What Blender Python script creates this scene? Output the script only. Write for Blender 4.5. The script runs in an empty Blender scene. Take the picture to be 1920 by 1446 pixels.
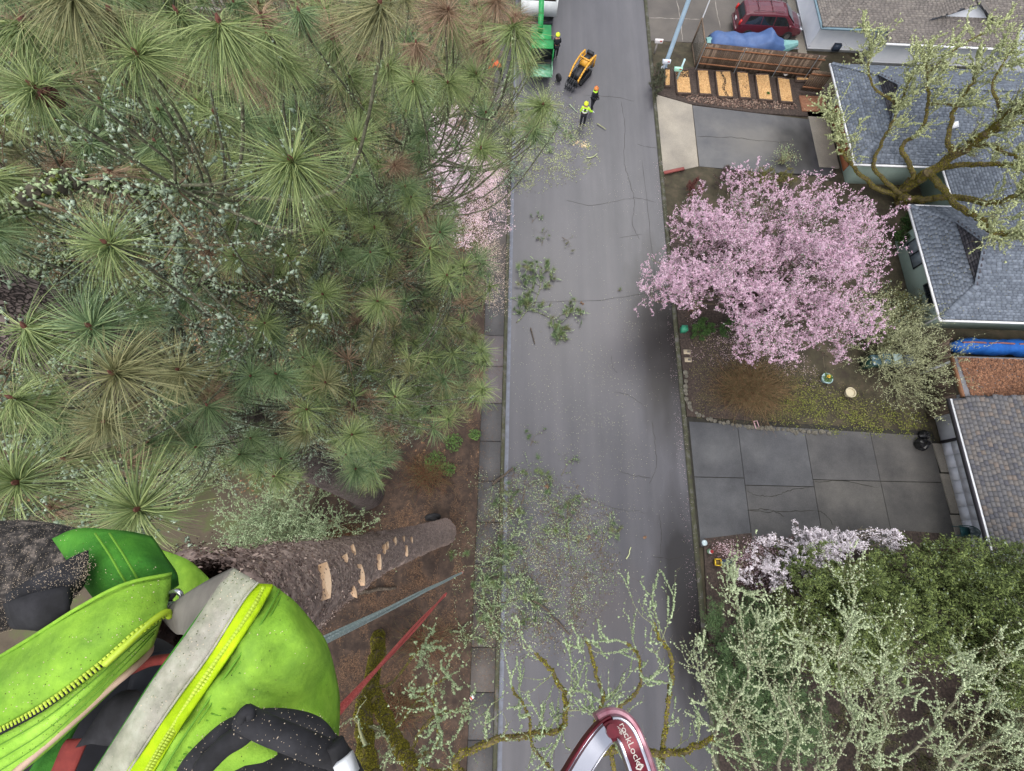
import bpy, math, random
import numpy as np
from mathutils import Vector
rng = np.random.default_rng(7)
random.seed(7)
# ---------------------------------------------------------------- camera, sky, sun, exposure
F, H = 900.0, 26.0                       # focal length in pixels of the 1920 px photograph, height above the street
SC = bpy.context.scene
_n = np.array([-30.0, -287.0, -F]); _n /= np.linalg.norm(_n)
_vp = np.array([50.0, 2615.0, -F])
_up = -_n
_Y = _vp - _vp.dot(_up) * _up; _Y /= np.linalg.norm(_Y)
_X = np.cross(_Y, _up)
R = np.array([_X, _Y, _up])
cam_d = bpy.data.cameras.new('camera')
cam = bpy.data.objects.new('camera', cam_d)
SC.collection.objects.link(cam)
from mathutils import Matrix
_m = Matrix([list(R[0]) + [0], list(R[1]) + [0], list(R[2]) + [H], [0, 0, 0, 1]])
cam.matrix_world = _m
cam_d.sensor_width = 36.0; cam_d.lens = 36.0 * F / 1920
cam_d.clip_start = 0.02; cam_d.clip_end = 1500
SC.camera = cam
world = bpy.data.worlds.new("World"); SC.world = world; world.use_nodes = True
nt = world.node_tree
sky = nt.nodes.new('ShaderNodeTexSky'); sky.sky_type = 'NISHITA'; sky.sun_disc = False
sky.sun_elevation = math.radians(58); sky.sun_rotation = math.radians(200)
sky.dust_density = 4.0; sky.air_density = 1.0; sky.ozone_density = 1.0
hs = nt.nodes.new('ShaderNodeHueSaturation'); hs.inputs['Saturation'].default_value = 0.42
nt.links.new(sky.outputs[0], hs.inputs['Color'])
nt.links.new(hs.outputs[0], nt.nodes['Background'].inputs[0])
nt.nodes['Background'].inputs[1].default_value = 0.15
sun_d = bpy.data.lights.new('sun', 'SUN'); sun_d.energy = 1.1; sun_d.angle = math.radians(25); sun_d.color = (1.0, 0.97, 0.92)
sun = bpy.data.objects.new('sun', sun_d); SC.collection.objects.link(sun)
sun.rotation_euler = (math.radians(32), 0, math.radians(160)); sun.location = (0, 0, 60)
SC.view_settings.view_transform = 'Standard'; SC.view_settings.look = 'None'
SC.view_settings.gamma = 1.0; SC.view_settings.use_curve_mapping = False
SC.view_settings.exposure = 0.85
SC.cycles.max_bounces = 5; SC.cycles.diffuse_bounces = 3; SC.cycles.transparent_max_bounces = 8

def G(px, py, z=0.0):
    """the place at height z that the surveyed photo point stands for"""
    d = R @ np.array([px - 960.0, 723.0 - py, -F]); t = (z - H) / d[2]
    return np.array([d[0] * t, d[1] * t, z])
def D(px, py, dep):
    """a place DEP metres deep in front of the lens"""
    d = R @ (np.array([px - 960.0, 723.0 - py, -F]) * (dep / F))
    return d + np.array([0, 0, H])
def DH(px, py, h):
    """a place h metres below the lens"""
    return G(px, py, H - h)

# ---------------------------------------------------------------- materials
def sr(*c):
    if len(c) == 1: c = c[0]
    return tuple(((v / 255) / 12.92 if v / 255 <= 0.04045 else ((v / 255 + 0.055) / 1.055) ** 2.4) for v in c)
MATS = {}
def mat(name, c1, c2=None, c3=None, scale=8.0, rough=0.8, bump=0.0, bscale=None, metal=0.0, island=False, det=6.0,
        lo=0.35, hi=0.65, spec=0.4, stretch=(1, 1, 1), coat=0.0, trans=0.0, islandmix=1.0):
    if name in MATS: return MATS[name]
    m = bpy.data.materials.new(name); m.use_nodes = True; MATS[name] = m
    n = m.node_tree; b = n.nodes['Principled BSDF']
    b.inputs['Roughness'].default_value = rough; b.inputs['Metallic'].default_value = metal
    b.inputs['Specular IOR Level'].default_value = spec
    if coat: b.inputs['Coat Weight'].default_value = coat; b.inputs['Coat Roughness'].default_value = 0.08
    c2 = c2 or c1
    tc = n.nodes.new('ShaderNodeTexCoord'); mp = n.nodes.new('ShaderNodeMapping'); mp.inputs['Scale'].default_value = stretch
    n.links.new(tc.outputs['Object'], mp.inputs[0])
    nz = n.nodes.new('ShaderNodeTexNoise'); nz.inputs['Scale'].default_value = scale; nz.inputs['Detail'].default_value = det
    nz.inputs['Roughness'].default_value = 0.65
    n.links.new(mp.outputs[0], nz.inputs[0])
    r = n.nodes.new('ShaderNodeValToRGB'); e = r.color_ramp.elements
    e[0].position = lo; e[1].position = hi; e[0].color = (*c1, 1); e[1].color = (*c2, 1)
    if c3 is not None:
        k = e.new((lo + hi) / 2); k.color = (*c3, 1)
    if island:
        g = n.nodes.new('ShaderNodeNewGeometry')
        if islandmix < 1.0:
            ma = n.nodes.new('ShaderNodeMath'); ma.operation = 'MULTIPLY_ADD'
            mx = n.nodes.new('ShaderNodeMath'); mx.operation = 'MULTIPLY'; mx.inputs[1].default_value = 1 - islandmix
            n.links.new(nz.outputs[0], mx.inputs[0])
            ma.inputs[1].default_value = islandmix
            n.links.new(g.outputs['Random Per Island'], ma.inputs[0]); n.links.new(mx.outputs[0], ma.inputs[2])
            n.links.new(ma.outputs[0], r.inputs[0])
        else:
            n.links.new(g.outputs['Random Per Island'], r.inputs[0])
            e[0].position = 0.0; e[-1].position = 1.0
            if c3 is not None: e[1].position = 0.5
    else:
        n.links.new(nz.outputs[0], r.inputs[0])
    n.links.new(r.outputs[0], b.inputs['Base Color'])
    if bump:
        n2 = n.nodes.new('ShaderNodeTexNoise'); n2.inputs['Scale'].default_value = bscale or scale * 3; n2.inputs['Detail'].default_value = 8
        n.links.new(mp.outputs[0], n2.inputs[0])
        bp = n.nodes.new('ShaderNodeBump'); bp.inputs['Strength'].default_value = min(1, bump * 6); bp.inputs['Distance'].default_value = bump
        n.links.new(n2.outputs[0], bp.inputs['Height']); n.links.new(bp.outputs[0], b.inputs['Normal'])
    if trans:
        b.inputs['Transmission Weight'].default_value = trans
    return m

# ---------------------------------------------------------------- mesh helpers
COL = SC.collection
def new_mesh(name, V, Fs, m=None, smooth=False):
    me = bpy.data.meshes.new(name)
    V = np.asarray(V, dtype=np.float32)
    if isinstance(Fs, np.ndarray):
        k = Fs.shape[1]; nf = len(Fs)
        me.vertices.add(len(V)); me.vertices.foreach_set('co', V.ravel())
        me.loops.add(nf * k); me.loops.foreach_set('vertex_index', Fs.astype(np.int32).ravel())
        me.polygons.add(nf); me.polygons.foreach_set('loop_start', np.arange(0, nf * k, k, dtype=np.int32))
        me.polygons.foreach_set('loop_total', np.full(nf, k, dtype=np.int32))
        me.update(calc_edges=True)
    else:
        me.from_pydata([tuple(map(float, v)) for v in V], [], Fs); me.update()
    if m is not None: me.materials.append(m)
    if smooth: me.polygons.foreach_set('use_smooth', np.ones(len(me.polygons), dtype=bool))
    return me
def link(name, me, parent=None):
    o = bpy.data.objects.new(name, me); COL.objects.link(o)
    if parent is not None: o.parent = parent
    return o
def rootloc(p):
    v = np.zeros(3)
    while p is not None:
        v += np.array(p.location); p = p.parent
    return v
def obj(name, VF, m, parent=None, smooth=False, local=False):
    """one mesh object; VF in world coordinates unless local"""
    V, Fs = VF
    V = np.asarray(V, dtype=float)
    if parent is not None and not local: V = V - rootloc(parent)
    return link(name, new_mesh(name, V, Fs, m, smooth), parent)
def tag(o, label=None, cat=None, group=None, kind=None):
    if label: o['label'] = label
    if cat: o['category'] = cat
    if group: o['group'] = group
    if kind: o['kind'] = kind
    return o
def thing(name, loc, label, cat, group=None, rz=0.0):
    o = bpy.data.objects.new(name, None); COL.objects.link(o); o.empty_display_size = 0.2
    o.location = tuple(map(float, loc)); o.rotation_euler = (0, 0, rz)
    return tag(o, label, cat, group)
def struct(name, VF, m, parent=None):
    o = obj(name, VF, m, parent)
    if parent is None: o['kind'] = 'structure'
    return o
def join(*parts):
    """join (V, F) pairs"""
    Vs, Fs, k = [], [], 0; arr = all(isinstance(f, np.ndarray) for v, f in parts) and len({f.shape[1] for v, f in parts}) == 1
    for v, f in parts:
        Vs.append(np.asarray(v, dtype=float))
        if arr: Fs.append(f + k)
        else: Fs += [tuple(int(i) + k for i in q) for q in f]
        k += len(v)
    return np.concatenate(Vs), (np.concatenate(Fs) if arr else Fs)
BOXF = np.array([[0, 3, 2, 1], [4, 5, 6, 7], [0, 1, 5, 4], [1, 2, 6, 5], [2, 3, 7, 6], [3, 0, 4, 7]])
def box(x0, x1, y0, y1, z0, z1):
    return np.array([[x0, y0, z0], [x1, y0, z0], [x1, y1, z0], [x0, y1, z0], [x0, y0, z1], [x1, y0, z1], [x1, y1, z1], [x0, y1, z1]], float), BOXF.copy()
def obox(c, sx, sy, sz, rz=0.0, rx=0.0, ry=0.0):
    V, f = box(-sx / 2, sx / 2, -sy / 2, sy / 2, -sz / 2, sz / 2)
    from mathutils import Euler
    M = np.array(Euler((rx, ry, rz)).to_matrix())
    return V @ M.T + np.asarray(c, float), f
def beam(p, q, w, h, up=(0, 0, 1)):
    """a rectangular bar from p to q"""
    p = np.asarray(p, float); q = np.asarray(q, float); d = q - p; d /= np.linalg.norm(d)
    s = np.cross(d, up)
    if np.linalg.norm(s) < 1e-4: s = np.cross(d, (1, 0, 0))
    s /= np.linalg.norm(s); u = np.cross(s, d)
    V = []
    for e in (p, q):
        for a, b in ((-1, -1), (1, -1), (1, 1), (-1, 1)): V.append(e + s * a * w / 2 + u * b * h / 2)
    return np.array(V), BOXF.copy()
def prism(poly, z0, z1):
    """vertical prism over a flat polygon (list of xy)"""
    n = len(poly)
    a = sum(poly[i][0] * poly[(i + 1) % n][1] - poly[(i + 1) % n][0] * poly[i][1] for i in range(n))
    if a < 0: poly = poly[::-1]
    V = [(p[0], p[1], z0) for p in poly] + [(p[0], p[1], z1) for p in poly]
    f = [tuple(range(n))[::-1], tuple(range(n, 2 * n))] + [(i, (i + 1) % n, n + (i + 1) % n, n + i) for i in range(n)]
    return np.array(V, float), f
def gp(pts, z=0.0): return [tuple(G(a, b, z)[:2]) for a, b in pts]
def frames(P):
    P = np.asarray(P, float); T = np.gradient(P, axis=0); T /= np.linalg.norm(T, axis=1)[:, None] + 1e-12
    u = np.cross(T[0], (0.13, 0.31, 0.94)); u /= np.linalg.norm(u); U = []
    for t in T:
        u = u - t * u.dot(t); u /= np.linalg.norm(u) + 1e-12; U.append(u.copy())
    U = np.array(U); return T, U, np.cross(T, U)
def tube(P, r, n=8, caps=True, lump=0.0, seed=0):
    P = np.asarray(P, float); k = len(P); r = np.broadcast_to(np.asarray(r, float), (k,)) if np.ndim(r) <= 1 else r
    T, U, W = frames(P); a = np.linspace(0, 2 * np.pi, n, endpoint=False)
    rr = r[:, None] * np.ones((1, n))
    if lump: rr = rr * (1 + lump * np.random.default_rng(seed).normal(size=(k, n)).clip(-2, 2))
    V = P[:, None] + rr[..., None] * (np.cos(a)[None, :, None] * U[:, None] + np.sin(a)[None, :, None] * W[:, None])
    V = V.reshape(-1, 3); f = []
    i = np.arange(k - 1)[:, None] * n; j = np.arange(n)[None]; j2 = (j + 1) % n
    q = np.stack([i + j, i + j2, i + n + j2, i + n + j], -1).reshape(-1, 4)
    if not caps: return V, q
    f = [tuple(x) for x in q.tolist()] + [tuple(range(n))[::-1], tuple(range((k - 1) * n, k * n))]
    return V, f
def smooth_path(P, n=6):
    """Catmull-Rom through rows of any width"""
    P = np.asarray(P, float); Q = np.vstack([2 * P[0] - P[1], P, 2 * P[-1] - P[-2]]); out = []
    for i in range(1, len(Q) - 2):
        for t in np.linspace(0, 1, n, endpoint=False):
            a, b, c, d = Q[i - 1], Q[i], Q[i + 1], Q[i + 2]
            out.append(0.5 * (2 * b + (c - a) * t + (2 * a - 5 * b + 4 * c - d) * t * t + (3 * b - a - 3 * c + d) * t ** 3))
    out.append(P[-1]); return np.array(out)
def segs(P0, P1, R0, R1, n=3):
    """many separate tapered segments at once"""
    P0 = np.asarray(P0, float); P1 = np.asarray(P1, float); R0 = np.asarray(R0, float); R1 = np.asarray(R1, float)
    d = P1 - P0; d /= np.linalg.norm(d, axis=1)[:, None] + 1e-9
    ref = np.where(np.abs(d[:, 2:3]) > 0.9, np.array([[1.0, 0, 0]]), np.array([[0, 0, 1.0]]))
    u = np.cross(d, ref); u /= np.linalg.norm(u, axis=1)[:, None] + 1e-9; w = np.cross(d, u)
    a = np.linspace(0, 2 * np.pi, n, endpoint=False)
    ring = np.cos(a)[None, :, None] * u[:, None] + np.sin(a)[None, :, None] * w[:, None]
    V = np.concatenate([P0[:, None] + ring * R0[:, None, None], P1[:, None] + ring * R1[:, None, None]], 1).reshape(-1, 3)
    b = np.arange(len(P0))[:, None, None] * 2 * n; j = np.arange(n); q = np.stack([j, (j + 1) % n, n + (j + 1) % n, n + j], -1)[None]
    return V, (b + q).reshape(-1, 4)
def rand_unit(n, g=rng):
    v = g.normal(size=(n, 3)); return v / np.linalg.norm(v, axis=1)[:, None]
def tetras(P, s, g=rng):
    """small crusty lumps"""
    n = len(P); s = np.broadcast_to(s, (n,))
    base = np.array([[1, 1, 1], [1, -1, -1], [-1, 1, -1], [-1, -1, 1]]) / 1.7
    V = base[None] * (0.6 + 0.8 * g.random((n, 4, 1))) + g.normal(size=(n, 4, 3)) * 0.25
    q = rand_unit(n, g); t = rand_unit(n, g)
    t = np.cross(q, t); t /= np.linalg.norm(t, axis=1)[:, None]; w = np.cross(q, t)
    M = np.stack([q, t, w], 1)
    V = np.einsum('nij,njk->nik', V, M) * s[:, None, None] + P[:, None]
    f = np.array([[0, 1, 2], [0, 3, 1], [0, 2, 3], [1, 3, 2]])
    return V.reshape(-1, 3), (np.arange(n)[:, None, None] * 4 + f[None]).reshape(-1, 3)
def leaves(P, s, N=None, g=rng, aspect=0.55, flat=0.6):
    """leaf- or petal-sized quads, folded along the middle"""
    n = len(P); s = np.broadcast_to(s, (n,))
    if N is None: N = rand_unit(n, g); N[:, 2] = np.abs(N[:, 2]) + flat
    N = N / np.linalg.norm(N, axis=1)[:, None]
    a = np.cross(N, rand_unit(n, g)); a /= np.linalg.norm(a, axis=1)[:, None] + 1e-9; b = np.cross(N, a)
    V = np.stack([P - a * s[:, None], P + b * s[:, None] * aspect + N * s[:, None] * .25, P + a * s[:, None], P - b * s[:, None] * aspect + N * s[:, None] * .25], 1)
    return V.reshape(-1, 3), np.arange(n * 4).reshape(-1, 4)
def inpoly(x, y, poly):
    p = np.asarray(poly, float); c = np.zeros(np.shape(x), bool); j = len(p) - 1
    for i in range(len(p)):
        xi, yi = p[i]; xj, yj = p[j]
        k = ((yi > y) != (yj > y)) & (x < (xj - xi) * (y - yi) / (yj - yi + 1e-12) + xi); c ^= k; j = i
    return c
def scat(poly, n, z=0.0, g=rng):
    """n random places inside a ground polygon"""
    p = np.asarray(poly, float); lo = p.min(0); hi = p.max(0); out = np.zeros((0, 2))
    while len(out) < n:
        q = lo + (hi - lo) * g.random((n * 2, 2)); out = np.vstack([out, q[inpoly(q[:, 0], q[:, 1], p)]])
    out = out[:n]; return np.column_stack([out, np.full(n, z)])
def lathe(prof, n=16, c=(0, 0, 0)):
    a = np.linspace(0, 2 * np.pi, n, endpoint=False); V = []
    for r_, z_ in prof:
        for t in a: V.append((c[0] + r_ * math.cos(t), c[1] + r_ * math.sin(t), c[2] + z_))
    k = len(prof); f = [(i * n + j, i * n + (j + 1) % n, (i + 1) * n + (j + 1) % n, (i + 1) * n + j) for i in range(k - 1) for j in range(n)]
    f += [tuple(range(n))[::-1], tuple(range((k - 1) * n, k * n))]
    return np.array(V), f
# ================================================================ the setting
M_ground = mat('garden_earth', sr(52, 45, 38), sr(80, 71, 58), sr(64, 60, 46), scale=1.3, rough=0.95, bump=0.03, bscale=14)
M_lawn = mat('rough_lawn', sr(74, 66, 54), sr(80, 88, 52), sr(84, 75, 62), scale=0.55, rough=0.95, bump=0.04, bscale=10, lo=0.38, hi=0.62)
M_duff = mat('needle_duff', sr(50, 40, 35), sr(80, 64, 54), sr(64, 52, 44), scale=3.0, rough=0.95, bump=0.03, bscale=30)
M_mulch = mat('bark_mulch', sr(46, 39, 36), sr(80, 68, 62), sr(62, 53, 48), scale=9.0, rough=0.95, bump=0.02, bscale=50)

def asphalt(name, c1, c2, stains=(), streak=True, rough=0.42):
    m = mat(name, c1, c2, scale=0.35, rough=rough, bump=0.004, bscale=60, lo=0.3, hi=0.7, stretch=(1, 0.35 if streak else 1, 1), det=10)
    n = m.node_tree; b = n.nodes['Principled BSDF']; cur = b.inputs['Base Color'].links[0].from_socket
    tc = n.nodes.new('ShaderNodeTexCoord')
    sp = n.nodes.new('ShaderNodeTexNoise'); sp.inputs['Scale'].default_value = 38; sp.inputs['Detail'].default_value = 3
    n.links.new(tc.outputs['Object'], sp.inputs[0])
    r = n.nodes.new('ShaderNodeValToRGB'); r.color_ramp.elements[0].position = 0.3; r.color_ramp.elements[1].position = 0.72
    r.color_ramp.elements[0].color = (0.78, 0.78, 0.78, 1); r.color_ramp.elements[1].color = (1.25, 1.25, 1.25, 1)
    n.links.new(sp.outputs[0], r.inputs[0])
    mx = n.nodes.new('ShaderNodeMix'); mx.data_type = 'RGBA'; mx.blend_type = 'MULTIPLY'; mx.inputs[0].default_value = 1
    n.links.new(cur, mx.inputs[6]); n.links.new(r.outputs[0], mx.inputs[7]); cur = mx.outputs[2]
    # long traffic streaks and old patches
    mp = n.nodes.new('ShaderNodeMapping'); mp.inputs['Scale'].default_value = (1.6, 0.06, 1) if streak else (0.5, 0.5, 1)
    n.links.new(tc.outputs['Object'], mp.inputs[0])
    s2 = n.nodes.new('ShaderNodeTexNoise'); s2.inputs['Scale'].default_value = 1.0; s2.inputs['Detail'].default_value = 5; n.links.new(mp.outputs[0], s2.inputs[0])
    r2 = n.nodes.new('ShaderNodeValToRGB'); r2.color_ramp.elements[0].position = 0.35; r2.color_ramp.elements[1].position = 0.68
    r2.color_ramp.elements[0].color = (0.87, 0.87, 0.89, 1); r2.color_ramp.elements[1].color = (1.13, 1.12, 1.1, 1)
    n.links.new(s2.outputs[0], r2.inputs[0])
    mx = n.nodes.new('ShaderNodeMix'); mx.data_type = 'RGBA'; mx.blend_type = 'MULTIPLY'; mx.inputs[0].default_value = 1
    n.links.new(cur, mx.inputs[6]); n.links.new(r2.outputs[0], mx.inputs[7]); cur = mx.outputs[2]
    for (x, y, rx, ry, col, amt) in stains:                        # damp and oily patches with a shape of their own
        mp = n.nodes.new('ShaderNodeMapping'); mp.vector_type = 'TEXTURE'
        mp.inputs['Location'].default_value = (x, y, 0); mp.inputs['Scale'].default_value = (rx, ry, 4)
        n.links.new(tc.outputs['Object'], mp.inputs[0])
        ad = n.nodes.new('ShaderNodeVectorMath'); ad.operation = 'ADD'
        nz = n.nodes.new('ShaderNodeTexNoise'); nz.inputs['Scale'].default_value = 2.5; n.links.new(mp.outputs[0], nz.inputs[0])
        sb = n.nodes.new('ShaderNodeVectorMath'); sb.operation = 'MULTIPLY_ADD'; sb.inputs[1].default_value = (0.7,) * 3; sb.inputs[2].default_value = (-0.35,) * 3
        n.links.new(nz.outputs['Color'], sb.inputs[0]); n.links.new(mp.outputs[0], ad.inputs[0]); n.links.new(sb.outputs[0], ad.inputs[1])
        g = n.nodes.new('ShaderNodeTexGradient'); g.gradient_type = 'SPHERICAL'; n.links.new(ad.outputs[0], g.inputs[0])
        ml = n.nodes.new('ShaderNodeMath'); ml.operation = 'MULTIPLY'; ml.inputs[1].default_value = amt; ml.use_clamp = True; n.links.new(g.outputs['Fac'], ml.inputs[0])
        mx = n.nodes.new('ShaderNodeMix'); mx.data_type = 'RGBA'; n.links.new(ml.outputs[0], mx.inputs[0]); n.links.new(cur, mx.inputs[6])
        mx.inputs[7].default_value = (*col, 1); cur = mx.outputs[2]
    n.links.new(cur, b.inputs['Base Color'])
    return m
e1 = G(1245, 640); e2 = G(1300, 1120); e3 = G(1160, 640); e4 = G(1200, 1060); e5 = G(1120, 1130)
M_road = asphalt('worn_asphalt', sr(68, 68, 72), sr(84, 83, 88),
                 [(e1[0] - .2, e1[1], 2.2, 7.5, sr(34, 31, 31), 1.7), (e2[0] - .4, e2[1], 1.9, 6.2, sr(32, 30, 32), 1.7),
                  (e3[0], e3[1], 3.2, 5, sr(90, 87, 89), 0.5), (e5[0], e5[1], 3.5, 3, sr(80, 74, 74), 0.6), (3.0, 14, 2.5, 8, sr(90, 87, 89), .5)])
M_drive = asphalt('driveway_asphalt', sr(58, 60, 66), sr(88, 87, 87), [(19.8, 26, 2.2, 3.4, sr(30, 29, 30), 1.6), (17, 26.5, 3, 2, sr(104, 100, 94), 0.7)], streak=False)
M_drive_n = asphalt('old_driveway_asphalt', sr(80, 76, 72), sr(96, 91, 86), streak=False, rough=0.8)
def concrete(name, a, b_): return asphalt(name, a, b_, streak=False, rough=0.75)
M_conc_dark = [concrete('damp_concrete_%s' % k, sr(*a), sr(*b_)) for k, a, b_ in (('blue', (56, 57, 60), (88, 89, 91)), ('grey', (56, 56, 57), (88, 87, 86)), ('brown', (55, 54, 54), (92, 90, 86)))]
M_walk = [concrete('walk_concrete_%s' % k, sr(*a), sr(*b_)) for k, a, b_ in (('mauve', (92, 86, 87), (106, 100, 100)), ('grey', (70, 69, 70), (88, 86, 85)), ('warm', (78, 73, 70), (96, 90, 85)))]
M_conc_light = concrete('pale_concrete', sr(126, 120, 110), sr(152, 146, 134))
M_curb = mat('mossy_curb', sr(60, 58, 54), sr(92, 90, 88), sr(66, 68, 48), scale=2.5, rough=0.9, bump=0.01)
M_gutter = mat('gutter_pan', sr(90, 93, 102), sr(112, 116, 128), scale=2.0, rough=0.6, bump=0.004)
M_seam = mat('dark_joint', sr(34, 33, 32), sr(52, 50, 42), scale=3, rough=0.95)

def sheet(x0, x1, y0, y1, z, nx=1, ny=1):
    X, Yy = np.meshgrid(np.linspace(x0, x1, nx + 1), np.linspace(y0, y1, ny + 1)); V = np.column_stack([X.ravel(), Yy.ravel(), np.full(X.size, z)])
    i = np.arange(ny)[:, None] * (nx + 1) + np.arange(nx)[None]; i = i.ravel()
    return V, np.stack([i, i + 1, i + nx + 2, i + nx + 1], 1)
struct('ground', sheet(-400, 400, -400, 400, -0.16), M_ground)
road = struct('road', sheet(0.55, 10.28, -45, 120, 0.0, 4, 60), M_road)
struct('gutter', sheet(0.34, 0.553, -45, 120, 0.004, 1, 60), M_gutter)
struct('kerb', join(box(0.14, 0.34, -45, 120, -0.15, 0.125)), M_curb)
struct('right_kerb', join(box(10.28, 10.5, -45, 120, -0.15, 0.11)), M_curb)
# bumpy left yard
def bumpy(x0, x1, y0, y1, z, nx, ny, amp, edge=True):
    V, f = sheet(x0, x1, y0, y1, z, nx, ny); g = np.random.default_rng(int(abs(x0 * 7 + y1)))
    h = g.normal(size=len(V)).reshape(ny + 1, nx + 1)
    for _ in range(2): h = (h + np.roll(h, 1, 0) + np.roll(h, 1, 1) + np.roll(h, -1, 0) + np.roll(h, -1, 1)) / 3.2
    V[:, 2] += amp * (h.ravel() - 0.3); return V, f
struct('lawn', bumpy(-70, -1.03, -40, 70, 0.03, 120, 160, 0.03), M_lawn)
struct('right_yard', bumpy(10.5, 90, -45, 70, 0.0, 120, 170, 0.03), M_ground)
# sidewalk of single slabs
walk = struct('sidewalk', sheet(-1.05, 0.14, -45, 70, 0.02, 1, 60), M_seam)
sy = [-12.6, -10.7, -8.8, -6.9, -5.0, -3.1, -1.2, 0.8, 2.9, 5.05, 7.2, 9.4, 11.3]
sy += [11.3 + 1.95 * k for k in range(1, 18)]
for i in range(len(sy) - 1):
    c = 0 if 7 < sy[i] < 11 else int(rng.choice([1, 1, 2]))
    if abs(sy[i] - 5.05) < .1: c = 1
    obj('slab', box(-1.02 + 0.01 * rng.random(), 0.12, sy[i] + 0.02, sy[i + 1] - 0.02, 0.0, 0.112 + 0.012 * rng.random()), M_walk[c], walk)
# cracks in the road
def crack(pts, parent, w=0.02, z=0.0, m=None):
    P = smooth_path([G(a, b)[:2] for a, b in pts], 7); P[1:-1] += rng.normal(0, 0.025, P[1:-1].shape)
    T = np.gradient(P, axis=0); T /= np.linalg.norm(T, axis=1)[:, None]; N = np.column_stack([-T[:, 1], T[:, 0]])
    ww = w * (0.5 + rng.random(len(P))); ww[0] = ww[-1] = 0.003
    V = np.vstack([np.column_stack([P + N * ww[:, None] / 2, np.full(len(P), z + .004)]), np.column_stack([P - N * ww[:, None] / 2, np.full(len(P), z + .004)])])
    k = len(P); i = np.arange(k - 1)
    return obj('crack', (V, np.stack([i + k, i + k + 1, i + 1, i], 1)), m or M_seam, parent)
for c in ([(975, 567), (1040, 566), (1130, 562), (1230, 548), (1300, 546)], [(1145, 665), (1150, 690), (1158, 700)], [(1222, 790), (1228, 829), (1231, 875), (1217, 908)],
          [(1160, 884), (1190, 892), (1222, 897)], [(1236, 965), (1240, 1000), (1239, 1040)], [(1150, 735), (1180, 742), (1205, 760)],
          [(1165, 190), (1172, 240), (1170, 300), (1182, 345), (1190, 380), (1186, 420), (1200, 450)], [(1090, 178), (1150, 182), (1190, 190)],
          [(1195, 270), (1210, 275), (1232, 278)], [(1010, 250), (1060, 240)], [(1290, 1040), (1260, 1048), (1220, 1044)], [(1060, 375), (1110, 385), (1190, 372), (1230, 380)],
          [(1100, 935), (1150, 952), (1215, 962)], [(1205, 440), (1160, 446)]):
    crack(c, road)
# tar seam along the lane
crack([(1204, 300), (1222, 470), (1243, 700)], road, 0.015)
# concrete driveway of big slabs, lower right
dw = struct('concrete_driveway', prism([(10.5, -0.1), (24.6, 0.0), (24.9, -9), (10.5, -9)][:0] or [(10.5, -.25), (25.4, -.25), (24.55, 6.25), (10.5, 6.72)], -0.1, 0.045), M_seam)
xs = [10.62, 13.36, 17.15, 20.9, 24.35]
def edge_n(x): return 6.45 - (x - 10.6) * 0.035
k = 0
for i in range(4):
    ysp = [-0.2, 3.38, None] if i in (0, 1, 2, 3) else [-0.2, None]
    if i == 1: ysp = [-0.2, 1.2, 4.0, None][0:1] + [3.0, None]
    for j in range(len(ysp) - 1):
        y0 = ysp[j] + 0.02; y1a = ysp[j + 1] - 0.02 if ysp[j + 1] else edge_n(xs[i]); y1b = ysp[j + 1] - 0.02 if ysp[j + 1] else edge_n(xs[i + 1])
        cx = (xs[i] + xs[i + 1]) / 2
        m_ = M_conc_dark[0 if i < 1 or (i == 1 and j) else (2 if i == 3 or (i == 2 and j == 0) else 1)]
        obj('slab', prism([(xs[i] + .014, y0), (xs[i + 1] - .014, y0), (xs[i + 1] - .014, y1b), (xs[i] + .014, y1a)], 0.0, 0.085 + .008 * rng.random()), m_, dw)
for c in ([(1398, 920), (1420, 930), (1450, 930), (1480, 920), (1518, 914)], [(1402, 955), (1440, 957), (1470, 968)], [(1530, 958), (1545, 965), (1560, 985)], [(1520, 905), (1575, 902), (1645, 915)], [(1398, 957), (1460, 960), (1530, 958)]):
    crack(c, dw, 0.03, 0.095)
# middle driveway
struct('concrete_apron', prism(gp([(1227, 178), (1297, 198), (1309, 313), (1243, 328)]), -0.1, 0.06), M_conc_light)
ap = struct('asphalt_driveway', prism(gp([(1298, 199), (1420, 214), (1540, 228), (1562, 330), (1430, 324), (1311, 313)]), -0.1, 0.055), M_drive)
crack([(1305, 257), (1370, 259), (1440, 266), (1500, 268)], ap, 0.025, 0.056)
struct('entry_path', prism([(21.3, 24.5), (22.7, 24.5), (22.7, 29.6), (21.3, 29.6)], -0.1, 0.07), M_conc_light)
# top driveway
dn = struct('upper_driveway', prism([(10.5, 35.6), (21.6, 35.6), (21.6, 60), (10.5, 60)], -0.1, 0.05), M_drive_n)
M_joint_pale = mat('pale_seam', sr(150, 144, 136), sr(128, 122, 116), scale=5, rough=0.9)
for c in ([(1215, 35), (1260, 36), (1312, 38)], [(1268, 0), (1276, 40), (1280, 80)], [(1340, 0), (1350, 55)], [(1340, -30), (1330, -80)]): crack(c, dn, 0.05, 0.052, M_joint_pale)
struct('house_footpath', prism([(21.6, 34.9), (22.25, 34.9), (22.25, 60), (21.6, 60)], -0.1, 0.07), M_conc_light)
# soil beds
struct('needle_bed', bumpy(-9.5, -1.04, -30, 14, 0.13, 50, 120, 0.03), M_duff)
struct('street_corner_bed', prism(gp([(1318, 1010), (1400, 1000), (1560, 985), (1760, 1000), (1900, 1120), (1900, 1446), (1340, 1446)]), -0.1, 0.09), M_mulch)
struct('planting_bed', prism([(10.55, 6.75), (14.3, 6.6), (15.0, 12), (14, 19), (10.55, 20)], -0.05, 0.085), M_mulch)
struct('garden_bed_ground', prism(gp([(1222, 130), (1300, 128), (1560, 160), (1550, 222), (1420, 213), (1298, 197), (1228, 177)]), -0.1, 0.07), M_mulch)

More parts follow.
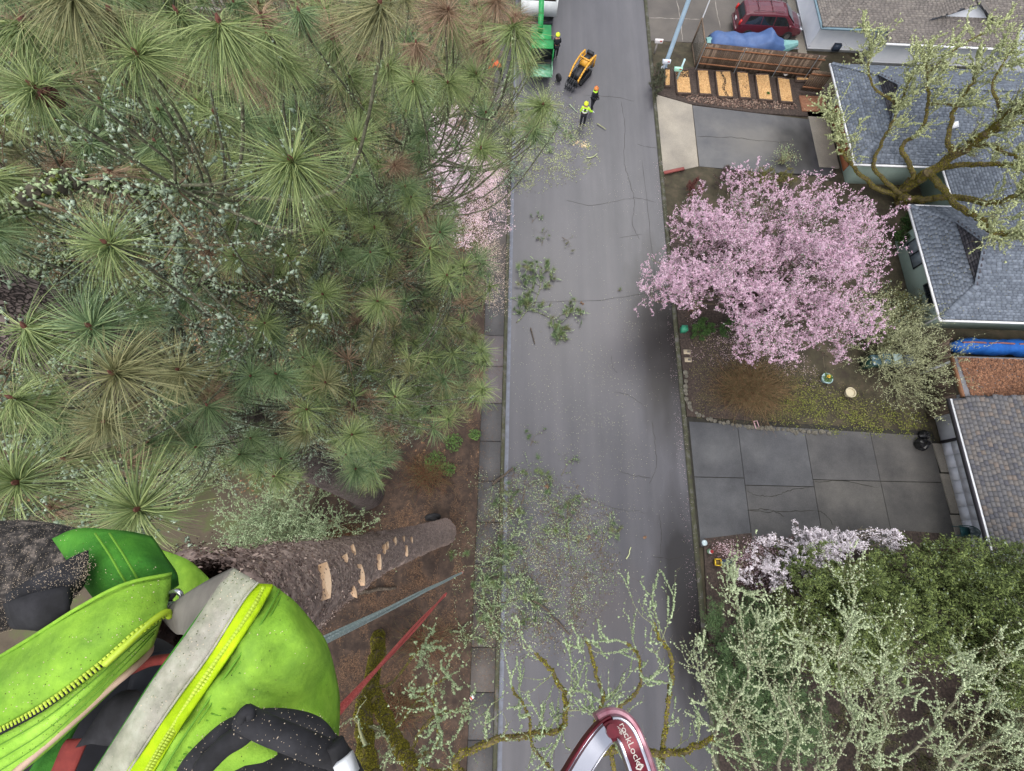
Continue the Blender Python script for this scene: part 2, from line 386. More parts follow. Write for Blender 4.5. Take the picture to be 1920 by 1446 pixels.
# ================================================================ buildings
M_mint = mat('mint_paint', sr(170, 192, 181), sr(182, 202, 192), scale=1.5, rough=0.8, bump=0.002)
M_white = mat('white_paint', sr(222, 226, 234), sr(232, 235, 241), scale=1.2, rough=0.75)
M_trim = mat('white_trim', sr(214, 216, 220), sr(228, 230, 232), scale=4, rough=0.5)
M_bluetrim = mat('blue_grey_gutter', sr(96, 120, 134), sr(112, 136, 148), scale=3, rough=0.5)
M_shgrey = mat('grey_shingle', sr(92, 99, 110), sr(118, 126, 138), sr(105, 113, 124), island=True, rough=0.9, bump=0.003, scale=12, bscale=80, islandmix=0.6, lo=.25, hi=.8)
M_shtan = mat('tan_shingle', sr(106, 101, 97), sr(126, 120, 114), sr(116, 110, 106), island=True, rough=0.9, bump=0.003, scale=12, bscale=80, islandmix=0.6, lo=.25, hi=.8)
def multi_shingle():
    m = mat('mixed_shingle', (1, 1, 1), (1, 1, 1), (1, 1, 1), island=True, rough=0.9, bump=0.003, scale=12, bscale=80)
    r = [n for n in m.node_tree.nodes if n.type == 'VALTORGB'][0].color_ramp; r.interpolation = 'CONSTANT'
    cols = [(0.0, (94, 94, 98)), (0.2, (106, 103, 102)), (0.36, (84, 84, 90)), (0.5, (106, 101, 98)), (0.64, (99, 98, 100)), (0.86, (112, 103, 97)), (0.92, (90, 89, 91))]
    while len(r.elements) < len(cols): r.elements.new(0.5)
    for e, (p, c) in zip(r.elements, cols): e.position = p; e.color = (*sr(*c), 1)
    return m
M_shmix = multi_shingle()
M_under = mat('roof_felt', sr(52, 54, 60), sr(66, 68, 74), scale=5, rough=0.95)

def shingle_face(poly, tabw=0.30, expo=0.15, g=rng, wjit=0.12):
    """overlapping tabs laid in courses on a sloping face; poly[0]->poly[1] is level (the eave)"""
    P = np.asarray(poly, float); u = P[1] - P[0]; u[2] = 0; u /= np.linalg.norm(u)
    nrm = np.zeros(3)
    for i in range(len(P)): nrm += np.cross(P[i], P[(i + 1) % len(P)])
    nrm /= np.linalg.norm(nrm); nrm = nrm if nrm[2] > 0 else -nrm
    v = np.cross(nrm, u); v = v if v[2] > 0 else -v
    q = np.column_stack([(P - P[0]) @ u, (P - P[0]) @ v]); lo, hi = q.min(0), q.max(0)
    U0, U1, V0, V1 = [], [], [], []
    nr = int((hi[1] - lo[1]) / expo) + 1
    for r in range(nr):
        y = lo[1] + r * expo; x = lo[0] - tabw * g.random(); us = []
        while x < hi[0]:
            w = tabw * (1 + wjit * (g.random() - 0.5) * 2); us.append((x, x + w)); x += w
        us = np.array(us); c = us.mean(1); ok = inpoly(c, np.full(len(c), y + expo * 0.5), q); us = us[ok]
        U0 += list(us[:, 0]); U1 += list(us[:, 1]); V0 += [y] * len(us); V1 += [y + expo * 1.25] * len(us)
    U0, U1, V0, V1 = map(np.array, (U0, U1, V0, V1)); n = len(U0); gap = 0.008
    lift = 0.014 + 0.008 * g.random(n); Vv = []
    for (uu, vv, hh) in ((U0 + gap, V0 - .01, 0), (U1 - gap, V0 - .01, 0), (U1 - gap, V1, 0), (U0 + gap, V1, 0), (U0 + gap, V0 - .01, 1), (U1 - gap, V0 - .01, 1), (U1 - gap, V1, .15), (U0 + gap, V1, .15)):
        Vv.append(P[0] + uu[:, None] * u + vv[:, None] * v + (0.003 + lift * hh)[:, None] * nrm)
    Vv = np.stack(Vv, 1).reshape(-1, 3); f = BOXF[1:]
    return Vv, (np.arange(n)[:, None, None] * 8 + f[None]).reshape(-1, 4)
def cap_line(p, q, step=0.22, w=0.28, up=(0, 0, 1)):
    """bent cap shingles along a ridge or hip"""
    p = np.asarray(p, float); q = np.asarray(q, float); L = np.linalg.norm(q - p); n = max(1, int(L / step)); out = []
    for i in range(n):
        a = p + (q - p) * i / n; b = p + (q - p) * (i + 1.12) / n; out.append(beam(a + [0, 0, 0.03], b + [0, 0, 0.018], w, 0.035))
    return join(*out)
def roof(parent, faces, caps, m, tabw=0.3, expo=0.15):
    rf = obj('roof', join(*[(np.vstack([np.asarray(p, float), np.asarray(p, float) - [0, 0, 0.12]]),
             [tuple(range(len(p))), tuple(range(len(p), 2 * len(p)))[::-1]] + [(i, len(p) + i, len(p) + (i + 1) % len(p), (i + 1) % len(p)) for i in range(len(p))]) for p in faces]), M_under, parent)
    sh = obj('shingle', join(*[shingle_face(p, tabw, expo) for p in faces]), m, rf); sh['kind'] = 'stuff'
    if caps: c = obj('ridge_cap', join(*[cap_line(a, b) for a, b in caps]), m, rf); c['kind'] = 'stuff'
    return rf
def siding(x0, y0, x1, y1, z0, z1, m, parent, out, expo=0.17, name='siding'):
    """lap boards on a straight wall; out = outward normal"""
    n = int((z1 - z0) / expo); o = np.array([*out, 0.0]); V, Fq = [], []
    a = np.array([x0, y0, 0.0]); b = np.array([x1, y1, 0.0]); k = 0
    for i in range(n):
        za = z0 + i * expo; zb = za + expo
        V += [a + o * .04 + [0, 0, za], b + o * .04 + [0, 0, za], b + o * .006 + [0, 0, zb], a + o * .006 + [0, 0, zb], a + [0, 0, za], b + [0, 0, za]]
        Fq += [(k, k + 1, k + 2, k + 3), (k + 4, k + 5, k + 1, k)]; k += 6
    s = obj(name, (np.array(V), Fq), m, parent); s['kind'] = 'stuff'; return s
def gutter(p, q, parent, m, w=0.11): return obj('gutter', beam(p, q, w, 0.1), m, parent)

# ---- green house
gh = thing('green_house', (25, 20, 0), 'pale mint house with two grey shingled hip roof wings beside the pink tree', 'house')
pit = 0.48; ze = 2.6
obj('wall', join(box(22.9, 34, 23.3, 30.0, 0, 2.62), box(25.3, 34, 12.75, 18.8, 0, 2.62), box(28, 40, 18.8, 23.3, 0, 2.62)), M_mint, gh)
def dutch(x0, y0, y1, x1, a):
    c = (y0 + y1) / 2; zr = ze + pit * (c - y0) + 0.0; s = y1 - a; t = y0 + a; zs = ze + pit * a
    N = (x0 + a, s, zs); S = (x0 + a, t, zs); A = (x0 + a + 0.12, c, zr)
    fS = [(x0, y0, ze), (x1, y0, ze), (x1, c, zr), A, S]
    fN = [(x1, y1, ze), (x0, y1, ze), N, A, (x1, c, zr)]
    fW = [(x0, y1, ze), (x0, y0, ze), S, N]
    gable = [N, S, A]
    return [fS, fN, fW], gable, [(( x0, y0, ze), S), ((x0, y1, ze), N), (S, A), (N, A), (A, (x1, c, zr))]
f1, g1, c1 = dutch(21.6, 22.55, 30.75, 40, 2.0)
f2, g2, c2 = dutch(24.3, 12.05, 19.5, 40, 1.65)
mid = [(27.15, 24.5, ze), (27.15, 15.5, ze), (36.2, 15.5, ze + 9.05 * 0.42), (36.2, 24.5, ze + 9.05 * 0.42)]
roof(gh, f1 + f2 + [mid], c1 + c2, M_shgrey)
M_gable = mat('gable_shingle', sr(60, 60, 66), sr(92, 90, 94), sr(74, 72, 78), island=True, rough=0.95)
for g_ in (g1, g2):
    gp_ = np.array([g_[0], g_[1], g_[2]]); rows = []
    zs, zr = g_[0][2], g_[2][2]; nrow = int((zr - zs) / 0.13)
    for i in range(nrow):
        t0 = i / nrow; half = (g_[0][1] - g_[1][1]) / 2 * (1 - t0); c_ = (g_[0][1] + g_[1][1]) / 2; zz = zs + (zr - zs) * t0; xx = g_[0][0] + .12 * t0
        y = c_ - half
        while y < c_ + half - .05:
            w = min(0.28, c_ + half - y); rows.append(box(xx - .035, xx + .02, y + .006, y + w - .006, zz, zz + .13)); y += w
    s_ = obj('gable_shingle', join(*rows), M_gable, gh); s_['kind'] = 'stuff'
for p, q in (((21.55, 22.5, 2.52), (21.55, 30.8, 2.52)), ((21.5, 22.48, 2.52), (27.2, 22.48, 2.52)), ((24.25, 12.0, 2.52), (24.25, 19.55, 2.52)), ((24.2, 11.97, 2.52), (40, 11.97, 2.52)),
             ((24.3, 19.57, 2.52), (27.2, 19.57, 2.52)), ((27.1, 19.6, 2.52), (27.1, 22.45, 2.52))): gutter(p, q, gh, M_trim)
obj('garage_door', join(*[box(22.86, 22.9, 24.2, 29.2, 0.08 + k * .52, 0.58 + k * .52) for k in range(4)]), mat('orange_wood', sr(150, 92, 62), sr(170, 108, 74), scale=2, rough=.6, stretch=(1, 6, 1)), gh)
M_glass = mat('window_glass', sr(36, 42, 48), sr(60, 68, 76), scale=1.5, rough=0.08, spec=0.8)
M_glassl = mat('curtained_glass', sr(128, 142, 156), sr(168, 180, 190), scale=1.5, rough=0.15, spec=0.6)
M_frame_d = mat('dark_frame', sr(52, 58, 64), rough=0.5)
def window(x, y0, y1, z0, z1, parent, glass, label=None, fr=M_frame_d):
    w = obj('window', join(box(x - .05, x, y0, y1, z0, z0 + .07), box(x - .05, x, y0, y1, z1 - .07, z1), box(x - .05, x, y0, y0 + .07, z0, z1), box(x - .05, x, y1 - .07, y1, z0, z1),
            box(x - .05, x, (y0 + y1) / 2 - .035, (y0 + y1) / 2 + .035, z0, z1)), fr, parent)
    if label: w['label'] = label
    m_ = (y0 + y1) / 2
    obj('pane', box(x - .03, x - .012, y0 + .07, m_ - .035, z0 + .07, z1 - .07), glass, w); obj('pane', box(x - .03, x - .012, m_ + .035, y1 - .07, z0 + .07, z1 - .07), glass, w)
    return w
window(25.3, 16.3, 18.1, 0.75, 1.95, gh, M_glassl, 'dark framed window with pale curtains')
window(25.3, 13.6, 15.0, 1.1, 2.1, gh, M_glass)
obj('downpipe', join(beam((24.6, 12.1, 2.5), (25.2, 12.7, 2.2), .08, .06), beam((25.2, 12.68, 2.2), (25.2, 12.68, .1), .08, .06)), M_trim, gh)
obj('vent_pipe', tube([(28.1, 26.2, 4.3), (28.1, 26.2, 4.85)], .06, 8), M_frame_d, gh)
obj('skylight', obox((27.3, 24.6, 3.75), .5, .35, .12, 0.3, .44), M_trim, gh)

# ---- white house at the top
wh = thing('white_house', (24, 38, 0), 'white clapboard house under a tan shingled hip roof, behind the red minivan', 'house')
obj('wall', join(box(22.3, 40, 35.35, 46, 0, 2.62), box(26.6, 40, 34.25, 35.35, 0, 2.62)), M_white, wh)
siding(22.3, 46, 22.3, 35.35, .2, 2.6, M_white, wh, (-1, 0)); siding(22.3, 35.35, 26.6, 35.35, .2, 2.6, M_white, wh, (0, -1)); siding(26.6, 34.25, 40, 34.25, .2, 2.6, M_white, wh, (0, -1))
zw = 2.62; x0, y0, y1 = 21.65, 34.15, 47.0; c_ = (y0 + y1) / 2; zr = zw + .42 * (c_ - y0); hx = x0 + (c_ - y0)
wf = [[(x0, y0, zw), (45, y0, zw), (45, c_, zr), (hx, c_, zr)], [(45, y1, zw), (x0, y1, zw), (hx, c_, zr), (45, c_, zr)], [(x0, y1, zw), (x0, y0, zw), (hx, c_, zr)],
      [(26.2, 33.3, zw - .28), (45, 33.3, zw - .28), (45, 34.3, zw + .07), (26.2, 34.3, zw + .07)]]
# gable dormer
dA = np.array([30.2, 36.6]); dx0, dx1, dy = 29.3, 33.6, 35.1; zb = zw + .42 * (dy - y0); zt = zb + 1.05; dc = (dx0 + dx1) / 2
yb = y0 + (zt - zw) / .42
wf += [[(dx0 - .3, yb - 2, zb - .12), (dx0 - .3, dy - .3, zb - .12), (dc, dy - .3, zt + .05), (dc, yb, zt + .05)], [(dx1 + .3, dy - .3, zb - .12), (dx1 + .3, yb - 2, zb - .12), (dc, yb, zt + .05), (dc, dy - .3, zt + .05)]]
roof(wh, wf, [((x0, y0, zw), (hx, c_, zr)), ((hx, c_, zr), (45, c_, zr)), ((dc, dy - .3, zt + .05), (dc, yb, zt + .05))], M_shtan)
obj('dormer_wall', (np.array([(dx0, dy, zb - .3), (dx1, dy, zb - .3), (dc, dy, zt), (dx0, dy + .1, zb - .3), (dx1, dy + .1, zb - .3), (dc, dy + .1, zt)]), [(0, 1, 2), (5, 4, 3), (0, 3, 4, 1), (1, 4, 5, 2), (2, 5, 3, 0)]), M_white, wh)
gutter((x0 - .06, y0 - .1, zw - .07), (x0 - .06, 47, zw - .07), wh, M_bluetrim, .16); gutter((x0 - .1, y0 - .07, zw - .07), (26.2, y0 - .07, zw - .07), wh, M_bluetrim, .16); gutter((26.1, 33.22, zw - .34), (45, 33.22, zw - .34), wh, M_trim, .14)
obj('side_wall', box(35.4, 45, 30.9, 34.2, 0, 4.6), M_white, wh); siding(35.4, 34.2, 35.4, 30.9, .2, 4.6, M_white, wh, (-1, 0)); siding(35.4, 30.9, 45, 30.9, .2, 4.6, M_white, wh, (0, -1))
obj('electric_box', box(24.0, 24.5, 35.05, 35.32, .25, .7), mat('navy_box', sr(48, 60, 78), rough=.5), wh)

# ---- garage lower right
gr = thing('white_garage', (24.6, 3, 0), 'white garage with a brown and grey mottled shingle roof beside the concrete driveway', 'garage')
obj('wall', join(box(24.95, 40, -14, 7.0, 0, 2.36)), M_trim, gr)
zg = 2.36
roof(gr, [[(23.93, 7.5, zg), (23.93, -16, zg), (31, -16, zg + 7.3 * .33), (31, 7.5, zg + 7.3 * .33)]], [], M_shmix, 0.26, 0.19)
gutter((23.86, 7.5, 2.29), (23.86, -16, 2.29), gr, M_trim, .13)
M_darktrim = mat('dark_trim', sr(64, 62, 68), rough=.5)
obj('fascia', beam((23.77, 7.52, 2.25), (23.77, -16, 2.25), .05, .2), M_darktrim, gr)
M_door = mat('garage_door_white', sr(222, 224, 234), sr(232, 234, 242), scale=1, rough=.45)
gd = obj('garage_door', box(24.87, 24.93, 0.0, 5.55, 0.1, 2.35), M_door, gr)
for i in range(8):
    y = 0.02 + i * .69
    obj('panel', join(*[box(24.845, 24.868, y + .012, y + .678, .11 + k * .56, .66 + k * .56) for k in range(4)]), M_door, gd)
obj('door_frame', join(box(24.82, 24.95, 5.56, 5.7, .1, 2.45), box(24.82, 24.95, -.15, -.02, .1, 2.45), box(24.82, 24.95, -.02, 5.56, 2.36, 2.42)), M_darktrim, gr)
obj('side_panel', box(24.86, 24.945, 5.71, 6.95, .1, 2.45), M_door, gr); obj('lower_panel', box(24.86, 24.945, -6.5, -.2, .1, 2.45), M_door, gr)
obj('corner_board', beam((24.88, 7.02, 0.1), (24.88, 7.02, 2.5), .14, .14), M_trim, gr)
obj('wall_lamp', join(tube([(24.8, 6.6, 2.0), (24.66, 6.6, 2.02)], .05, 8), lathe([(0.03, -.1), (.08, -.04), (.08, .06), (.03, .1)], 10, (24.62, 6.6, 2.0))), M_trim, gr)
for a, b_ in ((3.95, 5.55), (1.75, 3.87), (-.2, 1.67)):
    struct('threshold_slab', prism([(24.38 + (.02 * a), a), (24.86, a), (24.86, b_), (24.38 - .05, b_)], 0, .12), M_conc_light)
# ---- carport roof under leaves
cp = thing('carport', (26, 9, 0), 'flat carport roof covered with fallen brown leaves, behind the garage', 'carport')
cz = 2.45
obj('roof', box(24.55, 40, 7.62, 9.9, cz - .08, cz), mat('grey_roll_roofing', sr(112, 112, 118), sr(130, 130, 134), scale=3, rough=.9), cp)
obj('fascia', box(24.46, 24.545, 7.62, 9.9, cz - .2, cz + .01), mat('redwood_board', sr(112, 78, 56), sr(136, 98, 72), scale=3, rough=.8), cp)
for x in (24.8, 29): 
    for y in (7.8, 9.75): obj('post', box(x - .06, x + .06, y - .06, y + .06, 0, cz - .08), M_white, cp)
P = scat([(24.85, 7.7), (40, 7.7), (40, 9.8), (24.7, 9.8)], 26000, cz + .012); P[:, 2] += rng.random(len(P)) * .03
lv = obj('fallen_leaves', leaves(P, rng.uniform(.035, .075, len(P)), flat=1.5), mat('brown_leaves', sr(96, 68, 52), sr(158, 116, 88), sr(120, 84, 64), island=True, rough=.9), cp); lv['kind'] = 'stuff'

# ---- fences
M_fw = mat('weathered_board', sr(84, 70, 58), sr(124, 106, 90), sr(100, 84, 70), island=True, rough=.9, scale=3, bump=.003, islandmix=.7, stretch=(1, 1, .3))
M_rail = mat('rusty_rail_wood', sr(122, 84, 60), sr(146, 104, 76), scale=5, rough=.85)
M_steel = mat('galvanised_steel', sr(150, 154, 158), sr(172, 176, 180), scale=6, rough=.4, metal=.6)
def board_fence(name, p, q, h, loc_label, cat, rails, bw=.14, side=1, m=M_fw, posts=None, steel=True):
    p = np.array(p, float); q = np.array(q, float); L = np.linalg.norm(q - p); d = (q - p) / L; nn = np.array([-d[1], d[0]]) * side
    t = thing(name, (*p, 0), loc_label, cat); out = []; n = int(L / bw)
    for i in range(n):
        a = p + d * (i * bw + .008); b_ = p + d * ((i + 1) * bw - .008); hh = h + rng.uniform(-.025, .025)
        c = (a + b_) / 2 + nn * rng.uniform(-.006, .006)
        out.append(obox((*c, hh / 2 + .05), bw - .014, .022, hh, math.atan2(d[1], d[0])))
    b = obj('board', join(*out), m, t); b['kind'] = 'stuff'
    for z in rails: obj('rail', beam((*(p - nn * .04), z), (*(q - nn * .04), z), .045, .09), M_rail, t)
    for s_ in (posts or []):
        c = p + d * s_ * L - nn * .11; obj('post', tube([(*c, 0), (*c, h + .12)], .032 if steel else .05, 8), M_steel if steel else M_fw, t)
    return t
bf = board_fence('board_fence', (13.62, 33.05), (22.1, 32.35), 1.8, 'long brown board fence with metal posts behind the woodchip beds', 'fence', (.45, .95, 1.62), side=1, posts=(.003, .33, .66, .93))
obj('top_plank', beam((13.62, 33.1, 1.83), (22.1, 32.4, 1.83), .11, .04), mat('dark_board', sr(66, 52, 46), sr(88, 70, 60), scale=4, rough=.9), bf)
lf = thing('lattice_fence', (13.6, 33.1, 0), 'short grey lattice fence panel facing the street at the end of the board fence', 'fence')
lat = []
for k in range(-14, 24):
    for s_ in (1, -1):
        y0_, z0_, y1_, z1_ = None, None, None, None
        pts = []
        for t_ in np.linspace(-3, 5, 161):
            y = k * .16 + t_; z = t_ if s_ > 0 else 2.0 - t_
            if 0 <= y <= 2.3 and .1 <= z <= 1.85: pts.append((y, z))
        if len(pts) > 2: lat.append(beam((13.6 + .012 * s_, 33.1 + pts[0][0], pts[0][1]), (13.6 + .012 * s_, 33.1 + pts[-1][0], pts[-1][1]), .035, .012, (1, 0, 0)))
s_ = obj('lattice', join(*lat), mat('grey_lattice', sr(104, 98, 90), sr(126, 120, 112), scale=4, rough=.9), lf); s_['kind'] = 'stuff'
for y in (33.12, 35.4): obj('post', box(13.55, 13.65, y - .05, y + .05, 0, 1.95), M_fw, lf)
for z in (.1, 1.87): obj('rail', box(13.56, 13.64, 33.17, 35.35, z - .04, z + .04), M_fw, lf)
rf_ = board_fence('tall_board_fence', (24.42, 6.95), (25.02, 11.2), 1.95, 'tall weathered plank fence between the mossy yard and the leaf covered carport', 'fence', (.4, 1.6), side=1, posts=(.02, .5, .98), steel=False,
                  m=mat('dark_weathered_board', sr(76, 64, 54), sr(116, 100, 88), sr(92, 78, 68), island=True, rough=.9, scale=3, islandmix=.75, stretch=(1, 1, .2)))
wd = thing('wooden_gate', (21.2, 30.5, 0), 'small brown plank gate leaning frame between the fence end and the green house', 'gate')
for i in range(9): obj('plank', obox((21.1 + i * .15, 31.2 - i * .02, .95), .13, .03, 1.5 + .03 * (i % 3)), M_fw, wd)
obj('rail', beam((21.0, 31.14, 1.5), (22.4, 31.0, 1.5), .06, .1), M_rail, wd); obj('rail', beam((21.0, 31.14, .5), (22.4, 31.0, .5), .06, .1), M_rail, wd)
dk = thing('wooden_step_deck', (21.5, 29.8, 0), 'low red-brown wooden deck beside the last woodchip bed', 'deck')
for i in range(9): obj('plank', box(20.9, 22.7, 29.35 + i * .155, 29.49 + i * .155, .02, .16), mat('deck_wood', sr(132, 90, 66), sr(150, 106, 80), scale=3, rough=.7, stretch=(.3, 3, 1)), dk)

def roof_flecks(parent, faces, n, m, size):
    for F_ in faces:
        P = np.asarray(F_, float); nn = np.zeros(3)
        for i in range(len(P)): nn += np.cross(P[i], P[(i + 1) % len(P)])
        nn /= np.linalg.norm(nn); Q = scat(P[:, :2], n); Q[:, 2] = P[0, 2] - ((Q[:, :2] - P[0, :2]) @ nn[:2]) / nn[2] + .03
        o = obj('roof_debris', leaves(Q, rng.uniform(.4, 1.3, n) * size), m, parent); o['kind'] = 'stuff'
M_rf = mat('roof_debris', sr(74, 70, 54), sr(176, 172, 140), sr(108, 104, 78), island=True, rough=.95)
roof_flecks(gh, [f1[0], f2[0], f1[2], f2[2], mid], 420, M_rf, .03); roof_flecks(gr, [[(23.93, 7.5, zg), (23.93, -8, zg), (31, -8, zg + 7.3 * .33), (31, 7.5, zg + 7.3 * .33)]], 700, M_rf, .022)
# ================================================================ beds and things in the right-hand yards
M_oldwood = mat('dark_sleeper', sr(62, 50, 46), sr(88, 74, 66), scale=5, rough=.9, bump=.004, stretch=(1, .3, 1))
M_chipsoil = mat('fresh_chips_base', sr(176, 138, 90), sr(196, 158, 108), scale=20, rough=.9)
M_chips = mat('fresh_woodchips', sr(168, 124, 76), sr(232, 200, 150), sr(208, 168, 114), island=True, rough=.85)
BEDS = [([(1247, 129), (1257, 129), (1257, 161), (1247, 161)], 'narrow woodchip bed half hidden by the dark shrub next to the road'),
        ([(1266, 131), (1292, 131), (1297, 175), (1270, 174)], 'woodchip bed with dark soil spilled on its upper end, under the mint mailbox'),
        ([(1307, 131), (1328, 131), (1335, 177), (1312, 176)], 'woodchip bed beside the corner post of the lattice fence'),
        ([(1341, 133), (1370, 133), (1376, 182), (1347, 181)], 'woodchip bed with a dark crack of soil down its middle'),
        ([(1381, 134), (1403, 136), (1409, 184), (1388, 183)], 'woodchip bed dotted with small dark holes'),
        ([(1416, 139), (1442, 139), (1450, 188), (1423, 186)], 'woodchip bed with one green sprout near its lower edge'),
        ([(1457, 144), (1481, 148), (1488, 192), (1464, 190)], 'woodchip bed at the house end beside the small grey paver'),
        ([(1493, 144), (1530, 145), (1526, 151), (1493, 151)], 'short woodchip bed lying crosswise below the fence end')]
bits = []
for k, (q, lab) in enumerate(BEDS):
    c = np.array(gp(q, .24)); ctr = c.mean(0)
    t = thing('raised_bed', (*ctr, 0), lab, 'raised bed', 'woodchip filled raised beds along the fence')
    for i in range(4):
        a, b_ = c[i], c[(i + 1) % 4]; obj('side_board', beam((*a, .15), (*b_, .15), .06, .24), M_oldwood, t)
    obj('fill', prism([tuple(p) for p in c], .02, .19), M_chipsoil, t)
    a = np.linalg.norm(np.cross(c[1] - c[0], c[3] - c[0])); n = int(a * 1500)
    P = scat(c, n, .20)
    if k == 1: P = P[~((P[:, 1] > ctr[1] + .45) & (rng.random(len(P)) < .8))]
    if k == 3: P = P[~((np.abs(P[:, 0] - ctr[0] - .1 * np.sin(P[:, 1] * 4)) < .09))]
    if k == 4:
        for _ in range(16): h_ = ctr + rng.uniform(-.5, .5, 2) * [.6, 1.1]; P = P[np.hypot(P[:, 0] - h_[0], P[:, 1] - h_[1]) > .06]
    o = obj('woodchips', leaves(P, rng.uniform(.02, .045, len(P)), flat=1.2), M_chips, t); o['kind'] = 'stuff'
    d = scat(c, 26, .215); bits.append(d)
    if k in (1, 3, 4):
        ds = scat(c, 1500, .196); keep = (ds[:, 1] > ctr[1] + .45) if k == 1 else (np.abs(ds[:, 0] - ctr[0] - .1 * np.sin(ds[:, 1] * 4)) < .1) if k == 3 else rng.random(len(ds)) < .12
        o = obj('soil', tetras(ds[keep], .035), M_duff, t); o['kind'] = 'stuff'
M_green = mat('fresh_leaf', sr(58, 84, 38), sr(96, 124, 58), sr(76, 104, 48), island=True, rough=.7)
def plantlet(px, py, r, n, label, m=None, z=0.1, name='small_plant', leaf=.05, hgt=.6):
    c = G(px, py, z); v = rand_unit(n); v[:, 2] = np.abs(v[:, 2]) * hgt; P = c + v * r * rng.random((n, 1)) ** .4
    t = thing(name, c, label, 'plant'); o = obj('leaves', leaves(P, rng.uniform(leaf * .6, leaf * 1.2, n)), m or M_green, t); o['kind'] = 'stuff'; return t
plantlet(1440, 175, .12, 60, 'single green sprout in the sixth woodchip bed', z=.22)
g_ = np.random.default_rng(3)
st = []; P = scat(gp([(1266, 176), (1490, 196), (1494, 207), (1380, 205), (1290, 192)]), 900, .09); 
o = obj('garden_gravel', tetras(P, rng.uniform(.03, .09, len(P))), mat('mixed_gravel', sr(96, 78, 70), sr(164, 144, 128), sr(120, 96, 86), island=True, rough=.9)); o['kind'] = 'stuff'

M_mailw = mat('white_enamel', sr(196, 204, 218), sr(212, 218, 228), scale=4, rough=.35)
M_mailm = mat('mint_enamel', sr(150, 204, 182), sr(164, 214, 192), scale=4, rough=.4)
M_postw = mat('grey_post_wood', sr(140, 134, 130), sr(164, 158, 154), scale=6, rough=.8)
def mailbox(x, y, m, label, rz=0, post=1.0, ptop=None, px_=0.0, mp=M_postw):
    t = thing('mailbox', (x, y, 0), label, 'mailbox', 'mailboxes at the kerb', rz)
    prof = [(-.1, 0)] + [(-.1 * math.cos(a), .14 + .1 * math.sin(a)) for a in np.linspace(0, math.pi, 7)] + [(.1, 0)]
    n = len(prof); V = [(sx, p, post + z) for sx in (-.27, .27) for p, z in prof]
    f = [tuple(range(n)), tuple(range(n, 2 * n))[::-1]] + [(i + n, (i + 1) % n + n, (i + 1) % n, i) for i in range(n)]
    obj('box', (np.array(V), f), m, t, local=True); obj('door', box(-.285, -.272, -.09, .09, post + .01, post + .22), m, t, local=True)
    obj('post', box(px_ - .05, px_ + .05, .12, .22, 0, ptop or post), mp, t, local=True)
    obj('arm', box(-.2, .25, -.05, .2, post - .06, post - .005), mp, t, local=True)
    obj('flag', box(.05, .2, -.125, -.11, post + .12, post + .2), mat('red_flag', sr(168, 60, 50), rough=.5), t, local=True)
mailbox(10.68, 34.15, mat('cream_enamel', sr(196, 190, 190), sr(210, 206, 206), rough=.4), 'small cream mailbox with a faded red side, farthest of the three mailboxes')
mailbox(11.05, 32.15, M_mailw, 'white rounded mailbox at the foot of the tall pale blue pole', mp=M_mailw, post=1.05)
mailbox(11.85, 31.55, M_mailm, 'mint green mailbox on a tall pale post beside the woodchip bed', ptop=1.7, post=1.0, px_=.25, mp=mat('pale_aqua_post', sr(176, 206, 212), sr(190, 216, 220), rough=.5))
t = thing('utility_pole', (11.3, 32.85, 0), 'tall pale blue pole rising out of the frame behind the white mailbox', 'pole')
obj('shaft', tube([(11.3, 32.85, 0), (11.3, 32.85, 5), (11.32, 32.85, 11)], [.15, .14, .12], 14), mat('pale_blue_paint', sr(150, 176, 198), sr(172, 196, 214), scale=2, rough=.5), t)
obj('base_plate', lathe([(.24, 0), (.24, .05), (.17, .06)], 14, (11.3, 32.85, 0.05)), M_steel, t)
t = thing('guy_rod', (14.5, 37.7, 0), 'thin white rod with a clamp standing on the upper driveway', 'rod')
obj('rod', tube([(14.5, 37.7, 0), (14.5, 37.75, 5.5)], .045, 8), M_trim, t); obj('clamp', lathe([(.07, 0), (.07, .1)], 8, (14.5, 37.72, 1.9)), M_steel, t)

# ---- minivan
M_red = mat('maroon_car_paint', sr(84, 34, 44), sr(94, 40, 50), scale=1, rough=.25, coat=.8)
M_black = mat('black_rubber', sr(26, 26, 28), sr(38, 38, 40), scale=20, rough=.8)
M_chrome = mat('bright_metal', sr(180, 182, 186), rough=.25, metal=.9)
van = thing('minivan', (16.75, 37.15, .05), 'dark red minivan parked on the upper driveway beside the blue tarp', 'car')
def lofted(st, mirror=True):
    V, f = [], []; n = len(st[0][1])
    for x, pr in st:
        V += [(x, -p[0], p[1]) for p in pr] + [(x, p[0], p[1]) for p in pr[::-1]]
    m_ = 2 * n
    for i in range(len(st) - 1):
        for j in range(m_): f.append((i * m_ + j, i * m_ + (j + 1) % m_, (i + 1) * m_ + (j + 1) % m_, (i + 1) * m_ + j))
    f += [tuple(range(m_))[::-1], tuple(range((len(st) - 1) * m_, len(st) * m_))]
    return np.array(V, float), f
cs = [(0.0, .78, .42, .80, .90, .74, .95), (.06, .86, .34, .92, 1.0, .78, 1.06), (.30, .93, .30, .95, 1.04, .72, 1.66), (.5, .94, .28, .96, 1.04, .72, 1.72), (2.4, .95, .27, .97, 1.02, .72, 1.76), (3.1, .95, .27, .96, 1.0, .70, 1.72), (3.35, .95, .27, .96, 1.0, .69, 1.66),
      (4.15, .94, .28, .94, .98, .80, 1.08), (4.6, .90, .30, .90, .86, .74, .94), (4.88, .82, .34, .82, .70, .66, .76), (4.98, .70, .38, .70, .60, .56, .64)]
st = [(x, [(w0 * .96, z0), (w0, z0 + .18), (w1, zb), (wr + (w1 - wr) * .12, zr - .06), (wr * .8, zr), (0.02, zr + .03)]) for x, w0, z0, w1, zb, wr, zr in cs]
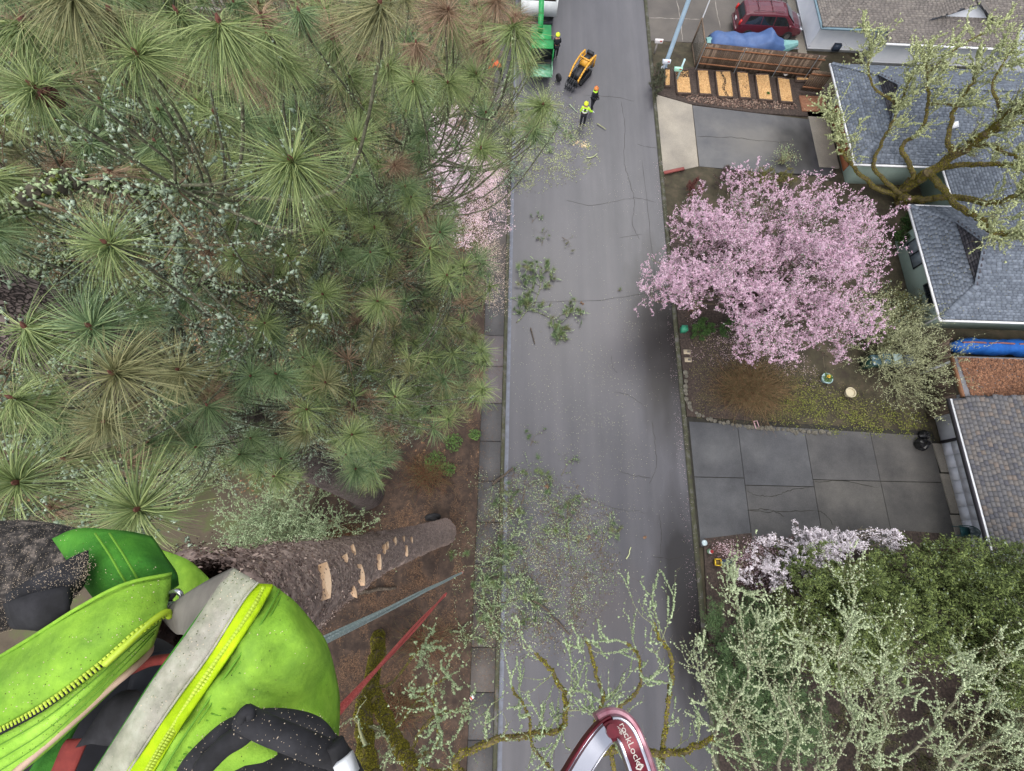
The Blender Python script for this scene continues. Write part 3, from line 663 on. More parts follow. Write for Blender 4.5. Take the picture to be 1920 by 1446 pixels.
o = obj('body', lofted(st), M_red, van, local=True, smooth=False)
bm_ = o.modifiers.new('b', 'BEVEL'); bm_.width = .03; bm_.segments = 2; bm_.limit_method = 'ANGLE'; bm_.angle_limit = .35
def quad3(P, t_, nrm):
    P = np.array(P, float); nrm = np.array(nrm, float); V = np.vstack([P + nrm * t_, P]); k = len(P)
    return V, [tuple(range(k)), tuple(range(k, 2 * k))[::-1]] + [(i, k + i, k + (i + 1) % k, (i + 1) % k) for i in range(k)]
M_carglass = mat('tinted_car_glass', sr(20, 24, 28), sr(34, 40, 44), scale=2, rough=.06, spec=.9)
for s in (-1, 1):
    def sp(x, z, xx=0):
        t_ = (z - 1.03) / (1.68 - 1.03); return (x, s * (.965 + (.755 - .965) * t_ + .004), z)
    obj('side_window', quad3([sp(.42, 1.08), sp(1.55, 1.08), sp(1.55, 1.56), sp(.62, 1.56)], .012, (0, s * .95, .3)), M_carglass, van, local=True)
    obj('side_window', quad3([sp(1.60, 1.08), sp(2.5, 1.06), sp(2.5, 1.57), sp(1.60, 1.57)], .012, (0, s * .95, .3)), M_carglass, van, local=True)
    obj('side_window', quad3([sp(2.56, 1.06), sp(3.75, 1.06), sp(3.3, 1.48), sp(3.15, 1.56), sp(2.56, 1.57)], .012, (0, s * .95, .3)), M_carglass, van, local=True)
    obj('mirror', obox((3.72, s * 1.06, 1.12), .14, .2, .14), M_red, van, local=True)
    obj('tail_light', obox((.06, s * .84, 1.12), .1, .14, .34, 0, 0, .2), mat('red_lens', sr(190, 40, 38), rough=.2), van, local=True)
    obj('headlight', obox((4.83, s * .66, .74), .2, .28, .12, 0, 0, .3), mat('clear_lens', sr(190, 196, 204), rough=.15), van, local=True)
    obj('roof_rail', tube([(.8, s * .6, 1.74), (.9, s * .6, 1.82), (2.9, s * .6, 1.82), (3.0, s * .6, 1.75)], .018, 6), M_red, van, local=True)
    for x in (.95, 3.95):
        V, f = lathe([(.2, -.11), (.33, -.11), (.36, -.07), (.36, .07), (.33, .11), (.2, .11)], 20); V = V[:, [0, 2, 1]] + [x, s * .86, .33]
        w = obj('wheel', (V, f), M_black, van, local=True); V2, f2_ = lathe([(.02, .0), (.2, .0), (.2, .02)], 12); V2 = V2[:, [0, 2, 1]] * [1, s, 1] + [x, s * .975, .33]; obj('rim', (V2, f2_), M_chrome, w, local=True)
obj('windshield', quad3([(4.1, -.74, 1.13), (4.1, .74, 1.13), (3.42, .62, 1.655), (3.42, -.62, 1.655)], .012, (.6, 0, .8)), M_carglass, van, local=True)
obj('rear_window', quad3([(.08, -.68, 1.12), (.08, .68, 1.12), (.27, .6, 1.58), (.27, -.6, 1.58)][::-1], .014, (-.95, 0, .3)), M_carglass, van, local=True)
for x in (1.2, 2.2): obj('roof_bar', box(x - .02, x + .02, -.62, .62, 1.80, 1.84), M_red, van, local=True)
obj('bumper', obox((-.02, 0, .55), .14, 1.6, .22), M_red, van, local=True); obj('licence_plate', obox((-.045, 0, .86), .02, .32, .15), M_trim, van, local=True)

# ---- boat under a blue tarp
bt = thing('tarp_covered_boat', (17.6, 34.8, 0), 'low boat under a bright blue tarp between the board fence and the red minivan', 'boat')
xs_ = np.linspace(14.55, 20.4, 34); V = []; nn_ = 15
for i, x in enumerate(xs_):
    t_ = (x - 14.55) / 5.85
    top = np.interp(t_, [0, .05, .15, .45, .62, .72, .8, .92, 1], [1.0, 1.25, 1.3, 1.2, 1.35, 1.75, 1.35, 1.05, .75])
    wd_ = np.interp(t_, [0, .1, .6, .8, .93, 1], [.72, .82, .85, .78, .5, .22])
    for j in range(nn_):
        a = j / (nn_ - 1) * 2 - 1
        z = top * (1 - .22 * abs(a) ** 1.5) if abs(a) < .75 else top * (1 - .22 * .65) * (1 - (abs(a) - .75) * 3.0)
        y = a * wd_ * (1.12 if abs(a) > .7 else 1.15)
        z += .03 * math.sin(x * 5 + a * 3) * (1 + abs(a)) + rng.normal(0, .008); V.append((x, 34.75 + y, max(z, .15)))
i = np.arange(33)[:, None] * nn_ + np.arange(nn_ - 1)[None]; i = i.ravel()
o = obj('tarp', (np.array(V), np.stack([i, i + nn_, i + nn_ + 1, i + 1], 1)), mat('blue_tarp', sr(58, 82, 126), sr(72, 98, 144), scale=2, rough=.55, bump=.01, bscale=5), bt, smooth=True)
sd = o.modifiers.new('s', 'SOLIDIFY'); sd.thickness = .01
M_teal = mat('teal_hull', sr(104, 150, 150), sr(124, 168, 166), scale=3, rough=.5)
obj('hull', join(tube([(14.3, 34.75, .5), (14.8, 34.75, .5), (19.8, 34.75, .5), (20.7, 34.9, .7), (21.05, 34.95, .8)], [.45, .6, .55, .3, .2], 10)), M_teal, bt)
obj('trailer_tongue', tube([(20.6, 34.9, .4), (21.4, 35, .4)], .05, 6), M_steel, bt)

# ---- blue bundle beside the green house
bb = thing('blue_tarp_bundle', (29, 11.1, 0), 'long bright blue tarp bundle tied with reddish straps below the green house wall', 'tarp bundle')
xs_ = np.linspace(26.4, 34, 30); P = np.column_stack([xs_, 11.3 + .05 * np.sin(xs_ * 3), .62 + .04 * np.sin(xs_ * 4)])
V, f = tube(P, np.interp(xs_, [26.4, 26.7, 27.1, 33, 34], [.18, .38, .46, .48, .3]), 14, lump=.06)
obj('tarp', (V, f), mat('bright_blue_tarp', sr(18, 84, 168), sr(34, 108, 196), scale=3, rough=.5, bump=.02, bscale=6), bb, smooth=True)
for x0_, x1_ in ((26.75, 28.1), (28.3, 29.8), (30.1, 31.4)): obj('strap', tube([(x0_, 11.35, 1.08), ((x0_ + x1_) / 2, 11.37, 1.12), (x1_, 11.35, 1.1)], .05, 6), mat('rust_strap', sr(140, 92, 82), sr(156, 106, 96), rough=.8), bb)
obj('support_rack', join(*[box(x - .05, x + .05, 11.0, 11.6, .05, .2) for x in (27, 29, 31, 33)]), M_oldwood, bb)

# ---- wheelie bins under the lichen tree
def bin_(x, y, m, ml, label, rz=0):
    t = thing('wheeled_bin', (x, y, .08), label, 'bin', 'wheeled bins beside the tall fence', rz)
    V, f = box(-.25, .25, -.3, .3, .05, .95); V[:4, :2] *= .8; obj('body', (V, f), m, t, local=True)
    V, f = box(-.27, .27, -.33, .33, .955, 1.0); V[4:, :2] *= .85; V[4:, 2] += .05; obj('lid', (V, f), ml, t, local=True)
    obj('handle', tube([(-.2, .36, .92), (.2, .36, .92)], .02, 6), M_black, t, local=True)
    for s in (-1, 1):
        V, f = lathe([(.01, -.03), (.1, -.03), (.1, .03), (.01, .03)], 12); obj('wheel', (V[:, [2, 0, 1]] + [s * .24, .3, .1], f), M_black, t, local=True)
M_bing = mat('dark_green_plastic', sr(30, 62, 56), sr(40, 74, 66), rough=.35)
bin_(21.35, 10.1, M_bing, mat('shiny_green_lid', sr(60, 90, 96), sr(90, 116, 126), rough=.12, spec=.9), 'dark green wheeled bin, nearest the pink tree of the row', .1)
bin_(22.0, 10.2, M_bing, MATS['shiny_green_lid'], 'dark green wheeled bin between the other green bin and the pale lidded one', -.05)
bin_(22.65, 10.2, M_bing, mat('pale_lid', sr(170, 190, 186), rough=.3), 'wheeled bin with a pale lid in the row under the lichened tree', .05)
bin_(23.3, 10.15, mat('blue_plastic', sr(40, 62, 104), rough=.4), MATS['blue_plastic'], 'blue wheeled bin closest to the tall plank fence', .1)

# ---- bits and pieces
c = G(1590, 738, .15); pot = thing('flower_pot', (c[0], c[1], .05), 'round cream flower pot standing on the dark bare yard', 'flower pot')
obj('pot', lathe([(.18, 0), (.26, .28), (.30, .3), (.30, .36), (.25, .36), (.24, .28)], 20), mat('cream_clay', sr(178, 168, 140), sr(192, 184, 158), rough=.8), pot, local=True); obj('soil', lathe([(.01, .27), (.235, .27)], 16), M_duff, pot, local=True)
c = G(1548, 711, .2); pl = thing('flower_tub', (c[0], c[1], .05), 'pale blue tub with a yellow flower and leaves near the pink tree trunk', 'planter')
obj('tub', lathe([(.2, 0), (.3, .3), (.33, .32), (.28, .32)], 16), mat('pale_blue_glaze', sr(150, 176, 178), rough=.4), pl, local=True)
v = rand_unit(160); v[:, 2] = abs(v[:, 2]) * .6; s_ = obj('leaves', leaves(v * .3 * rng.random((160, 1)) ** .4 + [0, 0, .3], .06), M_green, pl, local=True); s_['kind'] = 'stuff'
s_ = obj('flower', leaves(rand_unit(24) * .08 + [-.05, .05, .5], .05), mat('yellow_petal', sr(214, 178, 60), rough=.7), pl, local=True); s_['kind'] = 'stuff'
c = G(1727, 834, .2); bg = thing('rubbish_bag', (c[0], c[1], .05), 'shiny black rubbish bag at the corner of the white garage', 'bag')
V, f = lathe([(.05, 0), (.34, .05), (.38, .22), (.28, .42), (.1, .5), (.06, .58), (.12, .66)], 18); V *= 1 + rng.normal(0, .05, (len(V), 1)); obj('bag', (V, f), mat('black_film', sr(18, 18, 20), sr(30, 30, 32), rough=.25, bump=.02, bscale=8), bg, local=True)
V, f = lathe([(.05, 0), (.28, .05), (.3, .2), (.18, .36), (.06, .44)], 14); V *= 1 + rng.normal(0, .05, (len(V), 1)); b2 = thing('rubbish_bag', (c[0] + .3, c[1] + .55, .05), 'smaller black rubbish bag behind the shiny one by the garage corner', 'bag'); obj('bag', (V, f), MATS['black_film'], b2, local=True)
# plastic chair
c = G(1795, 997, .1); ch = thing('garden_chair', (c[0], c[1], .12), 'dark green plastic garden chair with a slatted round back before the garage', 'chair', rz=-.1)
M_gp = mat('dark_green_chair', sr(40, 82, 84), sr(52, 98, 98), rough=.4)
V, f = box(-.24, .24, -.24, .24, .40, .44); obj('seat', (V, f), M_gp, ch, local=True)
for sx in (-1, 1):
    for sy_ in (-1, 1): obj('leg', tube([(sx * .2, sy_ * .2, .4), (sx * .27, sy_ * .25, 0)], .022, 6), M_gp, ch, local=True)
A = np.linspace(0, math.pi, 13); arc = [(.24 + .12 * math.sin(a) ** .5, -.27 * math.cos(a), .46 + .42 * math.sin(a)) for a in A]
obj('back_frame', tube(smooth_path(arc, 3), .022, 6), M_gp, ch, local=True)
for k in range(7): y = -.18 + .06 * k; obj('back_slat', beam((.22, y * .8, .44), (.34, y * 1.15, .46 + .42 * math.sqrt(max(0, 1 - (y / .27) ** 2))), .028, .012), M_gp, ch, local=True)
for s in (-1, 1): obj('armrest', tube(smooth_path([(.28, s * .27, .66), (0, s * .29, .66), (-.22, s * .27, .63), (-.26, s * .26, .4)], 4), .02, 6), M_gp, ch, local=True)
# corner ornaments
c = G(1318, 1018, .12); s1 = thing('path_light', (c[0], c[1], 0), 'round silver path light on the kerb corner of the driveway', 'garden light')
obj('stake', tube([(0, 0, 0), (0, 0, .3)], .015, 6), M_steel, s1, local=True); obj('cap', lathe([(.12, .3), (.15, .33), (.12, .37), (.04, .39)], 16), mat('pale_glass_cap', sr(168, 184, 188), rough=.2), s1, local=True)
c = G(1331, 1034, .2); s2 = thing('garden_gnome', (c[0], c[1], .08), 'small garden gnome with a red cap and white beard in the corner bed', 'ornament')
obj('body', lathe([(.1, 0), (.13, .08), (.11, .22), (.07, .28)], 12), mat('gnome_coat', sr(120, 150, 120), rough=.6), s2, local=True); obj('beard', lathe([(.02, .2), (.08, .24), (.09, .3), (.06, .35)], 10, (-.03, -.03, 0)), M_trim, s2, local=True)
obj('cap', lathe([(.08, .34), (.09, .36), (.05, .46), (.005, .56)], 10), mat('gnome_red', sr(168, 60, 60), rough=.6), s2, local=True)
c = G(1343, 1054, .15); s3 = thing('yellow_lantern', (c[0], c[1], .08), 'yellow square frame lantern with a dark blue case behind it in the corner bed', 'lantern')
for x, y, w, h in ((-.15, 0, .05, .34), (.15, 0, .05, .34), (0, -.15, .34, .05), (0, .15, .34, .05)): obj('frame_bar', obox((x, y, .3), w, h, .05), mat('yellow_paint', sr(206, 172, 40), rough=.5), s3, local=True)
obj('case', box(.22, .75, -.13, .13, .0, .22), mat('navy_case', sr(44, 54, 78), rough=.5), s3, local=True); obj('core', box(-.13, .13, -.13, .13, 0, .24), mat('brown_core', sr(96, 78, 40), rough=.6), s3, local=True)
c = G(1281, 619, .2); s4 = thing('utility_box', (c[0], c[1], .08), 'small bright green utility box standing at the right kerb', 'utility box'); obj('case', box(-.16, .16, -.16, .16, 0, .4), mat('box_green', sr(48, 128, 100), sr(58, 140, 110), rough=.5), s4, local=True); obj('lid', box(-.175, .175, -.175, .175, .4, .44), MATS['box_green'], s4, local=True)
M_pav = mat('beige_paver', sr(158, 144, 122), sr(176, 164, 142), scale=10, rough=.9)
for (a, b_, lb) in ((1288, 660, 'small beige paver with dark marks by the right kerb, nearer the green box'), (1290, 675, 'small beige paver with dark marks by the right kerb, nearer the brown bush')):
    c = G(a, b_, .1); t = thing('marked_paver', (c[0], c[1], .085), lb, 'paver'); obj('slab', box(-.2, .2, -.14, .14, 0, .05), M_pav, t, local=True)
    for k in range(3): obj('mark', box(-.02 + .06 * k, .02 + .06 * k, -.06, .05, .05, .056), M_darktrim, t, local=True)
c = G(1466, 158, .2); obj_ = tag(obj('grey_paver', obox((1466 and G(1469, 146)[0], G(1469, 146)[1], .3), .35, .25, .06, .6), M_postw), 'small grey paver lying between the two last woodchip beds', 'paver')
t = tag(obj('red_timber', beam((*G(1244, 327)[:2], .13), (*G(1281, 319)[:2], .13), .2, .12), mat('red_stain', sr(126, 66, 62), sr(142, 80, 74), scale=8, rough=.8)), 'short dull red timber edging at the lower end of the pale apron', 'timber')
fr = thing('pink_frame', (*G(1416, 797)[:2], .1), 'small open pale pink rectangular frame lying among the driveway edging stones', 'frame', rz=.2)
for x, y, w, h in ((-.1, 0, .03, .4), (.1, 0, .03, .4), (0, -.2, .23, .03), (0, .2, .23, .03)): obj('bar', obox((x, y, .03), w, h, .04), mat('pale_pink_plastic', sr(214, 176, 184), rough=.5), fr, local=True)
# edging stones along the driveway
M_stone = mat('edging_rock', sr(84, 82, 78), sr(128, 124, 118), sr(100, 96, 84), scale=7, rough=.9, bump=.01)
bm0 = None; V, f = tube([(-.13, 0, 0), (-.06, 0, .02), (.06, 0, .02), (.13, 0, 0)], [.03, .11, .1, .03], 7, lump=.12)
me_st = new_mesh('edging_stone', V, f, M_stone)
pts = [(1296 + k * 0, 0) for k in range(0)]
line = smooth_path(np.array([(1286, 700), (1288, 745), (1300, 772), (1330, 786), (1380, 798), (1430, 803), (1500, 808), (1560, 812)], float), 6)
d_ = np.r_[0, np.cumsum(np.linalg.norm(np.diff(line, axis=0), axis=1))]
for s_ in np.arange(0, d_[-1], 8.0):
    a, b_ = np.interp(s_, d_, line[:, 0]), np.interp(s_, d_, line[:, 1]); c = G(a + rng.normal(0, 1), b_ + rng.normal(0, 1), .1)
    o = link('edging_stone', me_st); o.location = (c[0], c[1], .1); o.rotation_euler = (0, 0, rng.uniform(0, 6)); k_ = rng.uniform(.7, 1.3); o.scale = (k_, k_, k_)
    tag(o, 'rounded grey edging stone in the row between the brown bush bed and the driveway', 'stone', 'edging stones along the driveway bed')
# things on the left
c = G(812, 970, .3); ti = thing('old_tyre', (c[0], c[1], .42), 'black tyre standing on edge against the foot of the climbed trunk', 'tyre', rz=.15)
aa = np.linspace(0, 2 * math.pi, 33); V, f = tube([(.3 * math.cos(a), .06 * math.sin(a), .3 * math.sin(a)) for a in aa], .115, 10); obj('tread', (V, f), M_black, ti, local=True, smooth=True)
V, f = lathe([(.02, -.05), (.2, -.05), (.2, .05), (.02, .05)], 16); obj('hub', (V[:, [0, 2, 1]] , f), mat('grey_hub', sr(100, 102, 106), rough=.5), ti, local=True)
c = G(405, 12, .5); pa = thing('grey_pallet', (c[0], c[1], 0), 'weathered grey wooden pallet rack standing beyond the pine top', 'pallet')
for k in range(7): obj('slat', obox((-2 + k * .65, 0, .9), .16, .05, 1.2), M_postw, pa, local=True)
obj('top_rail', box(-2.3, 2.3, -.1, .1, 1.5, 1.62), M_postw, pa, local=True); obj('bottom_rail', box(-2.3, 2.3, -.1, .1, .25, .37), M_postw, pa, local=True); obj('shelf', box(-2.3, 2.3, .1, 1.4, 1.0, 1.05), M_fw, pa, local=True)
for a, b_, lb in ((92, 88, 'white plastic scrap highest up on the lawn under the pine'), (221, 193, 'white plastic scrap nearest the big starry needle tuft'), (122, 204, 'pale blue plastic scrap on the lawn under the pine')):
    c = G(a, b_, .3); tag(obj('plastic_scrap', obox((c[0], c[1], .3), .6, .45, .3, 1.0, .3), M_mailw), lb, 'scrap')
for a, b_, s_, lb in ((45, 725, .8, 'flat grey boulder under the pine at the left edge'), (120, 705, .6, 'smaller grey boulder right of the flat one under the pine'), (3, 690, .5, 'dark blue-black boulder at the left edge')):
    V, f = lathe([(.3, 0), (1, .1), (.9, .4), (.4, .6), (.05, .62)], 9); V = V * s_ * (1 + rng.normal(0, .1, (len(V), 1))) + G(a, b_, 0); tag(obj('boulder', (V, f), M_stone), lb, 'boulder')
c = G(885, 1308, .12); lt = thing('crumpled_packet', (c[0], c[1], .125), 'tiny crumpled red and white packet lying on the sidewalk', 'litter', rz=.7)
obj('wrapper', box(-.1, .1, -.07, .07, 0, .04), M_trim, lt, local=True); obj('stripe', box(-.08, .0, -.072, .072, .005, .045), mat('packet_red', sr(190, 90, 70), rough=.6), lt, local=True)

# ================================================================ crew and machines on the road
def skin(name, pts, edges, rad, m, parent, sub=1):
    me = bpy.data.meshes.new(name); me.from_pydata([tuple(p) for p in pts], edges, []); me.materials.append(m)
    o = link(name, me, parent); md = o.modifiers.new('skin', 'SKIN'); 
    if not me.skin_vertices: me.skin_vertices.new() if hasattr(me.skin_vertices, 'new') else None
    for i, r in enumerate(rad): me.skin_vertices[0].data[i].radius = (r, r)
    me.skin_vertices[0].data[0].use_root = True; md.use_smooth_shade = True
    s = o.modifiers.new('sub', 'SUBSURF'); s.levels = s.render_levels = sub
    return o
M_skin = mat('skin', sr(176, 130, 108), rough=.6)
M_navy = mat('dark_work_cloth', sr(24, 26, 34), sr(36, 38, 46), scale=10, rough=.9)
M_hiv = mat('hi_vis_yellow', sr(176, 226, 52), sr(196, 240, 70), scale=6, rough=.6)
M_helm_y = mat('yellow_helmet', sr(214, 226, 44), sr(222, 232, 60), rough=.35); M_helm_o = mat('orange_helmet', sr(220, 130, 66), rough=.4)
M_boot = mat('brown_boot', sr(52, 38, 30), rough=.8); M_org = mat('orange_jacket', sr(212, 92, 48), rough=.7)
def person(x, y, rz, label, top, legs, helm, lean=0.0, arms=((.28, .05, 1.05), (.28, .2, .85)), arms2=None, stride=.1, collar=None, bend=0.0):
    t = thing('person', (x, y, 0.0), label, 'person', rz=rz)
    s = math.sin(bend); c_ = math.cos(bend)
    def U(p):                                              # bend forward at the hips
        xx, yy, z = p
        if z > .95: dz = z - .95; return (xx, yy + dz * s + .0 , .95 + dz * c_ - yy * s * .3)
        return p
    a1, a2 = arms[0], arms[1]; b1, b2 = (arms2 or arms)
    J = [(0, 0, .98), (0, 0, 1.2), (0, .0, 1.42), (0, .01, 1.52), (0, .03, 1.62), (0, .03, 1.70),
         (.19, 0, 1.42), a1, a2, (-.19, 0, 1.42), (-b1[0], b1[1], b1[2]), (-b2[0], b2[1], b2[2]),
         (.1, 0, .92), (.12, stride * .6, .52), (.12, stride, .1), (.12, stride + .14, .05), (-.1, 0, .92), (-.12, -stride * .3, .52), (-.12, -stride, .1), (-.12, -stride + .14, .05)]
    J = [U(p) for p in J]
    E_ = [(0, 1), (1, 2), (2, 3), (3, 4), (4, 5), (2, 6), (6, 7), (7, 8), (2, 9), (9, 10), (10, 11), (0, 12), (12, 13), (13, 14), (14, 15), (0, 16), (16, 17), (17, 18), (18, 19)]
    Rr = [.13, .13, .13, .06, .1, .09, .07, .05, .035, .07, .05, .035, .09, .065, .045, .045, .09, .065, .045, .045]
    skin('body', J, E_, Rr, M_skin, t)
    sel = lambda idx, ex: ([J[i] for i in idx], [(idx.index(a), idx.index(b)) for a, b in ex])
    p_, e_ = sel([0, 1, 2, 6, 7, 8, 9, 10, 11], [(0, 1), (1, 2), (2, 6), (6, 7), (7, 8), (2, 9), (9, 10), (10, 11)])
    skin('jacket', p_, e_, [.18, .175, .175, .1, .075, .055, .1, .075, .055], top, t)
    p_, e_ = sel([0, 12, 13, 14, 16, 17, 18], [(0, 12), (12, 13), (13, 14), (0, 16), (16, 17), (17, 18)])
    skin('trousers', p_, e_, [.165, .12, .09, .07, .12, .09, .07], legs, t)
    for a, b_ in ((14, 15), (18, 19)): skin('boot', [J[a], J[b_]], [(0, 1)], [.065, .055], M_boot, t)
    hc = np.array(J[5]); V, f = lathe([(.165, -.02), (.15, .0), (.14, .07), (.1, .13), (.02, .155)], 14, (hc[0], hc[1], hc[2])); obj('helmet', (V, f), helm, t, local=True, smooth=True)
    for k in (-1, 1): obj('helmet_stripe', obox((hc[0] + k * .045, hc[1], hc[2] + .135), .02, .2, .03), M_navy, t, local=True)
    for k in (-1, 1): obj('ear_muff', obox((hc[0] + k * .13, hc[1], hc[2] - .05), .05, .09, .1), M_navy, t, local=True)
    f0 = np.array(J[4]); obj('nose', obox((f0[0], f0[1] + .115, f0[2]), .03, .04, .05), M_skin, t, local=True)
    for k in (-1, 1): obj('eye', obox((f0[0] + .035 * k, f0[1] + .1, f0[2] + .03), .025, .02, .015), M_navy, t, local=True)
    for k in (8, 11):                                      # hands with five fingers
        h = np.array(J[k]); d = h - np.array(J[k - 1]); d /= np.linalg.norm(d)
        side = np.cross(d, (0, 0, 1)); side = side / (np.linalg.norm(side) + 1e-6)
        pp = [h, h + d * .09]; ee = [(0, 1)]; rr = [.04, .04]
        for q in range(4): a = len(pp); L_ = (.07, .085, .08, .06)[q]; pp += [h + d * .1 + side * (.03 - .02 * q), h + d * (.1 + L_) + side * (.035 - .023 * q) - np.array([0, 0, .02])]; ee += [(1, a), (a, a + 1)]; rr += [.012, .009]
        a = len(pp); pp += [h + d * .04 + side * .05, h + d * .09 + side * .07]; ee += [(0, a), (a, a + 1)]; rr += [.012, .01]
        skin('glove', pp, ee, rr, M_navy if top is not M_hiv else M_mailw, t, sub=0)
    if collar is not None: V, f = lathe([(.15, 0), (.16, .06), (.11, .12)], 14, (J[3][0], J[3][1], J[3][2] - .07)); obj('hood_collar', (V, f), collar, t, local=True)
    if top is M_hiv:
        for z in (1.12, 1.3): V, f = lathe([(.205, 0), (.21, .02), (.21, .05), (.205, .07)], 18, (0, 0, z)); V[:, 1] *= .9; obj('reflective_band', (V, f), M_trim, t, local=True)
        obj('radio_pack', obox((0, -.19, 1.38), .12, .08, .16), M_navy, t, local=True)
    return t
person(3.35, 33.45, .2, 'person in black work clothes and a yellow helmet standing close beside the green chipper', M_navy, M_navy, M_helm_y, arms=((.27, .05, 1.12), (.22, .28, 1.05)))
person(5.85, 28.75, -2.4, 'person in dark clothes with an orange helmet and yellow collar facing the colleague in hi-vis', M_navy, M_navy, M_helm_o, collar=M_hiv, arms=((.26, .02, 1.12), (.12, .26, 1.12)))
person(5.15, 27.35, -.15, 'person in a hi-vis yellow jacket and dark trousers seen from behind, one arm held out', M_hiv, M_navy, M_helm_y, arms=((.40, .05, 1.16), (.55, .22, 1.0)), arms2=((.27, .0, 1.12), (.24, .15, .9)), stride=.05)
cc = G(940, 136, .6); person(cc[0], cc[1], 1.2, 'person in orange jacket and helmet bending down beside the chipper, behind pine needles', M_org, M_navy, M_org, bend=1.0, arms=((.27, .75, 1.05), (.22, .8, .8)))

# ---- tracked mini loader
ld = thing('mini_loader', (5.15, 31.75, 0), 'yellow tracked mini loader with a black grapple standing in the road', 'loader', rz=math.radians(57))
M_yel = mat('loader_yellow', sr(206, 150, 52), sr(220, 166, 64), scale=3, rough=.4)
M_dk = mat('machine_black', sr(30, 32, 36), sr(48, 50, 54), scale=8, rough=.5)
for s in (-1, 1):
    y = s * .42; P = [(-.7, .12), (-.8, .28), (-.68, .42), (.5, .46), (.68, .34), (.62, .12)]
    V = [(a, y - .11, b_) for a, b_ in P] + [(a, y + .11, b_) for a, b_ in P]; n = 6
    V = np.array(V); V[:, 2] -= .1; tr = obj('track', (V, [tuple(range(n))[::-1] if 0 else tuple(range(n)), tuple(range(n, 2 * n))[::-1]] + [(i + n, (i + 1) % n + n, (i + 1) % n, i) for i in range(n)]), M_black, ld, local=True)
    for k in range(9): obj('cleat', box(-.68 + k * .15, -.64 + k * .15, y - .115, y + .115, .355, .385), M_dk, tr, local=True)
obj('chassis', box(-.75, .55, -.3, .3, .2, .75), M_dk, ld, local=True)
V, f = box(.15, .95, -.34, .34, .55, 1.15); V[5:7, 2] -= .1; obj('engine_hood', (V, f), M_yel, ld, local=True)
obj('grille', box(.3, .8, -.22, .22, 1.13, 1.17), M_dk, ld, local=True)
obj('console', obox((.98, 0, 1.2), .18, .5, .2), M_dk, ld, local=True); obj('operator_platform', box(.96, 1.25, -.35, .35, .2, .26), M_dk, ld, local=True)
for s in (-1, 1):
    A_ = smooth_path([(.95, s * .44, 1.2), (.3, s * .44, 1.22), (-.5, s * .42, 1.0), (-1.15, s * .36, .5)], 4)
    obj('lift_arm', join(*[beam(A_[i], A_[i + 1] + (A_[i + 1] - A_[i]) * .05, .09, .14) for i in range(len(A_) - 1)]), M_yel, ld, local=True)
    obj('hydraulic_ram', join(tube([(.5, s * .36, .7), (-.2, s * .36, .85)], .04, 8), tube([(-.2, s * .36, .85), (-.6, s * .36, .92)], .02, 6)), M_chrome, ld, local=True)
    obj('rear_post', beam((.95, s * .44, .4), (.95, s * .44, 1.25), .09, .12), M_yel, ld, local=True)
obj('cross_bar', beam((.2, -.44, 1.28), (.2, .44, 1.28), .08, .08), M_yel, ld, local=True)
obj('hose', tube(smooth_path([(.3, .1, 1.2), (-.2, .15, 1.3), (-.8, .05, .9), (-1.2, 0, .6)], 4), .025, 6), M_dk, ld, local=True)
obj('mount_plate', box(-1.22, -1.15, -.4, .4, .2, .62), M_dk, ld, local=True)
for s in (-1, -.33, .33, 1):
    obj('grapple_tine', tube(smooth_path([(-1.2, s * .3, .3), (-1.5, s * .3, .1), (-1.75, s * .28, .15)], 4), .03, 6), M_dk, ld, local=True)
    obj('grapple_claw', tube(smooth_path([(-1.2, s * .25, .6), (-1.5, s * .25, .75), (-1.75, s * .25, .5), (-1.7, s * .25, .25)], 4), .03, 6), M_dk, ld, local=True)

# ---- chipper and chip truck
M_grn = mat('chipper_green', sr(34, 128, 68), sr(46, 146, 80), scale=3, rough=.4)
M_grnl = mat('worn_green_tray', sr(70, 140, 100), sr(140, 180, 156), scale=4, rough=.5)
cp_ = thing('wood_chipper', (2.2, 32.8, 0), 'green wood chipper with an open feed tray parked behind the white truck', 'wood chipper')
obj('feed_tray', join(box(1.45, 3.0, 30.75, 31.9, .72, .76), box(1.42, 1.47, 30.75, 31.9, .76, 1.0), box(2.98, 3.03, 30.75, 31.9, .76, 1.0), box(1.42, 3.03, 30.70, 30.75, .72, .8)), M_grnl, cp_)
obj('hopper', join(box(1.4, 1.46, 31.9, 32.7, .7, 1.9), box(3.0, 3.06, 31.9, 32.7, .7, 1.9), box(1.4, 3.06, 31.9, 32.7, 1.85, 1.9), box(1.4, 3.06, 32.66, 32.72, .7, 1.9)), M_grn, cp_)
obj('feed_mouth', box(1.5, 2.96, 32.3, 32.6, .78, 1.6), M_dk, cp_)
obj('engine_house', box(1.5, 2.9, 32.75, 34.6, .6, 1.55), M_grn, cp_); obj('control_box', box(2.9, 3.12, 32.8, 33.3, .9, 1.35), M_grn, cp_); obj('white_sticker', box(2.55, 2.85, 32.8, 33.05, 1.552, 1.556), M_trim, cp_)
obj('discharge_chute', join(beam((2.1, 33.9, 1.5), (2.1, 34.3, 2.5), .35, .35), beam((2.1, 34.25, 2.45), (2.1, 35.6, 2.8), .35, .3)), M_grn, cp_)
obj('drawbar', join(beam((2.2, 34.6, .5), (2.2, 36.0, .5), .1, .1)), M_grn, cp_)
obj('fuel_tank', tube([(2.9, 33.6, .8), (2.9, 34.4, .8)], .18, 10), M_dk, cp_)
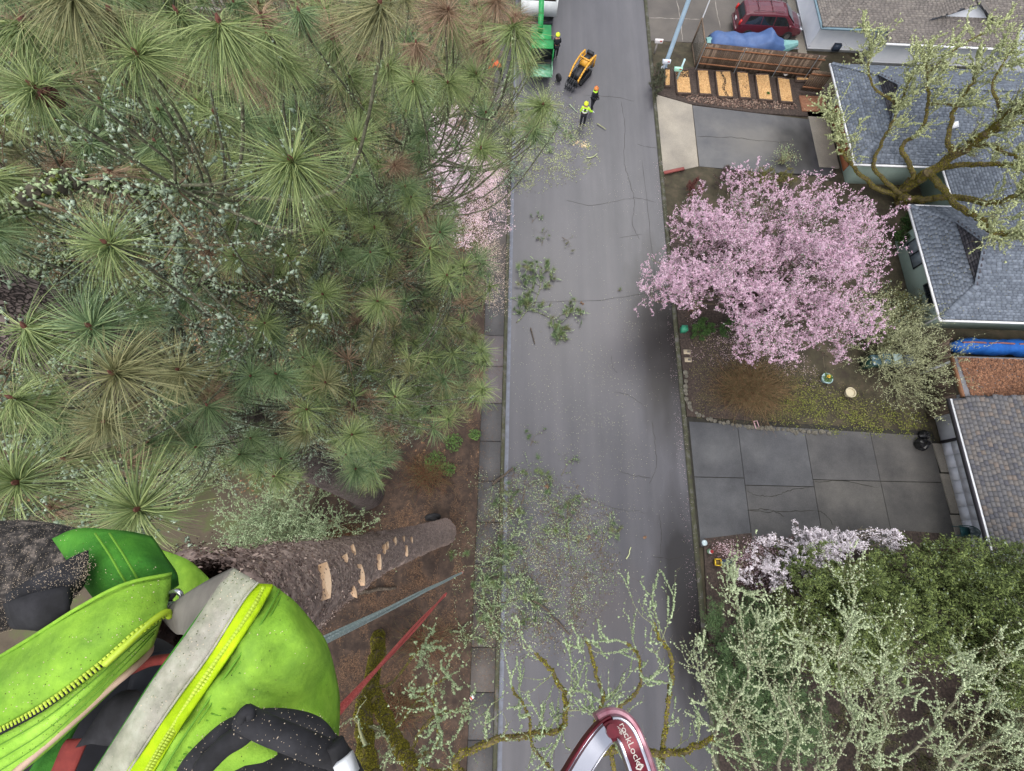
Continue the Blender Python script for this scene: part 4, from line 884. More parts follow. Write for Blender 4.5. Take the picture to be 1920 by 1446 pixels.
for s in (1.25, 3.05):
    V, f = lathe([(.18, -.1), (.36, -.1), (.38, -.05), (.38, .05), (.36, .1), (.18, .1)], 18); w = obj('wheel', (V[:, [2, 0, 1]] + [s, 33.7, .38], f), M_black, cp_)
    V, f = lathe([(.02, -.08), (.18, -.08), (.18, .08), (.02, .08)], 12); obj('rim', (V[:, [2, 0, 1]] + [s, 33.7, .38], f), M_mailw, w)
tr = thing('chip_truck', (2.0, 40, 0), 'white open chip truck at the top edge with a dark load inside', 'truck')
M_tw = mat('truck_white', sr(200, 204, 206), sr(216, 218, 220), scale=3, rough=.4)
obj('bed_wall', join(box(.75, .83, 36.2, 41.5, 1.0, 2.3), box(3.27, 3.35, 36.2, 41.5, 1.0, 2.3), box(.83, 3.27, 36.2, 36.28, 1.0, 2.0), box(.83, 3.27, 41.4, 41.5, 1.0, 2.8)), M_tw, tr)
obj('bed_floor', box(.83, 3.27, 36.28, 41.4, 1.0, 1.1), M_tw, tr)
for y in (36.9, 38, 39.1, 40.2): obj('side_rib', box(3.352, 3.42, y, y + .08, 1.0, 2.25), M_tw, tr)
obj('frame', box(1.6, 2.4, 36.3, 45, .6, .9), M_dk, tr); obj('cab', box(.85, 3.25, 42, 44.5, .8, 2.7), M_tw, tr); obj('rear_bumper', box(1.0, 3.1, 36.0, 36.18, .5, .7), M_dk, tr)
P = scat([(.85, 37.3), (3.25, 37.3), (3.25, 41.3), (.85, 41.3)], 3500, 1.9); P[:, 2] += .35 * rng.random(len(P)) + .15 * np.sin(P[:, 0] * 3)
o = obj('load', leaves(P, .09), mat('dark_brush', sr(36, 42, 30), sr(74, 66, 50), sr(50, 58, 38), island=True, rough=.9), tr); o['kind'] = 'stuff'
obj('load_base', box(.86, 3.24, 37.2, 41.3, 1.12, 1.95), M_duff, tr)
for x in (1.0, 3.1):
    for y in (37.6, 43):
        V, f = lathe([(.2, -.14), (.46, -.14), (.48, -.08), (.48, .08), (.46, .14), (.2, .14)], 18); w = obj('wheel', (V[:, [2, 0, 1]] + [x, y, .48], f), M_black, tr)
wh_ = thing('spare_wheel', (3.55, 31.3, 0), 'small black wheel standing by the end of the chipper tray', 'wheel', rz=.6)
V, f = lathe([(.1, -.09), (.24, -.09), (.26, -.04), (.26, .04), (.24, .09), (.1, .09)], 16); obj('tyre', (V[:, [2, 0, 1]] + [0, 0, .26], f), M_black, wh_, local=True); V, f = lathe([(.02, -.05), (.11, -.05), (.11, .05), (.02, .05)], 10); obj('rim', (V[:, [2, 0, 1]] + [0, 0, .26], f), M_dk, wh_, local=True)
# ================================================================ vegetation
def sprout(P, Dd, L, Rr, gens=3, nseg=5, kids=4, spread=.8, wig=.25, up=.1, lenf=.55, radf=.55, g=rng, kmin=.15, flat=1.0, bias=None):
    """a whole order of branching at a time; returns segment arrays"""
    P = np.atleast_2d(P).astype(float); Dd = np.atleast_2d(Dd).astype(float); m = len(P)
    L = np.broadcast_to(L, (m,)).astype(float); Rr = np.broadcast_to(Rr, (m,)).astype(float)
    o0, o1, a0, a1, gg, dd = [], [], [], [], [], []
    for gen in range(gens):
        m = len(P); Dd = Dd / (np.linalg.norm(Dd, axis=1)[:, None] + 1e-9); nodes, dirs = [], []
        for s in range(nseg):
            r0 = Rr * (1 - .75 * s / nseg); r1 = Rr * (1 - .75 * (s + 1) / nseg)
            Q = P + Dd * (L / nseg)[:, None]; o0.append(P); o1.append(Q); a0.append(r0); a1.append(r1); gg.append(np.full(m, gen)); dd.append(Dd)
            Dd = Dd + g.normal(0, wig, (m, 3)) * [1, 1, flat] + [0, 0, up * .3]
            if bias is not None: Dd = Dd + bias * .1
            Dd /= np.linalg.norm(Dd, axis=1)[:, None]; P = Q; nodes.append(P); dirs.append(Dd)
        if gen == gens - 1: break
        N = np.stack(nodes, 1); K = np.stack(dirs, 1); k0 = max(0, int(kmin * nseg))
        idx = g.integers(k0, nseg, (m, kids)); idx[:, 0] = nseg - 1
        rows = np.arange(m)[:, None]; NP = N[rows, idx].reshape(-1, 3); ND = K[rows, idx].reshape(-1, 3)
        r = rand_unit(len(NP), g) * [1, 1, flat]; r -= ND * (r * ND).sum(1)[:, None]; r /= np.linalg.norm(r, axis=1)[:, None] + 1e-9
        sp = spread * (0.6 + .8 * g.random((len(NP), 1))); Dn = ND + r * np.tan(np.clip(sp, 0, 1.3)) + [0, 0, up]
        f = lenf * (.6 + .8 * g.random(len(NP))); Ln = np.repeat(L, kids) * f; Rn = np.repeat(Rr, kids) * radf * (1 - .6 * (idx.ravel() / nseg))
        P, Dd, L, Rr = NP, Dn, Ln, np.maximum(Rn, .0025)
    c = np.concatenate; return dict(p=c(o0), q=c(o1), r=c(a0), s=c(a1), g=c(gg), d=c(dd))
def merge(*S): return {k: np.concatenate([s[k] for s in S]) for k in S[0]}
def keep(S, mask): return {k: v[mask] for k, v in S.items()}
def seg_mesh(S, n=3): return segs(S['p'], S['q'], S['r'], S['s'], n)
def along(S, n, jit=.02, g=rng, wt=None):
    """n random places on the segments"""
    L = np.linalg.norm(S['q'] - S['p'], axis=1); w = L * (1 if wt is None else wt); i = g.choice(len(L), n, p=w / w.sum())
    t = g.random((n, 1)); return S['p'][i] * (1 - t) + S['q'][i] * t + g.normal(0, 1, (n, 3)) * (jit + S['r'][i][:, None] * .6), i
def fuzz(P, r, n, size, g=rng):
    """lumps all over a limb"""
    P = np.asarray(P, float); r = np.broadcast_to(r, (len(P),)); L = np.linalg.norm(np.diff(P, axis=0), axis=1); i = g.choice(len(L), n, p=L / L.sum()); t = g.random(n)
    c = P[i] + (P[i + 1] - P[i]) * t[:, None]; rr = r[i] + (r[i + 1] - r[i]) * t; T = (P[i + 1] - P[i]) / L[i][:, None]; v = rand_unit(n, g); v -= T * (v * T).sum(1)[:, None]; v /= np.linalg.norm(v, axis=1)[:, None]
    return tetras(c + v * rr[:, None], g.uniform(.5, 1.3, n) * size, g)
def px3(pts): return np.array([G(a, b, z) for a, b, z in pts])
M_lich = mat('pale_green_lichen', sr(126, 146, 108), sr(190, 206, 164), sr(160, 178, 136), island=True, rough=.95)
M_lichy = mat('yellow_green_lichen', sr(148, 156, 106), sr(204, 212, 166), sr(178, 186, 138), island=True, rough=.95)
M_lichg = mat('grey_lichen', sr(112, 128, 108), sr(176, 192, 170), sr(144, 160, 136), island=True, rough=.95)
M_moss = mat('olive_moss', sr(78, 76, 24), sr(150, 142, 44), sr(112, 106, 32), island=True, rough=.95)
M_bark = mat('grey_brown_bark', sr(60, 52, 44), sr(104, 94, 82), sr(80, 70, 60), scale=14, rough=.95, bump=.01, stretch=(1, 1, .3))
M_mbark = mat('mossy_bark', sr(74, 66, 32), sr(116, 104, 52), sr(88, 78, 58), scale=5, rough=.95, bump=.01)
M_twig = mat('thin_twigs', sr(78, 62, 50), sr(124, 104, 86), sr(98, 80, 66), island=True, rough=.9)
M_twigl = mat('lichened_twigs', sr(122, 122, 92), sr(164, 168, 132), sr(140, 142, 108), island=True, rough=.9)
M_pineb = mat('pine_bark', sr(70, 58, 52), sr(122, 106, 98), sr(96, 82, 76), scale=10, rough=.95, bump=.015, stretch=(1, 1, .25))

def lichen_limbs(name, limbs, t, mossr=.6, nk=6, L=1.3, tw=3, up=.25, dens=1.0, lm=None, lsize=.03, bark=None, g=rng, mossm=None, spread=.8, R0=None, bias=None, moss_n=1.0, minz=.5, r_tw=.012, kids=3, tipbias=False, jit=.012, wig=.28):
    """t > limb (> moss, lichen, twigs); limbs = [(world path, radius at the foot, radius at the tip)]"""
    lm = lm or M_lich
    for P, ra, rb in limbs:
        P = smooth_path(P, 5); P[1:-1] += g.normal(0, ra * .25, P[1:-1].shape); r = np.linspace(ra, rb, len(P)); L_ = np.linalg.norm(np.diff(P, axis=0), axis=1).sum()
        lb = obj('limb', tube(P, r, 8, lump=.08, seed=int(L_ * 100)), bark or M_mbark, t)
        if moss_n: o = obj('moss', fuzz(P, r, int(L_ * 420 * mossr * moss_n * (ra + rb) * 6), .028), mossm or M_moss, lb); o['kind'] = 'stuff'
        k = max(4, int(L_ * nk)); i = (len(P) * (.35 + .65 * g.random(k) ** (.6 if tipbias else .9))).astype(int).clip(0, len(P) - 1); i[0] = len(P) - 1
        T = np.gradient(P, axis=0); T /= np.linalg.norm(T, axis=1)[:, None]; v = rand_unit(k, g); v[:, 2] *= .6
        Dn = T[i] * .8 + v * 1.1 + [0, 0, up]
        S = sprout(P[i], Dn, g.uniform(.5, 1.1, k) * L, np.maximum(r[i] * .4, r_tw), gens=tw, nseg=6, kids=kids, spread=spread, wig=wig, up=up * .5, lenf=.55, g=g, bias=bias)
        S = keep(S, S['q'][:, 2] > minz)
        fin = (S['g'] == tw - 1) & (g.random(len(S['g'])) < .75)
        o = obj('twigs', seg_mesh(keep(S, ~fin)), M_twigl, lb); o['kind'] = 'stuff'; o = obj('fine_twigs', seg_mesh(keep(S, fin)), M_twig, lb); o['kind'] = 'stuff'; S = keep(S, ~fin)
        Ls = np.linalg.norm(S['q'] - S['p'], axis=1).sum(); wt = np.where(S['g'] == tw - 1, .35, 1.0)
        clump = .5 + .5 * np.sin(S['p'] @ np.array([3.1, 2.3, 1.7])) ; n_ = int(Ls * 22 * dens)
        if n_ > 5:
            Q, _ = along(S, n_, jit, g, wt * (.15 + clump ** 2)); o = obj('lichen', tetras(Q, g.uniform(.5, 1.6, len(Q)) * lsize, g), lm, lb); o['kind'] = 'stuff'

# ---- the big mossy maple top right
TZ = 1.0
mp_ = thing('mossy_tree', G(1690, 378, 0), 'large bare tree with thick olive mossy limbs and pale lichen over the green house roofs', 'tree')
def LB(pts, ra, rb): return (px3([(a, b, z * TZ) for a, b, z in pts]), ra, rb)
tl = [LB([(1688, 382, .1), (1700, 350, 1.4), (1730, 330, 2.6), (1790, 290, 4.4), (1830, 265, 5.6), (1880, 225, 7.3), (1925, 195, 8.6), (1980, 160, 9.6)], .34, .10),
      LB([(1750, 318, 3), (1790, 312, 3.8), (1830, 310, 4.6), (1870, 308, 5.2), (1920, 312, 6), (1985, 308, 7)], .17, .06),
      LB([(1690, 370, 1.2), (1740, 373, 2.4), (1790, 368, 3.6), (1850, 380, 5), (1890, 374, 5.8), (1920, 358, 6.5), (1980, 330, 7.4)], .2, .07),
      LB([(1745, 328, 3), (1765, 352, 3.6), (1785, 376, 4.2), (1812, 396, 4.9), (1843, 413, 5.6), (1852, 432, 6), (1885, 440, 6.5), (1922, 442, 7), (1980, 436, 8)], .17, .07),
      LB([(1712, 335, 2.2), (1705, 305, 3), (1690, 281, 3.6), (1700, 265, 4), (1722, 250, 4.6), (1735, 225, 5.2), (1740, 190, 6), (1739, 160, 6.8), (1738, 125, 7.6), (1730, 95, 8.4)], .13, .035),
      LB([(1690, 365, 1.2), (1650, 330, 2), (1637, 310, 2.6), (1648, 280, 3.3), (1660, 255, 4), (1673, 228, 4.7), (1684, 202, 5.3), (1700, 165, 6.2), (1715, 130, 7)], .12, .03),
      LB([(1690, 370, .8), (1640, 350, 1.4), (1614, 328, 2), (1596, 306, 2.5), (1580, 288, 3), (1578, 262, 3.6), (1572, 235, 4.2), (1560, 205, 4.8)], .14, .03),
      LB([(1790, 290, 4.4), (1777, 268, 5), (1783, 235, 5.7), (1790, 205, 6.4), (1815, 170, 7.2), (1835, 130, 8)], .14, .04),
      LB([(1684, 202, 5.3), (1670, 186, 5.6), (1645, 172, 5.8), (1632, 150, 6.2), (1628, 125, 6.7), (1632, 95, 7.2), (1629, 62, 7.8)], .07, .025),
      LB([(1824, 270, 5.4), (1865, 275, 6), (1880, 285, 6.4), (1900, 292, 6.8), (1925, 306, 7.2)], .1, .05),
      LB([(1880, 225, 7.3), (1870, 190, 7.8), (1860, 160, 8.2), (1880, 120, 8.8), (1905, 85, 9.2)], .08, .025),
      LB([(1739, 197, 5.9), (1770, 195, 6.3), (1800, 200, 6.6), (1830, 195, 7)], .06, .03), LB([(1740, 138, 7.2), (1770, 110, 7.8), (1810, 80, 8.4), (1850, 60, 8.8)], .05, .02),
      LB([(1830, 265, 5.6), (1860, 250, 6.4), (1900, 235, 7), (1960, 215, 8)], .12, .06)]
lichen_limbs('maple', tl, mp_, nk=4.2, L=1.2, tw=3, dens=1.5, lm=M_lichy, lsize=.036, mossr=.5, r_tw=.012, kids=4, tipbias=True, wig=.2)

# ---- pink plum
def footprint(px, z): return np.array(gp(px, z))
M_pink = mat('pink_blossom', sr(172, 132, 152), sr(228, 202, 218), sr(204, 168, 190), island=True, rough=.8)
M_ptwig = mat('plum_twigs', sr(92, 76, 70), sr(134, 130, 104), sr(112, 104, 84), island=True, rough=.9)
plum_px = [(1190, 580), (1196, 500), (1232, 458), (1252, 398), (1290, 362), (1335, 340), (1385, 322), (1425, 344), (1470, 316), (1532, 326), (1562, 362), (1600, 340), (1655, 345), (1672, 380), (1655, 430), (1668, 480), (1690, 520), (1652, 545), (1628, 585), (1604, 640), (1578, 694), (1552, 655), (1520, 652), (1490, 695), (1455, 700), (1418, 682), (1376, 652), (1368, 612), (1318, 590), (1290, 604), (1268, 575), (1236, 584), (1212, 604)]
fp = footprint(plum_px, 4.3); pc = fp.mean(0)
def blossom_tree(name, base, fp, ztop, zlow, label, nl, nb, bm, bs, tm, seed, trunk_r=.2, fork=1.2, L=1.5, gens=4, patch=True, group=None, nb_per=3, cat='tree'):
    g = np.random.default_rng(seed); t = thing(name, (*base, 0), label, cat, group)
    fork_p = np.array([*base, fork])
    obj('trunk', tube(smooth_path([(*base, -.1), (base[0] + .05, base[1], fork * .5), tuple(fork_p)], 4), [trunk_r * 1.3] + [trunk_r] * 8, 10, lump=.05), M_bark, t)
    ends = scat(fp, nl, 0, g); c = fp.mean(0); S = []; R_ = np.abs(fp - c).max()
    for e in ends:
        rel = min(1, np.hypot(*(e[:2] - c)) / R_); zt = ztop - (ztop - zlow) * rel ** 2 * .85 - g.random() * .8
        mid = fork_p * .45 + np.array([e[0], e[1], zt]) * .55 + [g.normal(0, .2), g.normal(0, .2), .25]
        P = smooth_path([fork_p - [0, 0, .1], mid, (e[0], e[1], zt)], 6); r = np.linspace(trunk_r * .42, .02, len(P))
        obj('limb', tube(P, r, 6, lump=.06), M_bark, t); k = 7; i = g.integers(4, len(P), k); i[0] = len(P) - 1
        T = np.gradient(P, axis=0)[i]; T /= np.linalg.norm(T, axis=1)[:, None]; v = rand_unit(k, g); v[:, 2] *= .5
        S.append(sprout(P[i], T * .7 + v + [0, 0, .2], g.uniform(.6, 1.1, k) * L, .022, gens=gens, nseg=5, kids=3, spread=.7, wig=.2, up=.15, lenf=.62, g=g))
    S = merge(*S); ok = inpoly(S['q'][:, 0], S['q'][:, 1], fp) & (S['q'][:, 2] > zlow * .5); S = keep(S, ok)
    o = obj('twigs', seg_mesh(S), tm, t); o['kind'] = 'stuff'
    wt = np.where(S['g'] >= gens - 2, 1.0, .15)
    if patch: wt = wt * (.85 + (np.sin(S['p'] @ np.array([1.1, .5, .8])) * np.sin(S['p'] @ np.array([-.6, 1.3, .4]) + 1) + .45).clip(0, 1) ** 1.0)
    Q, i = along(S, nb, .02, g, wt); Q = np.repeat(Q, nb_per, 0) + g.normal(0, bs * .9, (nb * nb_per, 3)); Q = Q[inpoly(Q[:, 0], Q[:, 1], fp)]
    o = obj('blossom', leaves(Q, g.uniform(.6, 1.3, len(Q)) * bs, g=g, aspect=.8), bm, t); o['kind'] = 'stuff'
    return t, S
plum, Sp = blossom_tree('plum_tree', pc + [.3, -.5], fp, 5.6, 3.2, 'large spreading plum tree in pink blossom in front of the green house', 66, 70000, M_pink, .025, M_ptwig, 11, L=1.25)
Q, _ = along(Sp, 14000, .02); o = obj('lichen', tetras(Q, rng.uniform(.015, .04, len(Q))), M_lichg, plum); o['kind'] = 'stuff'
# ---- white blossom shrub
M_whiteb = mat('white_blossom', sr(196, 186, 190), sr(250, 244, 248), sr(230, 220, 228), island=True, rough=.8)
wpx = [(1378, 1085), (1396, 1035), (1420, 1000), (1450, 988), (1478, 972), (1500, 990), (1540, 1000), (1560, 985), (1590, 998), (1610, 985), (1640, 995), (1665, 992), (1700, 998), (1690, 1012), (1720, 1040), (1680, 1040), (1640, 1030), (1580, 1030), (1530, 1060), (1520, 1090), (1508, 1118), (1470, 1105), (1440, 1112), (1410, 1095)]
fpw = footprint(wpx, 1.8); blossom_tree('white_plum_tree', fpw[:12].mean(0) + [-.2, -1.1], fpw, 3.0, 1.2, 'small plum tree in white blossom at the corner of the concrete driveway', 28, 8000, M_whiteb, .027, M_ptwig, 5, trunk_r=.1, fork=.5, L=.8, gens=3, patch=False, nb_per=3)
# ---- pale cherry on the left
cpx = [(795, 220), (830, 195), (880, 205), (905, 260), (880, 300), (890, 340), (860, 400), (835, 420), (806, 390), (788, 330), (796, 280)]
fpc = footprint(cpx, 2.5); blossom_tree('cherry_tree', fpc.mean(0), fpc, 4.0, 1.8, 'small pale pink cherry in flower beyond the pine beside the sidewalk', 16, 9000, mat('pale_cherry_blossom', sr(200, 176, 184), sr(246, 230, 236), sr(226, 206, 214), island=True, rough=.8), .04, M_ptwig, 6, trunk_r=.12, fork=1.0, L=1.0, gens=3, patch=True)

# ---- evergreens lower right
M_everg = mat('olive_evergreen', sr(62, 74, 40), sr(132, 146, 84), sr(98, 114, 60), island=True, rough=.85)
M_cedar = mat('blue_green_cedar', sr(48, 68, 44), sr(100, 124, 78), sr(74, 98, 60), island=True, rough=.85)
def bush(name, fp, ztop, label, nfol, m, leaf, seed, inner=None, nl=60, lichen=0, dome=1.2, L=1.0, cat='tree', zlow=.4, tm=None, gens=3, aspect=.3, cluster=5, lm=None, trunk=True):
    g = np.random.default_rng(seed); c = fp.mean(0); t = thing(name, (*c, 0), label, cat)
    if trunk: obj('trunk', tube([(*c, -.1), (c[0], c[1], ztop * .55)], [.16, .05], 8), M_bark, t)
    e = scat(fp, nl, 0, g); edge = np.array([np.min(np.hypot(*(fp - q[:2]).T)) for q in e]); h = ztop * (1 - np.exp(-edge / dome)) * g.uniform(.75, 1.05, nl) + zlow
    e[:, 2] = h; A = np.column_stack([np.tile(c, (nl, 1)) * .35 + e[:, :2] * .65, h * .45]); Dn = e - A; Ld = np.linalg.norm(Dn, axis=1)
    S = sprout(A, Dn, Ld * 1.05, .03, gens=gens, nseg=6, kids=5, spread=.75, wig=.12, up=.12, lenf=.5 * L, g=g)
    ok = inpoly(S['q'][:, 0], S['q'][:, 1], fp) & (S['q'][:, 2] > .1); S = keep(S, ok)
    o = obj('branches', seg_mesh(S), tm or M_twig, t); o['kind'] = 'stuff'
    wt = np.where(S['g'] >= 1, 1.0, .2) * (.35 + (S['q'][:, 2] / ztop).clip(0, 1)); Q, i = along(S, nfol, .03, g, wt); Q = np.repeat(Q, cluster, 0); dr = np.repeat(S['d'][i], cluster, 0)
    Q = Q + g.normal(0, leaf * .9, Q.shape); N = rand_unit(len(Q), g); N[:, 2] = abs(N[:, 2]) + .5
    o = obj('foliage', leaves(Q, g.uniform(.6, 1.3, len(Q)) * leaf, N, g, aspect), m, t); o['kind'] = 'stuff'
    if lichen: Q, _ = along(keep(S, S['q'][:, 2] > ztop * .5), lichen, .03, g); o = obj('lichen', tetras(Q, g.uniform(.02, .05, len(Q)), g), lm or M_lichg, t); o['kind'] = 'stuff'
    return t, S
ev1 = footprint([(1500, 1110), (1515, 1060), (1540, 1020), (1575, 1005), (1610, 1030), (1660, 1040), (1700, 1062), (1735, 1080), (1740, 1150), (1720, 1240), (1700, 1300), (1600, 1310), (1520, 1260), (1490, 1180)], 4.5)
ev2 = footprint([(1700, 1062), (1722, 1030), (1752, 1005), (1770, 985), (1800, 1000), (1835, 1015), (1860, 985), (1885, 1000), (1930, 1005), (2000, 1020), (2000, 1330), (1780, 1300), (1740, 1240), (1720, 1150)], 4.5)
bush('evergreen_tree', ev1, 5.2, 'dense olive green evergreen right behind the white blossoming plum', 15000, M_everg, .065, 21, nl=90, lichen=3000)
bush('evergreen_tree', ev2, 5.4, 'dense olive green evergreen reaching up in front of the white garage', 16000, M_everg, .07, 22, nl=100, lichen=3500)
cd = footprint([(1345, 1095), (1380, 1065), (1410, 1095), (1440, 1120), (1480, 1125), (1500, 1180), (1520, 1260), (1560, 1300), (1540, 1420), (1480, 1460), (1380, 1440), (1340, 1330), (1335, 1200)], 2.6)
bush('cedar_shrub', cd, 3.2, 'dark blue-green feathery cedar along the right kerb below the white plum', 13000, M_cedar, .06, 23, nl=90, aspect=.18, cat='shrub')
kp = footprint([(1560, 1300), (1700, 1290), (1990, 1310), (1990, 1560), (1500, 1560)], 1.2)
bush('low_shrub', kp, 1.5, 'low dark undergrowth beneath the lichened branches in the lower right corner', 9000, mat('dark_undergrowth', sr(46, 52, 32), sr(104, 100, 70), sr(72, 74, 48), island=True, rough=.9), .05, 24, nl=60, cat='shrub', trunk=False)
# ---- shrubs of the planting bed
M_dkshrub = mat('dark_shrub_leaf', sr(44, 50, 36), sr(96, 98, 78), sr(66, 72, 54), island=True, rough=.85)
bush('dark_shrub', footprint([(1216, 130), (1236, 120), (1247, 140), (1245, 178), (1228, 182), (1218, 160)], .7), 1.0, 'dark grey-green shrub at the kerb between the mailboxes and the pale apron', 1500, M_dkshrub, .035, 31, nl=26, cat='shrub', trunk=False, L=.6, dome=.5)
M_fern = mat('green_fern_leaf', sr(34, 60, 28), sr(78, 110, 52), sr(56, 86, 38), island=True, rough=.8)
bush('green_shrub', footprint([(1294, 604), (1318, 596), (1340, 612), (1336, 636), (1310, 642), (1296, 630)], .6), .7, 'fresh green low shrub just right of the green utility box', 900, M_fern, .045, 32, nl=20, cat='shrub', trunk=False, L=.6, dome=.5)
bush('green_shrub', footprint([(1344, 605), (1370, 596), (1384, 612), (1372, 632), (1352, 630)], .6), .6, 'fresh green spiky shrub at the lower left edge of the pink plum', 700, M_fern, .05, 33, nl=16, cat='shrub', trunk=False, L=.6, aspect=.15, dome=.5)
bush('dark_shrub', footprint([(1340, 318), (1366, 306), (1392, 312), (1402, 336), (1372, 352), (1344, 342)], .8), .9, 'rounded purplish dark shrub below the asphalt driveway', 1500, mat('purple_shrub', sr(56, 44, 44), sr(104, 92, 84), sr(78, 66, 60), island=True, rough=.9), .03, 34, nl=30, cat='shrub', trunk=False, L=.6, dome=.6)
bush('green_shrub', footprint([(1400, 322), (1450, 316), (1492, 320), (1496, 340), (1440, 348), (1402, 342)], .6), .6, 'low olive shrub strip along the lower edge of the asphalt driveway', 1400, mat('olive_leaf', sr(78, 80, 36), sr(128, 126, 66), sr(102, 102, 50), island=True, rough=.9), .03, 35, nl=30, cat='shrub', trunk=False, L=.6, dome=.5)
bush('red_shrub', footprint([(1286, 340), (1312, 332), (1322, 352), (1310, 368), (1288, 366)], .7), .7, 'small dark red shrub at the upper left edge of the pink plum', 800, mat('red_leaf', sr(72, 36, 36), sr(112, 66, 60), island=True, rough=.9), .03, 36, nl=18, cat='shrub', trunk=False, L=.6, dome=.5)
bush('green_shrub', footprint([(1675, 425), (1700, 400), (1724, 425), (1700, 455), (1680, 455)], .8), 1.0, 'bright green shrub between the pink plum and the mint wall', 800, M_fern, .05, 37, nl=18, cat='shrub', trunk=False, L=.6, dome=.5)
bush('leafy_shrub', footprint([(1640, 560), (1670, 520), (1700, 540), (1740, 560), (1750, 590), (1710, 640), (1660, 650), (1620, 620)], 1.2), 1.5, 'loose olive shrub against the mint wall below the dark window', 2400, mat('mid_olive_leaf', sr(66, 72, 40), sr(136, 138, 92), sr(96, 100, 60), island=True, rough=.9), .035, 38, nl=50, cat='shrub', L=.8, dome=.8, lichen=900)
# twiggy shrubs: bare arching shoots
def twig_shrub(name, ctr, rad, h, n, label, m, seed, kids=3, gens=3, lichen=0, lm=None, L=1.0, r=.008, cat='shrub', up=.1, lsz=.03, m2=None):
    g = np.random.default_rng(seed); t = thing(name, (ctr[0], ctr[1], 0), label, cat); a = g.random(n) * 2 * math.pi; el = g.uniform(.15, 1.2, n)
    Dn = np.column_stack([np.cos(a) * np.cos(el) * rad[0], np.sin(a) * np.cos(el) * rad[1], np.sin(el) * h * .9])
    P = np.array([ctr[0], ctr[1], .1]) + np.column_stack([g.normal(0, rad[0] * .12, n), g.normal(0, rad[1] * .12, n), np.zeros(n)])
    S = sprout(P, Dn, np.linalg.norm(Dn, axis=1) * .75 * g.uniform(.7, 1.15, n), r, gens=gens, nseg=7, kids=kids, spread=.55, wig=.16, up=-up, lenf=.45 * L, g=g); S = keep(S, S['q'][:, 2] > .05)
    h_ = g.random(len(S['p'])) < .5; o = obj('shoots', seg_mesh(keep(S, h_)), m, t); o['kind'] = 'stuff'; o = obj('side_shoots', seg_mesh(keep(S, ~h_)), m2 or m, t); o['kind'] = 'stuff'
    if lichen: Q, _ = along(S, lichen, .01, g); o = obj('lichen', tetras(Q, g.uniform(.5, 1.5, len(Q)) * lsz, g), lm or M_lich, t); o['kind'] = 'stuff'
    return t, S
M_brtw = mat('red_brown_shoots', sr(104, 76, 56), sr(170, 136, 102), sr(134, 102, 74), island=True, rough=.9); M_oltw = mat('olive_shoots', sr(84, 78, 52), sr(136, 126, 88), sr(108, 100, 68), island=True, rough=.9)
c = G(1410, 730, .3); twig_shrub('bare_shrub', c, (2.9, 2.1), 1.3, 420, 'wide leafless brown shrub of arching shoots below the pink plum', M_brtw, 41, gens=3, kids=5, m2=M_oltw, r=.024)
c = G(1660, 690, .3); tw1, _ = twig_shrub('lichened_small_tree', c + [0, .8, 0], (3.2, 3.0), 3.6, 34, 'small bare tree with pale lichened twigs over the wheeled bins', M_twigl, 42, gens=4, kids=5, lichen=13000, lm=mat('cream_lichen', sr(136, 142, 102), sr(204, 208, 170), sr(170, 174, 134), island=True, rough=.95), L=1.15, r=.04, cat='tree', up=-.1, lsz=.026)
c = G(1470, 300, .3); twig_shrub('bare_shrub', c, (.9, .8), 1.5, 50, 'thin straw coloured bare shrub at the lower edge of the asphalt driveway', mat('straw_shoots', sr(120, 106, 72), sr(168, 154, 112), island=True, rough=.9), 43, gens=3, kids=3, lichen=500)
c = G(1700, 590, .3); twig_shrub('bare_shrub', c, (1.2, 1.2), 2.2, 50, 'bare twiggy shrub leaning against the mint wall', M_twig, 44, gens=3, kids=3)
c = G(1300, 575, .3); twig_shrub('bare_shrub', c, (.6, .9), 1.2, 30, 'reddish bare shoots beside the kerb under the plum edge', M_brtw, 45, gens=2, kids=3)

# ---- left: brambles, weeds and small lichened trees under the pine
for (a, b_, rx, ry, n, lab, sd) in ((800, 890, 2.0, 1.6, 260, 'red-brown bramble tangle between the pine needles and the sidewalk', 51), (640, 1010, 2.2, 1.2, 180, 'brown bramble tangle behind the climbed trunk', 52), (850, 700, .9, 2.2, 200, 'narrow red-brown bramble strip along the sidewalk edge under the pine', 53),
                              (740, 1330, 2.2, 1.6, 260, 'brown bramble tangle around the mossy stems at the bottom', 54), (800, 1200, 2.2, 1.4, 160, 'sparse brown bramble below the two hanging ropes', 55)):
    c = G(a, b_, .2); twig_shrub('bramble', c, (rx, ry), .7, n, lab, mat('bramble_red', sr(88, 48, 36), sr(140, 90, 66), sr(112, 68, 50), island=True, rough=.9), sd, gens=3, kids=4, r=.016, m2=M_oltw)
for k, (a, b_, r_, n, lab) in enumerate(((850, 830, .55, 260, 'round-leaved green weed patch nearest the old sidewalk slabs'), (815, 865, .6, 320, 'round-leaved green weed patch in the middle of the bramble'), (890, 815, .35, 160, 'green weeds spilling over the sidewalk edge'), (840, 880, .4, 160, 'small green weed patch below the middle one in the bramble'), (30, 275, .7, 260, 'dark green weed clump at the left edge beyond the pine'))):
    plantlet(a, b_, r_, n, lab, m=M_fern if k == 4 else M_green, z=.3, name='weed_patch', leaf=.06, hgt=.3)
